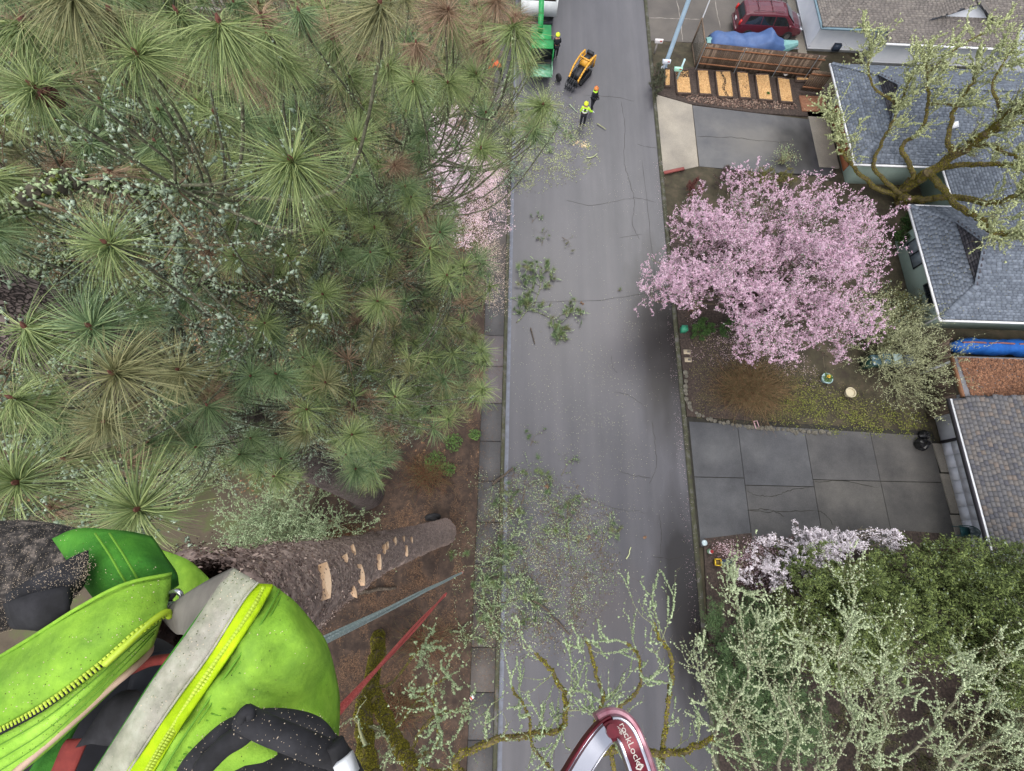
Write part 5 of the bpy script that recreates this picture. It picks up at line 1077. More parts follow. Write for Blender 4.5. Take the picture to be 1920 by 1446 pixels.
small = [(520, 990, 3.6, 2.6, 5.0, 60, 26000, 'dense pale lichened thicket behind the climbed trunk', 61), (200, 420, 3.6, 3.2, 4.5, 30, 9000, 'pale lichened small tree at the left beyond the big mossy limb', 62), (690, 800, 2.0, 2.6, 3.2, 22, 4500, 'bare grey lichened small tree below the pine near the brambles', 63),
         (560, 600, 2.6, 2.6, 5, 24, 7000, 'yellowish lichened small tree seen through the middle of the pine', 64), (640, 60, 3.5, 3.5, 5, 26, 6000, 'lichened small tree beyond the pine below the top edge', 65), (720, 330, 3.0, 2.6, 4, 24, 6000, 'lichened small tree left of the pale cherry', 66),
         (150, 700, 2.2, 2.0, 5, 20, 4000, 'lichened small tree at the far left under the pine', 67), (340, 880, 2.5, 1.8, 4.5, 24, 6000, 'grey lichened small tree left of the thicket', 68), (960, 300, 1.2, 2.2, .8, 12, 1500, 'lichened brushwood lying over the sidewalk near the crew', 69), (450, 300, 3.2, 3, 5, 26, 6500, 'lichened small tree under the big starry needle tuft', 70)]
for a, b_, rx, ry, h, n, li, lab, sd in small:
    c = G(a, b_, h * .6); twig_shrub('lichened_small_tree', c, (rx, ry), h, n, lab, M_twigl, sd, gens=4, kids=4, lichen=li, lm=M_lich if sd in (61, 68, 65) else M_lichy if sd in (62, 64) else M_lichg, L=1.1, r=.035, cat='tree', up=-.1, lsz=.03)

# ---- lichened oaks rising from below the frame
def oak(name, base, top, label, limbs, **k):
    t = thing(name, (base[0], base[1], 0), label, 'tree'); P = smooth_path([(base[0], base[1], -.1), (base[0] * .6 + top[0] * .4, base[1] * .6 + top[1] * .4, top[2] * .5), top], 6)
    obj('trunk', tube(P, np.linspace(.45, .26, len(P)), 12, lump=.04), M_mbark, t); full = []
    for L_ in limbs:
        Q, ra, rb = L_; d_ = Q[0] - (Q[1] - Q[0]) * .8; full.append((np.vstack([[top], np.array(top) * .45 + d_ * .55, Q]), ra, rb))
    k.pop('join_top', None); lichen_limbs(name, full, t, **k); return t
def OL(pts, ra=.052, rb=.010): return (px3(pts), ra, rb)
up_b = np.array([0, 1.0, .3]); M_lbark = mat('lichened_bark', sr(84, 78, 66), sr(140, 142, 116), scale=9, rough=.95, bump=.01); M_lichw = mat('mint_lichen', sr(146, 160, 124), sr(206, 216, 180), sr(178, 192, 152), island=True, rough=.95)
oak('lichened_oak', (6.5, -11, 0), (4.6, -9.0, 9.5), 'bare oak with an olive mossy limb and lichened twigs over the road at the bottom', [
    OL([(860, 1440, 10.6), (900, 1398, 11), (1000, 1376, 11.4), (1050, 1368, 11.6), (1060, 1320, 12), (1040, 1270, 12.4), (1005, 1225, 12.8)], .11, .03),
    OL([(1100, 1440, 10.8), (1110, 1372, 11.5), (1130, 1320, 12), (1118, 1265, 12.6), (1105, 1215, 13.2), (1098, 1195, 13.5)], .07, .02),
    OL([(1100, 1420, 11), (1200, 1405, 11.4), (1255, 1416, 11.6), (1300, 1400, 12), (1340, 1385, 12.4)], .12, .05),
    OL([(1150, 1440, 10.8), (1145, 1380, 11.6), (1160, 1330, 12.2), (1200, 1290, 12.8), (1195, 1230, 13.2), (1175, 1205, 13.6)], .06, .02),
    OL([(1240, 1440, 11), (1248, 1360, 12), (1255, 1300, 12.6), (1262, 1240, 13.2), (1235, 1195, 13.6), (1225, 1170, 13.8)], .07, .02),
    OL([(1040, 1450, 10.6), (1000, 1400, 11.2), (990, 1340, 11.8), (960, 1290, 12.2)], .05, .02)], wig=.15, nk=1.2, L=1.2, tw=3, dens=1.8, lsize=.022, bias=up_b, mossr=.5, jit=.004, spread=.6)
oak('lichened_oak', (13.5, -12, 0), (11.0, -9.8, 8.5), 'bare oak thick with pale lichen filling the lower right corner, left of its twin', [
    OL([(1350, 1450, 10), (1340, 1380, 10.8), (1375, 1320, 11.4), (1402, 1265, 12), (1392, 1190, 12.8), (1382, 1130, 13.3), (1378, 1095, 13.6)]),
    OL([(1420, 1450, 9.8), (1400, 1380, 10.8), (1350, 1330, 11.2), (1320, 1280, 11.8), (1300, 1220, 12.4)]),
    OL([(1460, 1450, 9.8), (1478, 1380, 10.6), (1448, 1300, 11.6), (1425, 1235, 12.4), (1432, 1170, 13)]),
    OL([(1500, 1450, 10), (1500, 1370, 10.8), (1480, 1300, 11.6), (1510, 1240, 12.2), (1500, 1190, 12.8)]),
    OL([(1560, 1450, 10), (1600, 1360, 11), (1582, 1290, 11.8), (1572, 1230, 12.4), (1592, 1180, 13), (1602, 1115, 13.6)]),
    OL([(1530, 1460, 10), (1545, 1400, 10.6), (1540, 1330, 11.4), (1552, 1270, 12)])], wig=.14, nk=2.6, L=.85, kids=4, tw=3, dens=1.7, lsize=.021, bias=up_b, mossr=.16, lm=M_lichw, mossm=M_lichw, bark=M_lbark, jit=.006, spread=.6)
oak('lichened_oak', (20, -13, 0), (16.2, -10.5, 8), 'bare oak thick with pale lichen at the right end of the bottom edge', [
    OL([(1650, 1450, 9.8), (1662, 1360, 10.8), (1640, 1300, 11.4), (1605, 1250, 12), (1545, 1205, 12.6)]),
    OL([(1690, 1450, 9.6), (1720, 1400, 10.2), (1765, 1350, 11), (1795, 1305, 11.6), (1812, 1265, 12), (1800, 1225, 12.4)]),
    OL([(1620, 1460, 9.8), (1610, 1400, 10.6), (1630, 1330, 11.2), (1668, 1280, 11.8), (1660, 1220, 12.4)]),
    OL([(1780, 1450, 9.4), (1850, 1400, 10.2), (1905, 1375, 10.8), (1960, 1350, 11.4)], .08, .03),
    OL([(1760, 1455, 9.6), (1800, 1390, 10.4), (1850, 1330, 11), (1870, 1260, 11.8), (1910, 1210, 12.2)]),
    OL([(1860, 1455, 9.4), (1900, 1430, 10), (1950, 1420, 10.6)])], wig=.14, nk=2.6, L=.9, kids=4, tw=3, dens=1.7, lsize=.021, bias=up_b, mossr=.16, lm=M_lichw, mossm=M_lichw, bark=M_lbark, jit=.006, spread=.6)
t = thing('mossy_leaning_tree', G(712, 1185, 0), 'two forked mossy stems with lichened twigs right of the climber at the bottom edge', 'tree')
lichen_limbs('stems', [OL([(712, 1190, 0), (704, 1240, 2.0), (694, 1300, 4.4), (684, 1370, 7), (690, 1440, 9.4), (700, 1500, 11)], .32, .22), OL([(698, 1288, 4), (714, 1330, 5.6), (735, 1375, 7.4), (765, 1430, 9.2), (800, 1490, 10.6)], .26, .17)], t, nk=.8, L=1.3, tw=3, dens=.5, lsize=.03, mossr=1.1, lm=M_lich)
lichen_limbs('twigs', [OL([(735, 1375, 7.4), (770, 1330, 8), (800, 1290, 8.4), (840, 1270, 8.8)], .05, .02), OL([(700, 1290, 4.4), (735, 1280, 5), (775, 1230, 5.6), (800, 1210, 6)], .05, .02), OL([(760, 1425, 9), (790, 1370, 9.4), (820, 1340, 9.8), (860, 1330, 10)], .05, .02),
    OL([(765, 1430, 9.2), (815, 1400, 9.6), (822, 1350, 10), (810, 1310, 10.2)], .04, .015), OL([(745, 1390, 7.8), (800, 1440, 8.6), (850, 1446, 9)], .05, .02)], t, nk=3, L=1.1, tw=3, dens=.9, lsize=.032, mossr=.5)
# ================================================================ litter, cut branches
def litter(name, P, size, m, label=None, kind_='tetra', cat=None, aspect=.5, flat=1.5):
    P = np.asarray(P); z = np.zeros(len(P)); x = P[:, 0]                      # rest on kerb, walk, road or bed
    z = np.where(x < -1.03, .10, np.where(x < .34, .125, np.where(x < 10.28, .004, np.where(x < 10.5, .112, .09))))
    P = np.column_stack([P[:, :2], z + .004 + .012 * rng.random(len(P))])
    o = obj(name, tetras(P, size) if kind_ == 'tetra' else leaves(P, size, flat=flat, aspect=aspect), m); o['kind'] = 'stuff'; return o
_lat = np.random.default_rng(77).random((64, 64))
def vnoise(P, s, ph=0.0):
    q = P[:, :2] / s + 19.3 * (ph + 1) + 300; i = np.floor(q).astype(int); f = q - i; f = f * f * (3 - 2 * f); L = lambda a, b: _lat[(i[:, 0] + a) % 64, (i[:, 1] + b) % 64]
    return (L(0, 0) * (1 - f[:, 0]) + L(1, 0) * f[:, 0]) * (1 - f[:, 1]) + (L(0, 1) * (1 - f[:, 0]) + L(1, 1) * f[:, 0]) * f[:, 1]
def clumpy(poly, n, sc=.8, thr=.35, ph=0.0):
    P = scat(gp(poly), int(n * 3.2)); v = .6 * vnoise(P, sc * .9, ph) + .4 * vnoise(P, sc * .3, ph + 5)
    q = np.array(gp(poly)); d = np.full(len(P), 9.0)
    for i in range(len(q)):                                                   # thin out towards the rim
        a, b_ = q[i - 1], q[i]; t = (((P[:, :2] - a) @ (b_ - a)) / ((b_ - a) @ (b_ - a) + 1e-9)).clip(0, 1); d = np.minimum(d, np.linalg.norm(P[:, :2] - a - t[:, None] * (b_ - a), axis=1))
    sw = .35 * math.sqrt(abs(np.ptp(q[:, 0]) * np.ptp(q[:, 1]))) * .5
    return P[rng.random(len(P)) < (v - thr * .5).clip(0.03, 1) ** 1.6 * 1.8 * (d / sw).clip(0, 1) ** .8][:n]
M_cream = mat('cream_bits', sr(176, 172, 140), sr(232, 228, 200), sr(206, 204, 168), island=True, rough=.9)
M_petal = mat('fallen_petal', sr(196, 160, 170), sr(246, 226, 232), sr(224, 196, 204), island=True, rough=.9)
M_needle_dead = mat('dead_needles', sr(84, 62, 48), sr(146, 116, 90), sr(110, 84, 64), island=True, rough=.9)
M_need0 = mat('loose_green_needles', sr(56, 78, 44), sr(110, 128, 76), sr(80, 102, 58), island=True, rough=.8)
M_grit = mat('dark_twig_bits', sr(66, 56, 46), sr(120, 104, 84), sr(92, 78, 60), island=True, rough=.9)
big = [(880, 880), (960, 870), (1080, 900), (1160, 960), (1170, 1100), (1120, 1180), (1080, 1240), (900, 1250), (860, 1230), (840, 1080), (860, 980)]
top_ = [(930, 180), (1040, 150), (1120, 230), (1130, 300), (1080, 345), (990, 370), (930, 360), (890, 300), (900, 220)]
strip = [(955, 560), (1200, 520), (1230, 860), (1200, 1180), (940, 1180)]
Pb = clumpy(big, 8500, .9, .5); litter('lichen_litter', Pb, rng.uniform(.01, .042, len(Pb)), M_lich)
Pb = clumpy(big, 4500, .7, .4, 2); litter('lichen_litter', Pb, rng.uniform(.01, .032, len(Pb)), M_cream)
litter('lichen_litter', clumpy(top_, 8000, .4, .4, 1), .035, M_lichy)
litter('green_litter', clumpy(big, 3000, .8, .6, 7), .075, M_need0, kind_='leaf', aspect=.1)
litter('bark_litter', clumpy(big, 9000, .6, .3, 4), .05, M_grit, kind_='leaf', aspect=.25)
litter('bark_litter', clumpy(top_, 3000, .5, .3, 4), .04, M_grit, kind_='leaf', aspect=.25)
litter('road_crumbs', clumpy(strip, 1500, 1.5, .3, 3), .018, M_cream)
litter('road_crumbs', clumpy([(940, 280), (1245, 300), (1310, 1100), (1230, 1200), (940, 1200)], 1600, 2, .2, 3), .012, M_cream)
litter('road_crumbs', clumpy([(1222, 300), (1246, 300), (1320, 1180), (1290, 1180)], 1800, 1, .2, 3), .014, M_petal)
litter('petal_litter', clumpy([(800, 290), (870, 250), (955, 300), (968, 430), (905, 470), (850, 470), (800, 420)], 15000, .8, .2), .03, M_petal, kind_='leaf', aspect=.8)
litter('petal_litter', clumpy([(1330, 1015), (1440, 1000), (1500, 1080), (1430, 1120), (1360, 1090)], 2200, .8, .1), .022, M_petal, kind_='leaf', aspect=.8)
litter('petal_litter', clumpy([(1285, 590), (1500, 640), (1560, 740), (1400, 700), (1290, 680)], 1800, .8, .1), .018, M_petal, kind_='leaf', aspect=.8)
litter('needle_litter', clumpy([(600, 1100), (780, 850), (880, 640), (905, 640), (895, 960), (872, 1446), (560, 1446)], 26000, 1.2, .05), .085, M_needle_dead, kind_='leaf', aspect=.07, flat=3)
litter('needle_litter', clumpy([(885, 600), (950, 600), (945, 1446), (872, 1446)], 2600, .6, .3), .05, M_needle_dead, kind_='leaf', aspect=.12, flat=3)
litter('leaf_litter', clumpy([(0, 200), (900, 150), (900, 900), (0, 1000)], 26000, 2.2, .1), .09, mat('yard_leaves', sr(82, 60, 44), sr(156, 122, 92), sr(112, 86, 62), island=True, rough=.9), kind_='leaf', aspect=.5)
litter('grass_tufts', clumpy([(0, 100), (850, 100), (860, 800), (0, 1000)], 36000, 1.7, .1, 2), .09, mat('grass_blades', sr(66, 84, 36), sr(126, 140, 70), sr(96, 112, 50), island=True, rough=.85), kind_='leaf', aspect=.15, flat=.3)
litter('gravelly_soil', clumpy([(1290, 600), (1560, 700), (1740, 790), (1640, 815), (1290, 790)], 7000, 1.1, .05), .03, mat('yard_bits', sr(66, 58, 44), sr(130, 122, 84), sr(94, 92, 54), island=True, rough=.9), kind_='leaf', aspect=.6)
litter('yard_moss', clumpy([(1440, 690), (1740, 770), (1750, 830), (1440, 815)], 3500, .9, .45, 1), .045, mat('yard_moss_leaf', sr(82, 88, 34), sr(132, 136, 66), sr(104, 110, 46), island=True, rough=.9), kind_='leaf', aspect=.5)
litter('bark_chips', clumpy([(1320, 1010), (1500, 1000), (1440, 1130), (1340, 1120)], 3000, .8, .1), .03, mat('red_bark_chips', sr(70, 46, 44), sr(120, 88, 82), sr(92, 66, 62), island=True, rough=.9), kind_='leaf')
litter('chip_litter', clumpy([(880, 320), (960, 290), (958, 600), (900, 600), (860, 420)], 5200, .9, .2, 6), .028, mat('beige_chips', sr(150, 132, 116), sr(222, 206, 190), sr(188, 168, 152), island=True, rough=.9), kind_='leaf', aspect=.6)
litter('sawdust', clumpy([(1066, 264), (1100, 262), (1112, 274), (1104, 280), (1080, 281)], 90, .3, .4), .05, mat('fresh_sawdust', sr(214, 186, 140), sr(240, 220, 180), island=True, rough=.9), kind_='leaf')

# needle tufts -----------------------------------------------------------------------------------
M_need = [mat('pine_needles', sr(78, 96, 56), sr(156, 168, 110), sr(116, 134, 80), island=True, rough=.55),
          mat('bluish_pine_needles', sr(68, 92, 60), sr(138, 156, 108), sr(100, 124, 82), island=True, rough=.55),
          mat('yellowish_pine_needles', sr(88, 92, 58), sr(156, 152, 108), sr(120, 122, 82), island=True, rough=.55),
          mat('brown_pine_needles', sr(108, 88, 70), sr(172, 148, 120), sr(138, 114, 92), island=True, rough=.7)]
M_bud = mat('red_brown_bud', sr(66, 38, 32), sr(112, 68, 54), scale=30, rough=.8); M_cone = mat('pine_cone', sr(62, 34, 32), sr(96, 58, 50), sr(78, 46, 40), island=True, rough=.85)
def tuft_geo(n, L, g, t0=.25, t1=1.9, w=.0032, seg=3, droop=.35, one_side=0.0):
    th = t0 + (t1 - t0) * g.random(n) ** .8; ph = np.where(g.random(n) < .45, g.normal(0, .9, n), g.random(n) * 2 * np.pi); th = th * (1 + .15 * np.sin(ph * 5 + g.random() * 6))
    d = np.column_stack([np.sin(th) * np.cos(ph), np.sin(th) * np.sin(ph), np.cos(th)]); base = np.column_stack([d[:, 0] * .01, d[:, 1] * .01, -(.07 * g.random(n)) * (th / t1)])
    ln = L * g.uniform(.8, 1.08, n); sd = np.cross(d, rand_unit(n, g)); sd /= np.linalg.norm(sd, axis=1)[:, None]; V = []
    bend = g.normal(0, .22, (n, 3)) + np.append(g.normal(0, .22, 2), 0) + np.array([0, 0, -droop]) * (.4 + g.random((n, 1)) * .6)
    for k in range(seg + 1):
        t = k / seg; p = base + (d * t + bend * t * t * .5) * ln[:, None]; ww = w * (1 - .65 * t) / 2
        V += [p + sd * ww, p - sd * ww]
    V = np.stack(V, 1).reshape(-1, 3); k = np.arange(seg)[None, :, None] * 2; b = np.arange(n)[:, None, None] * 2 * (seg + 1)
    return V, (b + k + np.array([0, 1, 3, 2])[None, None]).reshape(-1, 4)
gT = np.random.default_rng(99); LEN = .235
TM = {}
for key, (n, t0, t1, dr, w) in dict(full=(420, .45, 2.2, .9, .0038), brush=(360, 1.2, 2.65, .7, .0038), mid=(230, .45, 2.15, .8, .0050), mid2=(210, .9, 2.45, .7, .0050), far=(100, .3, 1.8, .3, .0085)).items():
    for j in range(3):
        V, f = tuft_geo(n, LEN, gT, t0, t1, w, 3 if n > 120 else 2, dr)
        for mi in range(4): TM[key, j, mi] = new_mesh('needle_tuft', V, f, M_need[mi])
bud_v, bud_f = lathe([(.004, -.03), (.012, -.01), (.011, .01), (.003, .028)], 7); bud_me = new_mesh('bud', bud_v, bud_f, M_bud)
# a scaly cone
cv = []
for k in range(70):
    a = k * 2.4; z = k / 70; r_ = .034 * math.sin(math.pi * (.12 + .85 * z)) + .004; cv.append(obox((r_ * math.cos(a), r_ * math.sin(a), -z * .11), .018, .016, .012, a, 0, .5))
cone_me = new_mesh('cone', *join(*cv), M_cone)
def orient(axis, spin=0.0):
    z = np.asarray(axis, float); z /= np.linalg.norm(z); x = np.cross(z, (0.3, .8, .1)); x /= np.linalg.norm(x); y = np.cross(z, x)
    c, s = math.cos(spin), math.sin(spin); X = c * x + s * y; Yv = np.cross(z, X); return Matrix([[X[0], Yv[0], z[0]], [X[1], Yv[1], z[1]], [X[2], Yv[2], z[2]]]).to_quaternion()

# ---------------------------------------------------------------- the neighbouring pine
pine = thing('pine_tree', G(690, 925), 'big long-needled pine whose lichened crown fills the left half of the view', 'tree')
tp = px3([(690, 925, -.1), (686, 922, 1.5), (650, 903, 6), (560, 855, 12), (450, 793, 17), (330, 725, 20), (150, 650, 22.2)])
tp = np.vstack([tp, tp[-1] + [-1.3, .6, 2.2], tp[-1] + [-2.0, .9, 5.0]]); tpp = smooth_path(tp, 8)
rad_ = np.interp(np.linspace(0, 1, len(tpp)), [0, .03, .12, .35, .6, .8, 1], [1.05, .85, .74, .58, .42, .28, .06])
V, q_ = tube(tpp, rad_, 40, caps=False)
pt = obj('trunk', (V, q_), None, pine, smooth=True)
def plated_bark():
    m = mat('plated_pine_bark', sr(104, 92, 88), sr(140, 126, 121), scale=3, rough=.95); n = m.node_tree; b = n.nodes['Principled BSDF']; cur = b.inputs['Base Color'].links[0].from_socket
    tc = n.nodes.new('ShaderNodeTexCoord'); mp = n.nodes.new('ShaderNodeMapping'); mp.inputs['Scale'].default_value = (7, 7, 2.2); n.links.new(tc.outputs['Object'], mp.inputs[0])
    nz = n.nodes.new('ShaderNodeTexNoise'); nz.inputs['Scale'].default_value = 1.2; n.links.new(mp.outputs[0], nz.inputs[0])
    ad = n.nodes.new('ShaderNodeVectorMath'); ad.operation = 'MULTIPLY_ADD'; ad.inputs[1].default_value = (1.2,) * 3; n.links.new(nz.outputs['Color'], ad.inputs[0]); n.links.new(mp.outputs[0], ad.inputs[2])
    v = n.nodes.new('ShaderNodeTexVoronoi'); v.feature = 'DISTANCE_TO_EDGE'; n.links.new(ad.outputs[0], v.inputs[0])
    r = n.nodes.new('ShaderNodeValToRGB'); r.color_ramp.elements[0].position = .02; r.color_ramp.elements[1].position = .16; r.color_ramp.elements[0].color = (.25, .24, .24, 1); r.color_ramp.elements[1].color = (1, 1, 1, 1); n.links.new(v.outputs['Distance'], r.inputs[0])
    mx = n.nodes.new('ShaderNodeMix'); mx.data_type = 'RGBA'; mx.blend_type = 'MULTIPLY'; mx.inputs[0].default_value = 1; n.links.new(cur, mx.inputs[6]); n.links.new(r.outputs[0], mx.inputs[7]); n.links.new(mx.outputs[2], b.inputs['Base Color'])
    bp = n.nodes.new('ShaderNodeBump'); bp.inputs['Distance'].default_value = .06; bp.inputs['Strength'].default_value = 1; n.links.new(r.outputs[0], bp.inputs['Height']); n.links.new(bp.outputs[0], b.inputs['Normal']); return m
pt.data.materials.clear(); pt.data.materials.append(plated_bark())
# visible big tufts: pixel place, reach in pixels, kind, colour (0 green 1 bluish 2 yellowish 3 brown)
TU = [(40, 40, 100, 'b', 0), (60, 160, 105, 'c', 0), (255, 100, 105, 'f', 0), (410, 40, 115, 'b', 0), (130, -20, 110, 'b', 2), (530, 110, 75, 'f', 0), (620, 50, 62, 'f', 3), (622, 75, 62, 'b', 0), (290, 265, 62, 'b', 1), (250, 308, 66, 'b', 0), (362, 362, 70, 'f', 1), (545, 300, 118, 'f', 0),
 (205, 320, 70, 'b', 3), (378, 312, 52, 'b', 3), (668, 262, 66, 'f', 0), (712, 5, 100, 'b', 2), (840, 18, 66, 'f', 3), (842, 40, 60, 'b', 0), (966, 30, 50, 'f', 3), (962, 46, 82, 'b', 0), (930, 0, 60, 'f', 3), (905, 78, 52, 'f', 3), (892, 138, 56, 'f', 0), (840, 155, 60, 'f', 0), (775, 155, 66, 'f', 0), (728, 125, 62, 'f', 0),
 (1018, 196, 58, 'f', 0), (988, 120, 44, 'b', 2), (902, 278, 56, 'f', 0), (993, 232, 46, 'b', 3), (880, 315, 42, 'f', 1), (655, 145, 55, 'f', 0), (602, 232, 36, 'f', 3), (590, 415, 40, 'f', 3), (200, 455, 108, 'f', 0), (352, 562, 56, 'f', 1), (168, 612, 104, 'f', 1), (45, 612, 100, 'b', 0), (30, 570, 70, 'b', 1), (212, 700, 112, 'f', 2), (333, 693, 86, 'f', 2), (386, 740, 52, 'f', 3), (388, 760, 60, 'b', 1),
 (307, 735, 56, 'b', 1), (20, 745, 90, 'b', 0), (83, 752, 70, 'f', 0), (196, 790, 84, 'f', 2), (30, 905, 118, 'f', 0), (257, 955, 118, 'f', 0), (425, 300, 60, 'f', 0), (455, 225, 66, 'f', 1), (400, 210, 70, 'b', 0), (605, 552, 54, 'f', 0), (708, 565, 56, 'f', 0), (655, 557, 40, 'f', 3), (870, 500, 46, 'f', 0), (918, 535, 36, 'f', 0), (690, 695, 42, 'f', 0), (733, 689, 40, 'f', 2), (768, 699, 46, 'f', 2),
 (803, 669, 40, 'f', 0), (833, 710, 42, 'f', 1), (903, 730, 38, 'f', 0), (840, 785, 44, 'f', 0), (897, 682, 32, 'f', 0), (867, 605, 34, 'f', 0), (850, 662, 38, 'f', 0), (797, 765, 34, 'f', 1), (673, 492, 46, 'f', 0), (753, 602, 40, 'f', 1), (833, 605, 36, 'f', 2), (783, 502, 40, 'f', 1), (667, 879, 52, 'f', 1), (660, 815, 56, 'f', 0), (697, 885, 44, 'f', 0), (470, 705, 60, 'f', 1), (518, 702, 60, 'f', 1), (427, 659, 52, 'f', 1), (470, 822, 48, 'f', 1), (450, 852, 48, 'f', 1), (527, 860, 50, 'f', 1), (497, 852, 46, 'f', 1),
 (217, 839, 56, 'f', 1), (277, 829, 56, 'f', 1), (555, 772, 44, 'f', 3), (603, 695, 42, 'f', 1), (567, 735, 44, 'f', 2), (597, 755, 46, 'f', 1), (603, 549, 40, 'c', 0), (520, 535, 42, 'f', 1), (262, 582, 60, 'f', 1), (500, 60, 80, 'b', 0), (330, 20, 90, 'b', 0), (205, 20, 100, 'b', 2), (560, 20, 70, 'b', 1), (780, 80, 56, 'b', 3), (455, 130, 60, 'b', 3), (0, 250, 60, 'b', 2), (-30, 430, 90, 'f', 1), (-20, 330, 90, 'b', 0), (120, 860, 80, 'b', 2),
 (560, 205, 60, 'f', 1), (740, 310, 50, 'f', 3), (760, 350, 50, 'f', 1), (690, 400, 46, 'f', 0), (640, 470, 48, 'f', 1), (540, 480, 52, 'f', 0), (480, 420, 56, 'f', 1), (440, 480, 56, 'f', 0), (820, 440, 34, 'f', 3), (770, 430, 40, 'f', 0), (730, 480, 40, 'f', 0), (1040, 230, 40, 'b', 1), (800, 250, 50, 'f', 1), (690, 200, 50, 'b', 2)]
crown = [(-90, -70), (960, -70), (975, 60), (1010, 150), (1040, 190), (1000, 245), (920, 255), (935, 300), (880, 345), (850, 400), (870, 440), (905, 490), (928, 540), (890, 585), (905, 640), (918, 700), (910, 745), (850, 810), (780, 820), (740, 850), (700, 915), (620, 900), (520, 900), (420, 880), (330, 850), (300, 1000), (-90, 1000)]
g5 = np.random.default_rng(55); tl_ = []
for a, b_, r_, k_, c_ in TU: tl_.append((a, b_, LEN * F / r_ * (1.16 if r_ < 100 else 1.05), {'b': 'brush', 'f': 'full', 'c': 'full'}[k_], c_, k_ == 'c'))
holes = [((942, 134), 38), ((845, 250), 55), ((860, 330), 45), ((60, 300), 60), ((210, 400), 85), ((900, 330), 60), ((540, 590), 30), ((480, 570), 26), ((410, 780), 40), ((600, 880), 55), ((60, 720), 40), ((690, 790), 40), ((360, 620), 30), ((560, 470), 20), ((300, 930), 70), ((470, 800), 40), ((520, 835), 45), ((570, 860), 40), ((800, 900), 60), ((640, 20), 30), ((320, 400), 30), ((870, 440), 30)]
n_fill = 0
VL = [(smooth_path(np.array(v, float), 8), dd_) for v, dd_ in (([(-20, 395), (60, 365), (150, 345), (230, 348), (330, 355), (380, 380)], 3.0), ([(90, 590), (270, 540), (330, 530), (400, 535), (480, 545), (560, 565)], 4.8), ([(-10, 825), (60, 838), (130, 858), (190, 885), (230, 908)], 3.2), ([(0, 540), (90, 500), (160, 465)], 4.4))]
while n_fill < 2200:
    a, b_ = g5.uniform(-90 if n_fill < 1700 else 560, 1050), g5.uniform(-70 if n_fill < 1700 else 380, 1000)
    if not inpoly(np.array([a]), np.array([b_]), crown)[0]: continue
    if any(math.hypot(a - h[0], b_ - h[1]) < rr for h, rr in holes) and g5.random() < .85: continue
    edge = np.clip((a - 100) / 800, 0, 1) * .6 + np.clip(b_ / 900, 0, 1) * .25
    r_ = (g5.uniform(19, 46) if n_fill < 700 else g5.uniform(15, 30)) * (1.25 - .45 * edge); c_ = int(g5.choice([0, 1, 1, 2, 3], p=[.30, .20, .14, .20, .16]))
    dp_ = LEN * F / r_
    for vp_, vd_ in VL:
        if np.min(np.hypot(vp_[:, 0] - a, vp_[:, 1] - b_)) < 34 and dp_ < vd_ + .9: dp_ = vd_ + 1.2 + g5.random()
    tl_.append((a, b_, dp_, 'mid' if g5.random() < .6 else 'mid2', c_, g5.random() < .03)); n_fill += 1
pos = np.array([D(a, b_, d) for a, b_, d, *_ in tl_])
# limbs: visible thick ones, then one limb to each group of tufts
limb_paths = [(np.array([D(*p) for p in ((-160, 420, 3.2), (-20, 395, 2.9), (60, 365, 2.8), (150, 345, 2.9), (230, 348, 3.0), (330, 355, 3.3), (380, 380, 3.8))]), .062, .02, True),
              (np.array([D(*p) for p in ((-180, 560, 5), (-60, 600, 5.2), (90, 590, 5.0), (270, 540, 4.6), (330, 530, 4.5), (400, 535, 4.6), (480, 545, 4.8), (560, 565, 5.2), (600, 590, 5.6))]), .07, .022, True),
              (np.array([D(*p) for p in ((-140, 800, 3.4), (-10, 825, 3.1), (60, 838, 3.1), (130, 858, 3.2), (190, 885, 3.4), (230, 908, 3.6))]), .045, .018, True),
              (np.array([D(*p) for p in ((-140, 560, 4), (0, 540, 4.2), (90, 500, 4.4), (160, 465, 4.6))]), .05, .02, True),
              (np.array([D(*p) for p in ((385, 790, 8.2), (400, 830, 8.3), (415, 850, 8.5), (420, 870, 8.8))]), .05, .03, False)]
def trunk_at(zz):
    i = np.argmin(np.abs(tpp[:, 2] - zz)); return tpp[i].copy()
K = 30; cent = pos[g5.choice(len(pos), K, replace=False)].copy()
for _ in range(12):
    lab = np.argmin(((pos[:, None] - cent[None]) ** 2).sum(-1), 1)
    for k in range(K):
        if (lab == k).any(): cent[k] = pos[lab == k].mean(0)
for k in range(K):
    if not (lab == k).any(): continue
    c = cent[k]; dist = np.hypot(*(c - trunk_at(c[2]))[:2]); s = trunk_at(min(18.5, max(6, c[2] - .5 * dist - 1.0))); e = c + [0, 0, -.25]
    midp = s * .5 + e * .5 + [g5.normal(0, .15), g5.normal(0, .15), -.12 * dist * .5]
    limb_paths.append((np.array([s, s * .75 + midp * .25 + [0, 0, -.05], midp, midp * .4 + e * .6, e]), 0.026 + .006 * dist, .014, False))
limbs = []
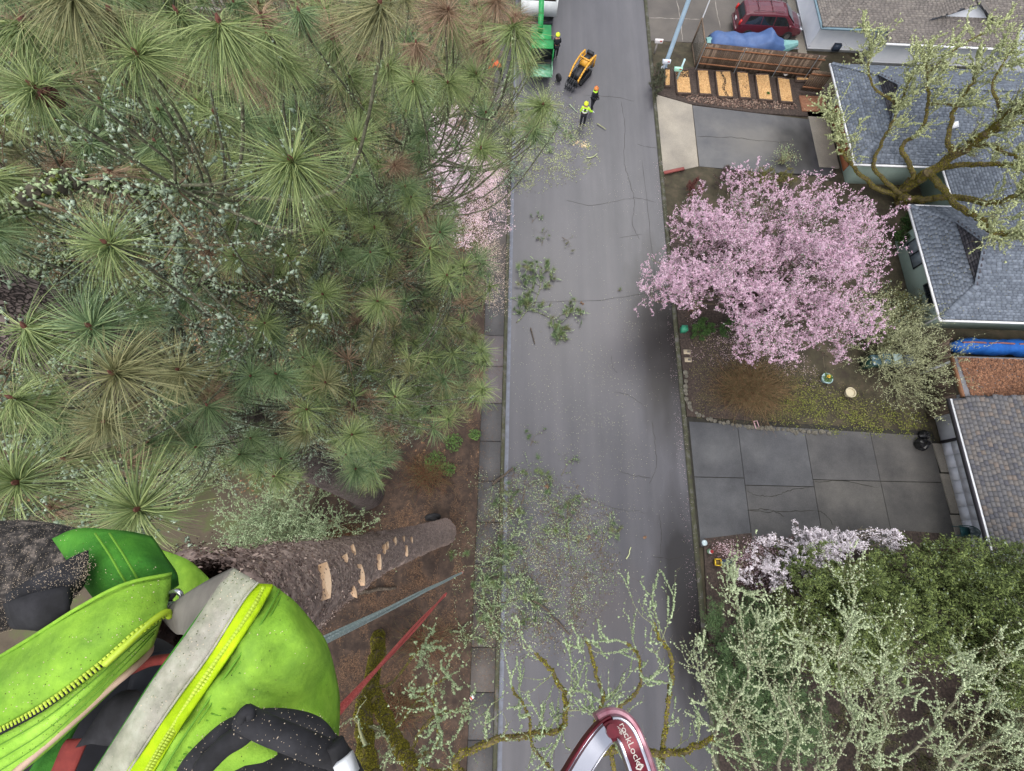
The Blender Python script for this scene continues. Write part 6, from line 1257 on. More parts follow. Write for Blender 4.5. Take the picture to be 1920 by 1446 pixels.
for P, ra, rb, vis in limb_paths:
    P = smooth_path(P, 6); P[1:-1] += g5.normal(0, .02, P[1:-1].shape); r = np.linspace(ra, rb, len(P))
    lb = obj('limb', tube(P, r, 10, lump=.09, seed=int(abs(P[0, 0]) * 100)), mat('dark_pine_limb', sr(52, 48, 42), sr(98, 92, 80), sr(72, 68, 56), scale=20, rough=.95, bump=.006), pine)
    L_ = np.linalg.norm(np.diff(P, axis=0), axis=1).sum(); n_ = int(L_ * (420 if vis else 230))
    o = obj('lichen', fuzz(P, r * 1.02, n_, .017 if vis else .022, g5), M_lichg if g5.random() < .6 else M_lich, lb); o['kind'] = 'stuff'
    if vis: o = obj('moss', fuzz(P, r, int(L_ * 200), .014, g5), mat('dark_moss', sr(50, 58, 24), sr(98, 106, 44), sr(72, 80, 32), island=True, rough=.95), lb); o['kind'] = 'stuff'
    limbs.append((lb, P, r, []))
allP = np.concatenate([l[1] for l in limbs]); own = np.concatenate([np.full(len(l[1]), i) for i, l in enumerate(limbs)])
order = np.argsort([-1 / t[2] for t in tl_]); shown = set(order[:288].tolist())
tw_of = {i: [] for i in range(len(limbs))}; stuffV = {}; twig_acc = {i: [] for i in range(len(limbs))}
rr_jit = g5.random(7) * .6
for k, (a, b_, dep, kind_, c_, cone_) in enumerate(tl_):
    p = pos[k]; score = ((allP - p) ** 2).sum(1) + np.where(allP[:, 2] > p[2] - (1.3 if dep < 5 else .25), 60.0, 0) + rr_jit[k % 7] * (np.arange(len(allP)) % 5); j = int(np.argmin(score)); q = allP[j]; i = own[j]
    Lq = np.linalg.norm(p - q); mid_ = p * .62 + q * .38 + [g5.normal(0, .04) * Lq, g5.normal(0, .04) * Lq, -.30 * Lq]
    tipdir = p - mid_; tipdir /= np.linalg.norm(tipdir); axis = np.array([0, 0, 1.0]) * (1.0 if kind_ != 'brush' else .7) + tipdir * .55 + g5.normal(0, .22, 3); axis /= np.linalg.norm(axis)
    if kind_ == 'brush': axis = axis + np.array([-.2, .55, 0]); axis /= np.linalg.norm(axis)
    path = smooth_path([q, mid_, p - axis * .10 - [0, 0, .10], p], 5); rr = np.linspace(min(.012, .006 + .003 * Lq), .008, len(path))
    twig_acc[i].append((path[:-1], path[1:], rr[:-1], rr[1:]))
    qn = orient(axis, g5.random() * 6); key = kind_
    if k in shown:
        o = link('needle_tuft', TM[key, int(g5.integers(3)), c_], limbs[i][0]); o.rotation_mode = 'QUATERNION'; o.rotation_quaternion = qn; o.location = p - rootloc(limbs[i][0]); s_ = g5.uniform(.94, 1.06); o.scale = (s_, s_, s_)
        if c_ == 3: o['label'] = 'dry brown needle tuft'
        bq = link('bud' if 0 else 'shoot_bud', bud_me, limbs[i][0]); bq.rotation_mode = 'QUATERNION'; bq.rotation_quaternion = qn; bq.location = o.location
    else:
        V, f = tuft_geo(64, LEN, g5, .3, 1.9, .0085, 2, .6); M3 = np.array(qn.to_matrix()); stuffV.setdefault(c_, []).append((V @ M3.T + p, f))
    if cone_:
        for w in range(1 + int(g5.integers(2))): o = link('cone', cone_me, limbs[i][0]); o.rotation_mode = 'QUATERNION'; o.rotation_quaternion = orient(g5.normal(0, 1, 3) + [0, 0, .3]); o.location = p + g5.normal(0, .03, 3) - [0, 0, .02] - rootloc(limbs[i][0]); o.scale = (.85,) * 3
for i, acc in twig_acc.items():
    if not acc: continue
    A = [np.concatenate([t[m_] for t in acc]) for m_ in range(4)]; o = obj('twig', segs(*A, 5), mat('pine_twig', sr(66, 62, 50), sr(120, 118, 98), sr(92, 92, 74), scale=30, rough=.9), limbs[i][0]); o['kind'] = 'stuff'
    S = dict(p=A[0], q=A[1], r=A[2], s=A[3]); Q, _ = along(S, int(len(acc) * 110), .003, g5); o = obj('twig_lichen', tetras(Q, g5.uniform(.003, .012, len(Q)), g5), M_lichg if i % 2 else M_lich, limbs[i][0]); o['kind'] = 'stuff'
for c_, L_ in stuffV.items(): o = obj('needles', join(*L_), M_need[c_], pine); o['kind'] = 'stuff'
# bare lichened side twigs inside the crown
k_ = 420; i_ = g5.integers(0, len(allP), k_); Dn = rand_unit(k_, g5); Dn[:, 2] = -abs(Dn[:, 2]) * .3
S = sprout(allP[i_], Dn, g5.uniform(.4, 1.0, k_), .010, gens=3, nseg=5, kids=3, spread=.8, wig=.25, lenf=.5, g=g5); o = obj('dead_twigs', seg_mesh(S), M_grit, pine); o['kind'] = 'stuff'
Q, _ = along(S, 48000, .012, g5); o = obj('twig_lichen', tetras(Q, g5.uniform(.006, .022, len(Q)), g5), M_lichg, pine); o['kind'] = 'stuff'

# ---------------------------------------------------------------- cut branches on the road
far_me = [TM['mid', j, 0] for j in range(3)]
def cut_branch(px, py, ang, L, label, nt=8, green=1.0, lich=300, r=.03, kids=3, seed=0, m=0, ts=1.0, gens=3, spread=.95):
    g = np.random.default_rng(seed + 700); zb = .14 if G(px, py)[0] < .34 else .02; c = G(px, py, zb); t = thing('cut_branch', c, label, 'branch', 'cut branches lying about the road')
    d = np.array([math.cos(ang), math.sin(ang), 0.02]); S = sprout(c[None] - d * L / 2 + [0, 0, r], d[None], L, r, gens=gens, nseg=8, kids=6 if nt else 4, spread=spread, wig=.12, up=0, lenf=.6, flat=.15, g=g)
    for k in 'pq': S[k][:, 2] = np.abs(S[k][:, 2] - c[2]) * .5 + c[2] + .01
    o = obj('stem', seg_mesh(keep(S, S['g'] == 0), 6), M_grit, t); o2 = obj('twigs', seg_mesh(keep(S, S['g'] > 0)), M_grit, t); o2['kind'] = 'stuff'
    if lich: Q, _ = along(S, lich, .01, g); o = obj('lichen', tetras(Q, g.uniform(.015, .045, len(Q)), g), M_lich, t); o['kind'] = 'stuff'
    tip = S['q'][S['g'] == gens - 1]
    for _ in range(nt):
        p = tip[g.integers(len(tip))]; ax = g.normal(0, 1, 3); ax[2] = abs(ax[2]) * .4 + .15
        o = link('needle_tuft', TM['far', int(g.integers(3)), int(g.choice([0, 1, 1, 2])) if green > .5 else 3], t); o.rotation_mode = 'QUATERNION'; o.rotation_quaternion = orient(ax); o.location = p + [0, 0, .04] - c; o.scale = (ts, ts, ts * .45)
    return t
CB = [(1010, 545, 1.3, 2.4, 'largest heap of cut pine boughs by the left kerb, its upper half', 30, 1100), (1025, 592, -.4, 2.2, 'largest heap of cut pine boughs by the left kerb, its lower right half', 28, 1000), (985, 590, .8, 1.6, 'cut pine bough at the lower left of the largest heap beside the kerb', 20, 700),
      (1017, 450, 1.5, .9, 'small green pine sprig on the road above the largest heap', 4, 20), (1000, 412, 1.2, .6, 'small green pine sprig higher up the road near the kerb', 3, 10), (1062, 450, -.6, .7, 'thin pine sprig right of the small green one', 2, 10), (1160, 545, .2, .2, 'tiny green twig in the middle of the road beside a brown leaf', 1, 0),
      (998, 825, 1.3, .7, 'single green pine sprig on the bare road near the old slabs', 5, 20), (1060, 880, 1.0, .9, 'thin brown branch with few needles right of the stick on the kerb', 2, 60), (985, 925, 1.2, 1.3, 'green pine bough at the top of the big litter field', 10, 200), (960, 965, .8, 1.3, 'green pine bough touching the kerb in the litter field', 9, 300),
      (1066, 960, 1.4, 1.5, 'green upright pine bough at the upper right of the litter field', 10, 200), (1068, 1010, 1.5, 1.4, 'brown-stemmed pine bough below the upright green one', 8, 250), (1135, 1015, 1.0, 1.3, 'loose pine bough with lichen at the right edge of the litter', 5, 250), (930, 1020, .4, 1.6, 'pine bough across the sidewalk edge left of the litter field', 9, 500),
      (900, 1060, .1, 1.8, 'pine bough on the sidewalk close to the grey rope end', 9, 600), (960, 1080, 1.9, 1.8, 'dark green bough in the middle of the litter field', 11, 700), (905, 1110, .5, 2.0, 'lichened bough just under the rope ends', 10, 800), (970, 1130, .0, 1.8, 'green bough with long bare lichened stem at the litter bottom', 9, 700),
      (920, 1160, 1.4, 2.0, 'bough with needles lying along the kerb below the ropes', 9, 800), (1012, 1168, 1.5, 1.2, 'single bright green bough at the lower end of the litter', 7, 150), (880, 1200, 1.0, 1.6, 'lowest bough of the litter over the sidewalk', 5, 500), (840, 1030, 1.3, 1.2, 'green sprigs at the foot of the climbed trunk', 6, 100), (1060, 255, 1.0, 1.0, 'small lichened cut bough on the road near the crew', 3, 250), (1010, 275, .5, 1.4, 'yellowish lichened bough on the road edge near the crew', 3, 400)]
for k, (a, b_, an, L, lb_, nt_, li) in enumerate(CB): cut_branch(a, b_, an, L * .95, lb_, nt=int(nt_ * (1.9 if k < 3 else 1.3)), lich=li, seed=k, r=.022 if L > 1 else .014, ts=1.05 if L > 1 else .8)
def stick(pts, r, label, m=None, z=.03):
    P = smooth_path([G(a, b_, z + r) for a, b_ in pts], 4); P[:, 2] = z + r; P[1:-1] += rng.normal(0, r * .3, P[1:-1].shape); tag(obj('stick', tube(P, np.linspace(r, r * .6, len(P)), 7, lump=.1), m or M_bark), label, 'stick', 'bare sticks on the ground')
stick([(924, 908), (944, 892), (962, 877)], .07, 'thick cut stick lying across the kerb beside the bramble', z=.13); stick([(985, 1124), (1015, 1134), (1040, 1160), (1068, 1190)], .06, 'long dark curved stick at the lower right of the litter field')
stick([(672, 1112), (700, 1108), (742, 1102)], .1, 'short thick log lying right of the climbed trunk', z=.15); stick([(995, 615), (1003, 645)], .04, 'brown stick poking out below the largest heap')
stick([(1068, 196), (1082, 210)], .03, 'pale stick left of the person in hi-vis', M_lichg); stick([(1120, 232), (1136, 243)], .04, 'pale curved stick right of the person in hi-vis', M_twigl); stick([(1100, 296), (1112, 294), (1120, 288)], .035, 'pale hooked stick below the crew', M_lichy); stick([(1174, 1048), (1179, 1040), (1183, 1026)], .03, 'yellowish forked stick alone right of the litter', M_lichy)
for a, b_, lb_ in ((1104, 1008, 'pair of orange-brown leaves on the road in the litter'), (1208, 1008, 'single curled brown leaf alone on the road'), (1090, 568, 'small brown leaf near the tiny green twig'), (1025, 912, 'brown bark scrap near the top of the litter')):
    c = G(a, b_, .02); V, f = leaves(np.repeat(c[None], 4, 0) + rng.normal(0, .06, (4, 3)) * [1, 1, .1], .09, flat=1.5); tag(obj('dead_leaf', (V, f), M_needle_dead), lb_, 'leaf', kind='stuff' if 0 else None)

# ================================================================ the climbed trunk, climber, ropes, carabiner
ct = thing('climbed_tree', G(832, 1003), 'bare pine trunk with pale chainsaw scars running down from the climber to the litter', 'tree')
cp5 = [(832, 998, 26.1, .70), (824, 1000, 24.5, .60), (800, 1008, 19.6, .52), (760, 1021, 14.5, .45), (700, 1041, 9.5, .385), (620, 1075, 5.2, .31), (560, 1102, 3.2, .255), (500, 1130, 2.3, .22), (430, 1160, 1.75, .2), (340, 1200, 1.3, .19)]
PR = np.array([[*DH(a, b_, h), r_] for a, b_, h, r_ in cp5]); PR = smooth_path(PR, 9); Pc, Rc = PR[:, :3], PR[:, 3]
gk = np.random.default_rng(8); nr, na = 220, 72
s_ = np.r_[0, np.cumsum(np.linalg.norm(np.diff(Pc, axis=0), axis=1))]; tt = s_[-1] * (1 - (1 - np.linspace(0, 1, nr)) ** 2.0)
Pf = np.column_stack([np.interp(tt, s_, Pc[:, j]) for j in range(3)]); Rf = np.interp(tt, s_, Rc)
V, q_ = tube(Pf, Rf, na, caps=False); V = V.reshape(nr, na, 3); nrm = V - Pf[:, None]; nrm /= np.linalg.norm(nrm, axis=2)[..., None]
h = gk.normal(size=(nr, na)); h = (h + np.roll(h, 1, 0) + np.roll(h, -1, 0)) / 2; big_ = gk.normal(size=(nr // 4 + 1, na // 4)); big_ = np.kron(big_, np.ones((4, 4)))[:nr, :na]
V = V + nrm * ((h * .022 + big_ * .03) * np.clip(Rf, .2, .5)[:, None] * 1.2)[..., None]
M_cbark = mat('scraped_dark_bark', sr(90, 76, 71), sr(190, 170, 158), sr(142, 124, 116), scale=16, rough=.9, bump=.02, bscale=42, lo=.35, hi=.7, det=10)
bk = obj('bark', (V.reshape(-1, 3), q_), M_cbark, ct)
SC_ = []
M_wood = mat('fresh_cut_wood', sr(206, 170, 134), sr(228, 198, 166), scale=8, rough=.75, stretch=(1, 1, .3))
camp = np.array([0, 0, H])
def scar(a, b_, w, l, an):
    l, w = l * 1.25, w * 1.15; d = D(a, b_, 1) - camp; d /= np.linalg.norm(d)
    # first surface point of the trunk along this ray
    Vf = V.reshape(-1, 3) - camp; tpar = Vf @ d; dist = np.linalg.norm(Vf - tpar[:, None] * d, axis=1); near = np.argsort(dist)[:40]; k = near[np.argmin(tpar[near])]
    p = V.reshape(-1, 3)[k]; n = nrm.reshape(-1, 3)[k]; i = k // na; ax = Pf[min(i + 1, nr - 1)] - Pf[max(i - 1, 0)]; ax /= np.linalg.norm(ax); sd = np.cross(n, ax); sd /= np.linalg.norm(sd)
    n = n + (camp - p) / np.linalg.norm(camp - p) * .8; n /= np.linalg.norm(n); ax -= n * (ax @ n); ax /= np.linalg.norm(ax); sd = np.cross(n, ax)
    u = ax * math.cos(an) + sd * math.sin(an); v = np.cross(n, u); dep = (p - camp) @ (D(960, 723, 1) - camp); sc = dep / F; A = np.linspace(0, 2 * math.pi, 14, endpoint=False)
    out = [p + n * .03 * max(Rf[i], .2) / .3 + u * l / 2 * sc * np.cos(x) * (1 + .12 * math.sin(3 * x)) + v * w / 2 * sc * math.sin(x) * abs(math.sin(x)) ** .8 for x in A]; low = [q2 - n * .05 for q2 in out]; k_ = len(A)
    SC_.append((p, l / 2 * sc * .95))
    obj('chainsaw_scar', (np.array(out + low), [tuple(range(k_)), tuple(range(k_, 2 * k_))[::-1]] + [(x, x + k_, (x + 1) % k_ + k_, (x + 1) % k_) for x in range(k_)]), M_wood, ct)
for a in ((620, 1092, 15, 52, 1.35), (683, 1080, 9, 32, 1.9), (666, 1028, 5, 18, 1.0), (716, 1052, 4, 22, 1.6), (722, 1024, 4, 15, 1.1), (726, 1018, 3, 12, 1.0), (765, 1036, 4, 16, 1.7), (744, 1012, 5, 14, .9), (761, 1008, 3, 10, 1.0), (775, 1013, 3, 10, 1.2), (665, 1112, 5, 24, 2.4), (650, 1040, 4, 14, 1.0)): scar(*a)
M_flake = mat('bark_flakes', sr(84, 68, 64), sr(202, 180, 166), sr(140, 120, 111), island=True, rough=.9)
n_ = 42000; i_ = gk.integers(0, nr - 1, n_); i_ = (nr * gk.random(n_) ** .8).astype(int).clip(0, nr - 2); j_ = gk.integers(0, na, n_); Q = V[i_, j_] + gk.normal(0, .01, (n_, 3)) * (1 + 1.2 * Rf[i_][:, None])
far = np.ones(len(Q), bool)
for c_, r_ in SC_: far &= np.linalg.norm(Q - c_, axis=1) > r_
Q, i_, j_, n_ = Q[far], i_[far], j_[far], int(far.sum())
o = obj('bark_flakes', leaves(Q, gk.uniform(.004, .011, n_) * (.5 + Rf[i_] * 2.2), nrm[i_, j_] + gk.normal(0, .35, (n_, 3)), gk, .5), M_flake, ct); o['kind'] = 'stuff'
n2 = 900; i_ = gk.integers(nr // 2, nr - 1, n2); j_ = gk.integers(0, na, n2); o = obj('sawdust_specks', leaves(V[i_, j_] + nrm[i_, j_] * .008, gk.uniform(.003, .008, n2), nrm[i_, j_], gk), mat('pale_sawdust', sr(196, 176, 150), sr(226, 208, 184), island=True, rough=.9), ct); o['kind'] = 'stuff'

def hang(name, pts, r, label, m, strands, tipm=None):
    a_, b_ = pts[1], pts[2]; w_ = np.linspace(0, 1, 26)[:, None]; t = thing(name, b_, label, 'rope'); P = np.vstack([a_ + (a_ - b_) / np.linalg.norm(a_ - b_) * .35, a_ * (1 - w_) + b_ * w_]); k = len(P)
    for s in range(strands):
        a = np.linspace(0, 5, k) + s * 2 * math.pi / strands; off = np.column_stack([np.cos(a), np.sin(a), 0 * a]) * r * 1.15
        obj('strand', tube(P + off, r, 7), m, t)
    obj('end_knot', tube([P[-1], P[-1] - [0, 0, .12]], [r * 2.2, r * 1.6], 8), tipm or m, t)
    return t
M_grope = mat('grey_green_rope', sr(138, 152, 150), sr(184, 196, 194), sr(120, 136, 134), scale=160, rough=.8)
M_rrope = mat('red_rope', sr(150, 58, 56), sr(196, 104, 96), sr(170, 74, 70), scale=160, rough=.8)
d0 = .43
hang('grey_rope', [DH(500, 1262, .68), DH(610, 1200, 1.25), DH(866, 1074, 5.6)], .0050, 'bundle of grey-green rope hanging from the jacket down past the trunk', M_grope, 3, mat('pink_tip', sr(214, 150, 140), rough=.7))
hang('red_rope', [DH(520, 1470, .66), DH(633, 1335, .95), DH(833, 1117, 3.4)], .0044, 'pair of red ropes hanging beside the grey rope', M_rrope, 2)

# ---- climber: body, jacket and harness seen from the chest
cl = thing('climber', D(250, 1350, .75), 'climber seen from the own chest in an open lime green jacket dusted with sawdust', 'person')
M_lime = mat('lime_jacket', sr(104, 142, 58), sr(162, 200, 74), sr(144, 186, 66), scale=9, rough=.75, bump=.006, bscale=28, lo=.3, hi=.75)
M_limed = mat('green_jacket', sr(48, 98, 44), sr(96, 160, 56), sr(68, 128, 48), scale=8, rough=.75, bump=.006, bscale=28, lo=.3, hi=.75)
M_yell = mat('bright_yellow_tape', sr(156, 184, 20), sr(184, 212, 30), scale=14, rough=.6, bump=.002, bscale=200)
M_limel = mat('pale_lime_facing', sr(146, 192, 70), sr(176, 218, 94), scale=12, rough=.7, bump=.002, bscale=200)
M_velc = mat('grey_velcro', sr(150, 144, 138), sr(186, 180, 174), sr(168, 162, 154), scale=30, rough=.95, bump=.003, bscale=400)
M_lin = mat('grey_lining', sr(92, 88, 82), sr(124, 120, 112), scale=10, rough=.9, bump=.003, bscale=60)
M_beige = mat('beige_piping', sr(168, 142, 122), sr(188, 162, 142), scale=20, rough=.8)
M_harn = mat('black_harness', sr(20, 20, 23), sr(42, 42, 46), sr(30, 30, 34), scale=30, rough=.9, bump=.004, bscale=220)
M_seam_g = mat('dark_green_thread', sr(84, 130, 34), sr(100, 148, 42), rough=.9)
M_redw = mat('red_webbing', sr(112, 38, 34), sr(136, 54, 46), scale=40, rough=.85)
CL_ = []
def cloth(name, rows, m, parent, sub=5, thick=.004, wob=.0012, label=None):
    """a sheet of cloth through rows of (px, py, depth) control points, with thickness"""
    R_ = [smooth_path([D(*p) for p in row], sub) for row in rows]; G2 = np.stack(R_, 0)
    cols = [smooth_path(G2[:, j], sub) for j in range(G2.shape[1])]; A = np.stack(cols, 1); a, b_ = A.shape[:2]
    g = np.random.default_rng(len(name) * 7 + a); w = g.normal(size=(a, b_)); 
    for _ in range(4): w = (w + np.roll(w, 1, 0) + np.roll(w, -1, 0) + np.roll(w, 1, 1) + np.roll(w, -1, 1)) / 3
    vd = A - camp; vd /= np.linalg.norm(vd, axis=2)[..., None]; A = A + vd * (w * wob)[..., None]
    i = np.arange(a - 1)[:, None] * b_ + np.arange(b_ - 1)[None]; i = i.ravel(); q = np.stack([i, i + 1, i + b_ + 1, i + b_], 1)
    CL_.append((name, A)); o = obj(name, (A.reshape(-1, 3), q), m, parent, smooth=True); s = o.modifiers.new('s', 'SOLIDIFY'); s.thickness = thick; s.offset = 0
    if label: o['label'] = label
    return o, A
def cord(name, pts, r, m, parent, n=8, sub=6, dz=0.0):
    return obj(name, tube(smooth_path([D(a, b_, c_ + dz) for a, b_, c_ in pts], sub), r, n), m, parent, smooth=True)
# the torso and thigh under it all, one closed body
bodyP = smooth_path([D(-150, 1700, .78), D(60, 1480, .80), D(220, 1320, .84), D(320, 1210, .90)], 5)
obj('body', tube(bodyP, np.interp(np.linspace(0, 1, len(bodyP)), [0, .3, .7, .95, 1], [.21, .22, .17, .09, .02]), 24), mat('black_shirt', sr(22, 22, 26), sr(36, 36, 42), scale=12, rough=.9, bump=.004, bscale=60), cl, smooth=True)
thP = smooth_path([D(-260, 1160, .80), D(-60, 1090, .84), D(80, 1075, .88), D(160, 1090, .92)], 24)
obj('sleeve', tube(thP, np.interp(np.linspace(0, 1, len(thP)), [0, .5, .9, 1], [.10, .095, .075, .02]), 20), mat('dusty_black_cloth', sr(36, 34, 34), sr(128, 118, 110), sr(66, 62, 60), scale=60, rough=.95, bump=.004, bscale=200, lo=.42, hi=.66), cl, smooth=True)
# sawdust on the dark cloth
def dusting(path, r, n, name, parent):
    Q = np.asarray(path); i = rng.integers(0, len(Q) - 1, n); c = Q[i] + (Q[i + 1] - Q[i]) * rng.random((n, 1)); v = rand_unit(n); tocam = camp - c; tocam /= np.linalg.norm(tocam, axis=1)[:, None]; v = v + tocam * .9; v /= np.linalg.norm(v, axis=1)[:, None]
    T = Q[i + 1] - Q[i]; T /= np.linalg.norm(T, axis=1)[:, None]; v -= T * (v * T).sum(1)[:, None]; v /= np.linalg.norm(v, axis=1)[:, None]
    o = obj(name, tetras(c + v * (np.interp(i, range(len(Q)), r)[:, None] + .0015), rng.uniform(.0002, .0007, n)), MATS['pale_sawdust'], parent); o['kind'] = 'stuff'
dusting(thP, np.interp(np.linspace(0, 1, len(thP)), [0, .5, .9, 1], [.10, .095, .075, .02]), 9000, 'sawdust', cl)
# upper green panel (jacket back and shoulder)
cloth('shoulder_panel', [[(100, 1010, .66), (135, 1060, .64), (170, 1110, .63), (220, 1170, .64)], [(150, 992, .66), (185, 1045, .62), (215, 1095, .61), (260, 1150, .63)], [(235, 998, .66), (262, 1040, .62), (280, 1080, .61), (300, 1120, .63)], [(285, 1008, .68), (312, 1050, .65), (330, 1076, .64), (335, 1095, .65)]], M_limed, cl)
cord('seam', [(178, 1000, .625), (205, 1040, .605), (225, 1075, .595), (240, 1098, .60)], .0012, M_seam_g, cl); cord('seam', [(205, 1000, .63), (228, 1035, .605), (246, 1065, .598), (258, 1086, .60)], .0012, M_seam_g, cl)
cloth('rear_panel', [[(300, 1030, .78), (320, 1090, .77), (330, 1150, .78)], [(350, 1050, .78), (352, 1100, .76), (350, 1150, .78)], [(398, 1092, .80), (385, 1120, .79), (372, 1150, .80)]], M_lime, cl)
# left flap: outer band up to its zipper
cloth('left_flap', [[(-40, 1255, .56), (-40, 1300, .53), (-40, 1345, .52), (-40, 1390, .52)], [(60, 1195, .56), (70, 1240, .53), (75, 1280, .52), (80, 1322, .52)], [(150, 1138, .57), (165, 1180, .54), (175, 1215, .53), (185, 1248, .53)], [(235, 1095, .58), (245, 1130, .56), (255, 1160, .55), (262, 1182, .55)], [(322, 1076, .61), (318, 1105, .60), (314, 1130, .59), (310, 1150, .58)]], M_lime, cl)
cord('hem', [(-40, 1255, .555), (60, 1195, .555), (150, 1138, .563), (235, 1095, .573), (322, 1076, .603)], .0022, M_lime, cl)
cloth('left_facing', [[(-40, 1400, .53), (-40, 1440, .53), (-40, 1500, .54)], [(80, 1335, .53), (70, 1385, .53), (60, 1430, .54)], [(180, 1262, .54), (165, 1305, .54), (150, 1350, .55)], [(250, 1200, .56), (240, 1240, .56), (225, 1278, .57)], [(302, 1160, .59), (292, 1190, .59), (280, 1222, .60)]], M_limel, cl)
for off in (12, 30, 44): cord('stitching', [(-40, 1400 + off * 1.6, .5255), (80, 1335 + off * 1.3, .5255), (176 - off * .2, 1264 + off * 1.1, .5345), (246 - off * .2, 1204 + off * .9, .5535), (298 - off * .2, 1166 + off * .5, .583)], .0007, M_seam_g, cl)
cord('piping', [(0, 1475, .53), (60, 1420, .535), (135, 1355, .545), (200, 1295, .555), (240, 1262, .565), (276, 1228, .59), (282, 1212, .60)], .0042, M_beige, cl)
cloth('inner_hem', [[(40, 1470, .60), (90, 1470, .62)], [(100, 1380, .60), (140, 1370, .62)], [(160, 1310, .61), (176, 1300, .63)]], M_limed, cl)
# right flap: yellow tape, pale velcro strip, green outer side
zl = [(512, 1098, .52), (497, 1130, .50), (465, 1180, .485), (430, 1230, .475), (395, 1280, .47), (355, 1340, .465), (320, 1395, .465), (285, 1455, .465)]
cloth('right_flap', [[(512, 1098, .52), (555, 1135, .54), (600, 1190, .57), (614, 1215, .60)], [(470, 1175, .485), (540, 1190, .495), (605, 1225, .54), (626, 1262, .59)], [(425, 1240, .475), (505, 1255, .475), (595, 1280, .52), (634, 1310, .585)], [(380, 1305, .468), (470, 1320, .465), (575, 1345, .51), (633, 1368, .58)], [(335, 1372, .465), (430, 1395, .465), (550, 1420, .51), (628, 1432, .58)], [(280, 1465, .465), (390, 1480, .47), (530, 1500, .52), (610, 1510, .60)]], M_lime, cl, wob=.006)
cloth('yellow_tape', [[(478, 1096, .515), (512, 1098, .512)], [(452, 1128, .498), (492, 1135, .492)], [(390, 1225, .475), (432, 1228, .468)], [(320, 1330, .465), (362, 1330, .458)], [(262, 1400, .462), (320, 1395, .458)], [(225, 1470, .462), (275, 1470, .458)]], M_yell, cl)
cloth('velcro_strip', [[(440, 1066, .515), (482, 1092, .508)], [(412, 1100, .505), (455, 1126, .497)], [(350, 1192, .485), (394, 1222, .475)], [(290, 1275, .475), (330, 1310, .465)], [(232, 1365, .47), (272, 1395, .462)], [(165, 1470, .47), (222, 1475, .462)]], M_velc, cl, thick=.005)
cord('strip_edge', [(436, 1070, .516), (345, 1196, .488), (285, 1280, .478), (228, 1370, .472), (160, 1475, .472)], .002, M_limed, cl); cord('strip_edge', [(484, 1092, .505), (456, 1126, .494), (396, 1222, .472), (332, 1310, .462), (274, 1395, .459), (224, 1475, .459)], .0012, M_velc, cl)
cloth('lining', [[(440, 1066, .52), (412, 1102, .51), (350, 1195, .50)], [(395, 1088, .54), (370, 1130, .53), (345, 1190, .53)], [(345, 1118, .58), (330, 1150, .575), (335, 1188, .57)], [(305, 1150, .62), (308, 1160, .615), (325, 1180, .61)]], M_lin, cl)
# zipper teeth, every one a piece
def teeth(path, n, w, side, dep):
    P = smooth_path([D(a, b_, c_ + dep) for a, b_, c_ in path], 8); s = np.r_[0, np.cumsum(np.linalg.norm(np.diff(P, axis=0), axis=1))]; st_ = np.linspace(0, s[-1], n)
    Q = np.column_stack([np.interp(st_, s, P[:, j]) for j in range(3)]); T = np.gradient(Q, axis=0); T /= np.linalg.norm(T, axis=1)[:, None]
    for i in range(n):
        v = camp - Q[i]; v /= np.linalg.norm(v); sd = np.cross(T[i], v); V, f = box(-w * .5, w * .5, -.0014, .0014, -.0010, .0013); V2, f2 = box(w * .2, w * .75, -.0019, .0019, -.0010, .0017); V = np.vstack([V, V2]); f = np.vstack([f, f2 + 8])
        W = Q[i] + V[:, :1] * sd * side + V[:, 1:2] * T[i] + V[:, 2:3] * v; obj('zipper_tooth', (W, f), M_zip, cl)
M_zip = mat('zipper_yellow', sr(150, 176, 40), sr(184, 206, 66), rough=.4)
teeth([(500, 1104, .508), (484, 1136, .494), (452, 1186, .48), (416, 1236, .47), (380, 1286, .463), (342, 1344, .459), (306, 1400, .458), (272, 1458, .458)], 62, .008, 1, -.001)
teeth([(-20, 1380, .518), (80, 1326, .517), (184, 1252, .527), (262, 1185, .545), (312, 1152, .575)], 46, .0075, -1, -.002)
cord('zipper_cord', [(196, 1246, .525), (240, 1206, .535), (285, 1165, .555), (312, 1148, .572), (318, 1156, .58)], .004, M_zip, cl)
cord('zipper_tape', [(524, 1105, .52), (508, 1136, .50), (478, 1188, .482), (442, 1240, .472), (405, 1292, .465), (366, 1350, .461), (330, 1405, .46), (296, 1462, .46)], .0011, M_seam_g, cl); cord('zipper_tape', [(530, 1112, .524), (514, 1142, .502), (484, 1194, .483), (448, 1246, .472), (411, 1298, .465), (372, 1356, .461)], .0008, M_seam_g, cl)
for k in range(16): a = k / 15; x0_, y0_ = 440 - 130 * a, 1262 + 190 * a; cord('pucker', [(x0_ + 8, y0_, .4665), (x0_ + 24 + 8 * a, y0_ + 4, .4645)], .0008, M_seam_g, cl, sub=2)
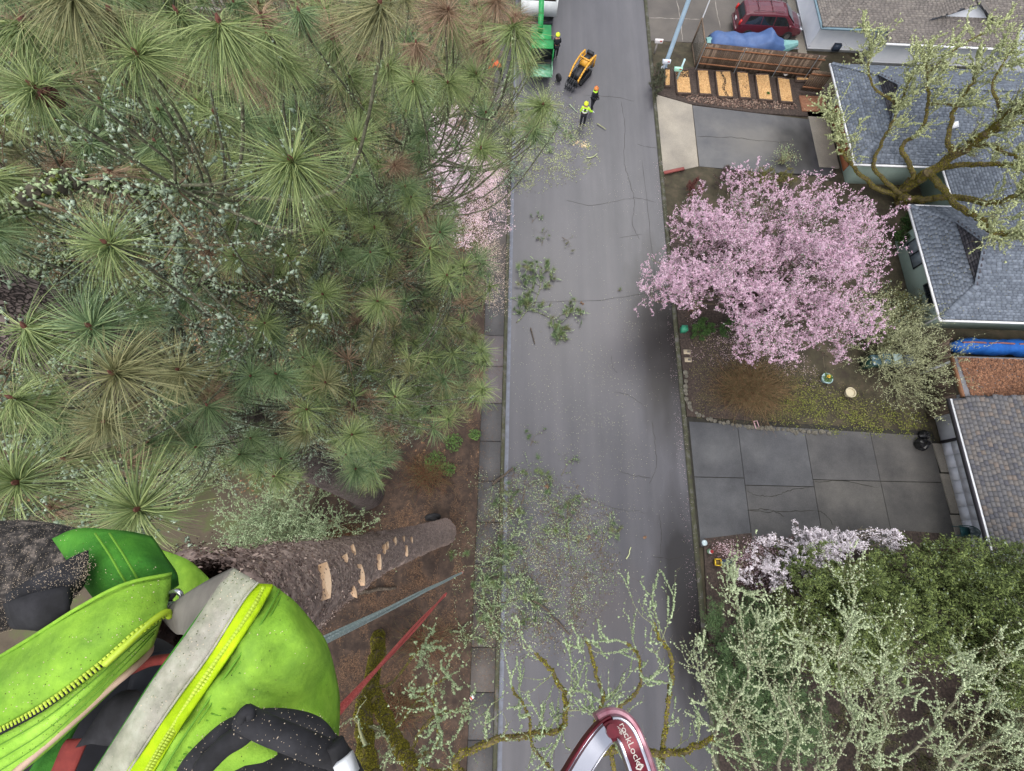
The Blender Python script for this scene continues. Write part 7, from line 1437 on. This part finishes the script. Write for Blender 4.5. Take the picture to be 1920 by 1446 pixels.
# pad and harness
V_, A_ = cloth('shoulder_pad', [[(28, 1112, .60), (36, 1158, .59)], [(80, 1080, .595), (90, 1130, .585)], [(128, 1052, .60), (138, 1108, .59)], [(166, 1036, .61), (162, 1072, .60)]], M_harn, cl, thick=.02)
cloth('shoulder_pad', [[(20, 1128, .585), (30, 1165, .58), (44, 1168, .59)], [(70, 1112, .57), (82, 1160, .565), (100, 1172, .575)], [(132, 1098, .58), (132, 1142, .575), (124, 1150, .585)]], M_harn, cl, thick=.014)
cloth('chest_layer', [[(280, 1225, .66), (330, 1215, .66), (392, 1190, .64)], [(250, 1262, .66), (310, 1262, .65), (365, 1235, .62)], [(240, 1300, .65), (290, 1300, .64), (330, 1285, .60)]], mat('dark_blue_cloth', sr(30, 31, 36), sr(46, 47, 54), scale=20, rough=.9, bump=.003, bscale=120), cl)
cloth('chest_layer', [[(150, 1400, .60), (215, 1310, .60), (260, 1300, .60)], [(185, 1392, .585), (235, 1345, .575), (285, 1315, .57)], [(230, 1392, .58), (262, 1372, .57), (300, 1330, .565)]], M_harn, cl, thick=.01)
cord('red_strap', [(248, 1256, .63), (285, 1240, .62), (325, 1234, .60), (352, 1222, .585)], .006, M_redw, cl); cloth('red_webbing', [[(95, 1450, .60), (130, 1470, .60)], [(118, 1398, .60), (160, 1400, .60)], [(128, 1386, .605), (165, 1384, .605)]], M_redw, cl)
obj('buckle', tube(smooth_path([D(318, 1112, .60), D(330, 1108, .59), (D(340, 1116, .59)), D(334, 1140, .60), D(320, 1146, .61), D(312, 1130, .61), D(318, 1112, .60)], 4), .0028, 8), M_chrome, cl, smooth=True)
obj('buckle_bar', tube([D(314, 1132, .60), D(336, 1132, .595)], .003, 8), M_chrome, cl); cord('drawstring', [(312, 1128, .62), (322, 1120, .60), (332, 1108, .595), (338, 1114, .60)], .003, M_harn, cl)
# black padded harness ring at the bottom
cord('harness_ring', [(335, 1500, .46), (352, 1446, .45), (390, 1402, .445), (435, 1366, .45), (490, 1350, .46), (545, 1351, .475), (588, 1364, .485), (614, 1392, .49), (630, 1432, .50), (636, 1500, .51)], .0095, M_harn, cl, n=14)
cord('harness_strap', [(455, 1345, .43), (500, 1368, .42), (550, 1388, .42), (600, 1408, .43), (640, 1420, .44)], .011, M_harn, cl, n=12)
cord('harness_strap', [(380, 1440, .43), (420, 1400, .43), (455, 1378, .43), (478, 1352, .43)], .009, M_harn, cl, n=12); cord('harness_strap', [(628, 1392, .43), (638, 1420, .43), (634, 1460, .44)], .008, M_harn, cl, n=12)
obj('harness_pad', tube(smooth_path([D(400, 1520, .50), D(450, 1450, .50), D(530, 1420, .51), D(600, 1455, .52), D(640, 1520, .53)], 5), .036, 16), M_harn, cl, smooth=True)
obj('knot', tube(smooth_path([D(452, 1352, .42), D(458, 1336, .415), D(468, 1332, .415), D(470, 1346, .42)], 4), .004, 8), M_harn, cl, smooth=True); obj('white_toggle', obox(D(650, 1440, .42), .012, .016, .02, .5), M_trim, cl)
# ---- carabiner
cb = thing('carabiner', D(1140, 1420, .26), 'dark red carabiner with silver worn inner face and outlined lettering at the bottom edge', 'carabiner')
M_cred = mat('anodised_dark_red', sr(74, 14, 26), sr(104, 24, 40), sr(88, 18, 32), scale=60, rough=.35, metal=.35, bump=.0004, bscale=300)
M_cpink = mat('anodised_magenta', sr(118, 28, 58), sr(142, 48, 80), sr(170, 130, 140), scale=60, rough=.35, metal=.35, lo=.3, hi=.85)
M_csil = mat('worn_aluminium', sr(168, 170, 180), sr(206, 206, 214), scale=10, rough=.22, metal=.9)
pathc = [(1036, 1520, .255), (1072, 1466, .26), (1096, 1426, .265), (1118, 1394, .27), (1138, 1372, .275), (1156, 1366, .277), (1171, 1378, .275), (1185, 1410, .27), (1198, 1448, .266), (1216, 1510, .26)]
Pc_ = smooth_path([D(*p) for p in pathc], 8); T_, U_, W_ = frames(Pc_); k = len(Pc_)
plane_n = np.cross(Pc_[0] - Pc_[k // 2], Pc_[-1] - Pc_[k // 2]); plane_n /= np.linalg.norm(plane_n); vcam = camp - Pc_[k // 2]; plane_n = plane_n if plane_n @ vcam > 0 else -plane_n
def ibeam(off_o, off_i, d0, d1, m, name, i0=0, i1=None, bev=.0012):
    """bar section swept along the bend; off = across in the plane of the bend, d = out of the plane"""
    i1 = i1 or k; V = []; off_o, off_i = off_o * .9, off_i * .9
    for i in range(i0, i1):
        o_ = np.cross(T_[i], plane_n); o_ /= np.linalg.norm(o_)
        for a, b_ in ((off_o, d0 + bev), (off_o, d1 - bev), (off_o - bev * np.sign(off_o - off_i), d1), (off_i + bev * np.sign(off_o - off_i), d1), (off_i, d1 - bev), (off_i, d0 + bev), (off_i + bev * np.sign(off_o - off_i), d0), (off_o - bev * np.sign(off_o - off_i), d0)): V.append(Pc_[i] + o_ * a + plane_n * b_)
    n = i1 - i0; f = [(i * 8 + j, i * 8 + (j + 1) % 8, (i + 1) * 8 + (j + 1) % 8, (i + 1) * 8 + j) for i in range(n - 1) for j in range(8)] + [tuple(range(8))[::-1], tuple(range((n - 1) * 8, n * 8))]
    return obj(name, (np.array(V), f), m, cb, smooth=False)
kk = int(k * .52)
ibeam(.0062, -.0062, -.004, .003, M_cred, 'bar')
ibeam(.0066, .0048, -.0046, .0046, M_csil, 'worn_edge', kk); ibeam(-.0048, -.0066, -.0046, .0046, M_csil, 'worn_edge', kk)
for s_o in (1, -1): pass
out_side = -1 if (np.cross(T_[k - 5], plane_n) @ (D(1300, 1400, .25) - D(1200, 1400, .25))) < 0 else 1
ibeam(out_side * .0066, out_side * .0112, -.010, .0010, M_cpink, 'outer_flange', kk - 6)
ibeam(-.0058 * 1, .0058, .0031, .0052, M_csil, 'worn_face', 0, int(k * .44)); ibeam(out_side * .0060, out_side * .0078, -.004, .0060, M_cred, 'outer_rim', 0, kk)
ob = cb.children
def letters(txt, i_a, i_b, hgt, name):
    cu = bpy.data.curves.new(name, 'FONT'); cu.body = txt; cu.size = hgt; cu.extrude = .00015; cu.align_x = 'CENTER'; cu.align_y = 'CENTER'; cu.fill_mode = 'BOTH'
    tmp = bpy.data.objects.new('tmp', cu); COL.objects.link(tmp); dg = bpy.context.evaluated_depsgraph_get(); me = bpy.data.meshes.new_from_object(tmp.evaluated_get(dg)); bpy.data.objects.remove(tmp)
    me.materials.clear(); me.materials.append(mat('engraved_silver', sr(176, 168, 160), sr(196, 190, 182), rough=.5)); o = link(name, me, cb)
    i = (i_a + i_b) // 2; x = (Pc_[i_b] - Pc_[i_a]); x /= np.linalg.norm(x); z = plane_n - x * (plane_n @ x); z /= np.linalg.norm(z); y = np.cross(z, x)
    o.rotation_mode = 'QUATERNION'; o.rotation_quaternion = Matrix([[x[0], y[0], z[0]], [x[1], y[1], z[1]], [x[2], y[2], z[2]]]).to_quaternion(); o.location = Pc_[i] + plane_n * .0032 - np.array(cb.location); return o
i0_ = int(k * .62); letters('mgo', i0_ - 4, i0_ + 1, .0036, 'lettering'); letters('rockLock', i0_ + 3, i0_ + 12, .0052, 'lettering'); letters('◊', i0_ + 14, i0_ + 20, .007, 'emblem')
obj('gate_pin', tube([Pc_[int(k * .47)] + plane_n * .002, Pc_[int(k * .47)] + plane_n * .0065], .0035, 12), M_cred, cb)

for nm_, pp_, rr_, n_ in (('sawdust', smooth_path([D(*p) for p in [(352, 1446, .45), (390, 1402, .445), (435, 1366, .45), (490, 1350, .46), (545, 1351, .475), (588, 1364, .485), (614, 1392, .49), (630, 1432, .50)]], 16), .0097, 200),
                         ('sawdust', smooth_path([D(*p) for p in [(455, 1345, .43), (500, 1368, .42), (550, 1388, .42), (600, 1408, .43)]], 16), .0113, 90), ('sawdust', smooth_path([D(400, 1520, .50), D(450, 1450, .50), D(530, 1420, .51), D(600, 1455, .52)], 16), .0365, 260)):
    dusting(pp_, np.full(len(pp_), rr_), n_, nm_, cl)
for A__ in (A_, V_):
    pass
gz = np.random.default_rng(31); Ai = A_[gz.integers(0, A_.shape[0], 1500), gz.integers(0, A_.shape[1], 1500)] + gz.normal(0, .004, (1500, 3)); vv = camp - Ai; vv /= np.linalg.norm(vv, axis=1)[:, None]
o = obj('sawdust', tetras(Ai + vv * .0125, gz.uniform(.0002, .0007, 1500)), MATS['pale_sawdust'], cl); o['kind'] = 'stuff'

M_grime = mat('dark_grime', sr(50, 62, 24), sr(96, 110, 44), sr(74, 88, 34), island=True, rough=.9)
for nm_, A in CL_:
    if nm_ not in ('right_flap', 'left_flap', 'shoulder_panel', 'velcro_strip', 'left_facing', 'shoulder_pad'): continue
    n_ = 230; ia = gz.integers(1, A.shape[0] - 1, n_); ib = gz.integers(1, A.shape[1] - 1, n_); base = A[ia, ib] + (A[ia + 1 - 1, ib - 1] - A[ia, ib]) * gz.random((n_, 1)) + (A[ia - 1, ib] - A[ia, ib]) * gz.random((n_, 1)); vv = camp - base; vv /= np.linalg.norm(vv, axis=1)[:, None]
    base = base + vv * .0036; hf = int(n_ * .6)
    for nm2, sl, m_ in (('grime', slice(0, hf), M_grime), ('sawdust', slice(hf, n_), MATS['pale_sawdust'])):
        o = obj(nm2, leaves(base[sl], gz.uniform(.0003, .0009, len(base[sl])), vv[sl], gz, .6), m_, cl); o['kind'] = 'stuff'

for nm_ in ('lime_jacket', 'green_jacket', 'grey_velcro', 'pale_lime_facing', 'bright_yellow_tape'):
    m_ = MATS[nm_]; n = m_.node_tree; b = n.nodes['Principled BSDF']; cur = b.inputs['Base Color'].links[0].from_socket; tc = n.nodes.new('ShaderNodeTexCoord')
    for sc_, lo_, hi_, c_ in ((3.5, .42, .62, (.8, .86, .74)), (55, .34, .7, (.8, .84, .8))):
        z_ = n.nodes.new('ShaderNodeTexNoise'); z_.inputs['Scale'].default_value = sc_ * 2; z_.inputs['Detail'].default_value = 9; n.links.new(tc.outputs['Object'], z_.inputs[0])
        r_ = n.nodes.new('ShaderNodeValToRGB'); r_.color_ramp.elements[0].position = lo_; r_.color_ramp.elements[1].position = hi_; r_.color_ramp.elements[0].color = (*c_, 1); r_.color_ramp.elements[1].color = (1, 1, 1, 1); n.links.new(z_.outputs[0], r_.inputs[0])
        x_ = n.nodes.new('ShaderNodeMix'); x_.data_type = 'RGBA'; x_.blend_type = 'MULTIPLY'; x_.inputs[0].default_value = 1; n.links.new(cur, x_.inputs[6]); n.links.new(r_.outputs[0], x_.inputs[7]); cur = x_.outputs[2]
    n.links.new(cur, b.inputs['Base Color']); b.inputs['Specular IOR Level'].default_value = .15; b.inputs['Roughness'].default_value = .9
    w_ = n.nodes.new('ShaderNodeTexNoise'); w_.inputs['Scale'].default_value = 420; n.links.new(tc.outputs['Object'], w_.inputs[0]); bp2 = n.nodes.new('ShaderNodeBump'); bp2.inputs['Distance'].default_value = .0012; bp2.inputs['Strength'].default_value = .6
    n.links.new(w_.outputs[0], bp2.inputs['Height']); old = b.inputs['Normal'].links[0].from_socket; n.links.new(old, bp2.inputs['Normal']); n.links.new(bp2.outputs[0], b.inputs['Normal'])
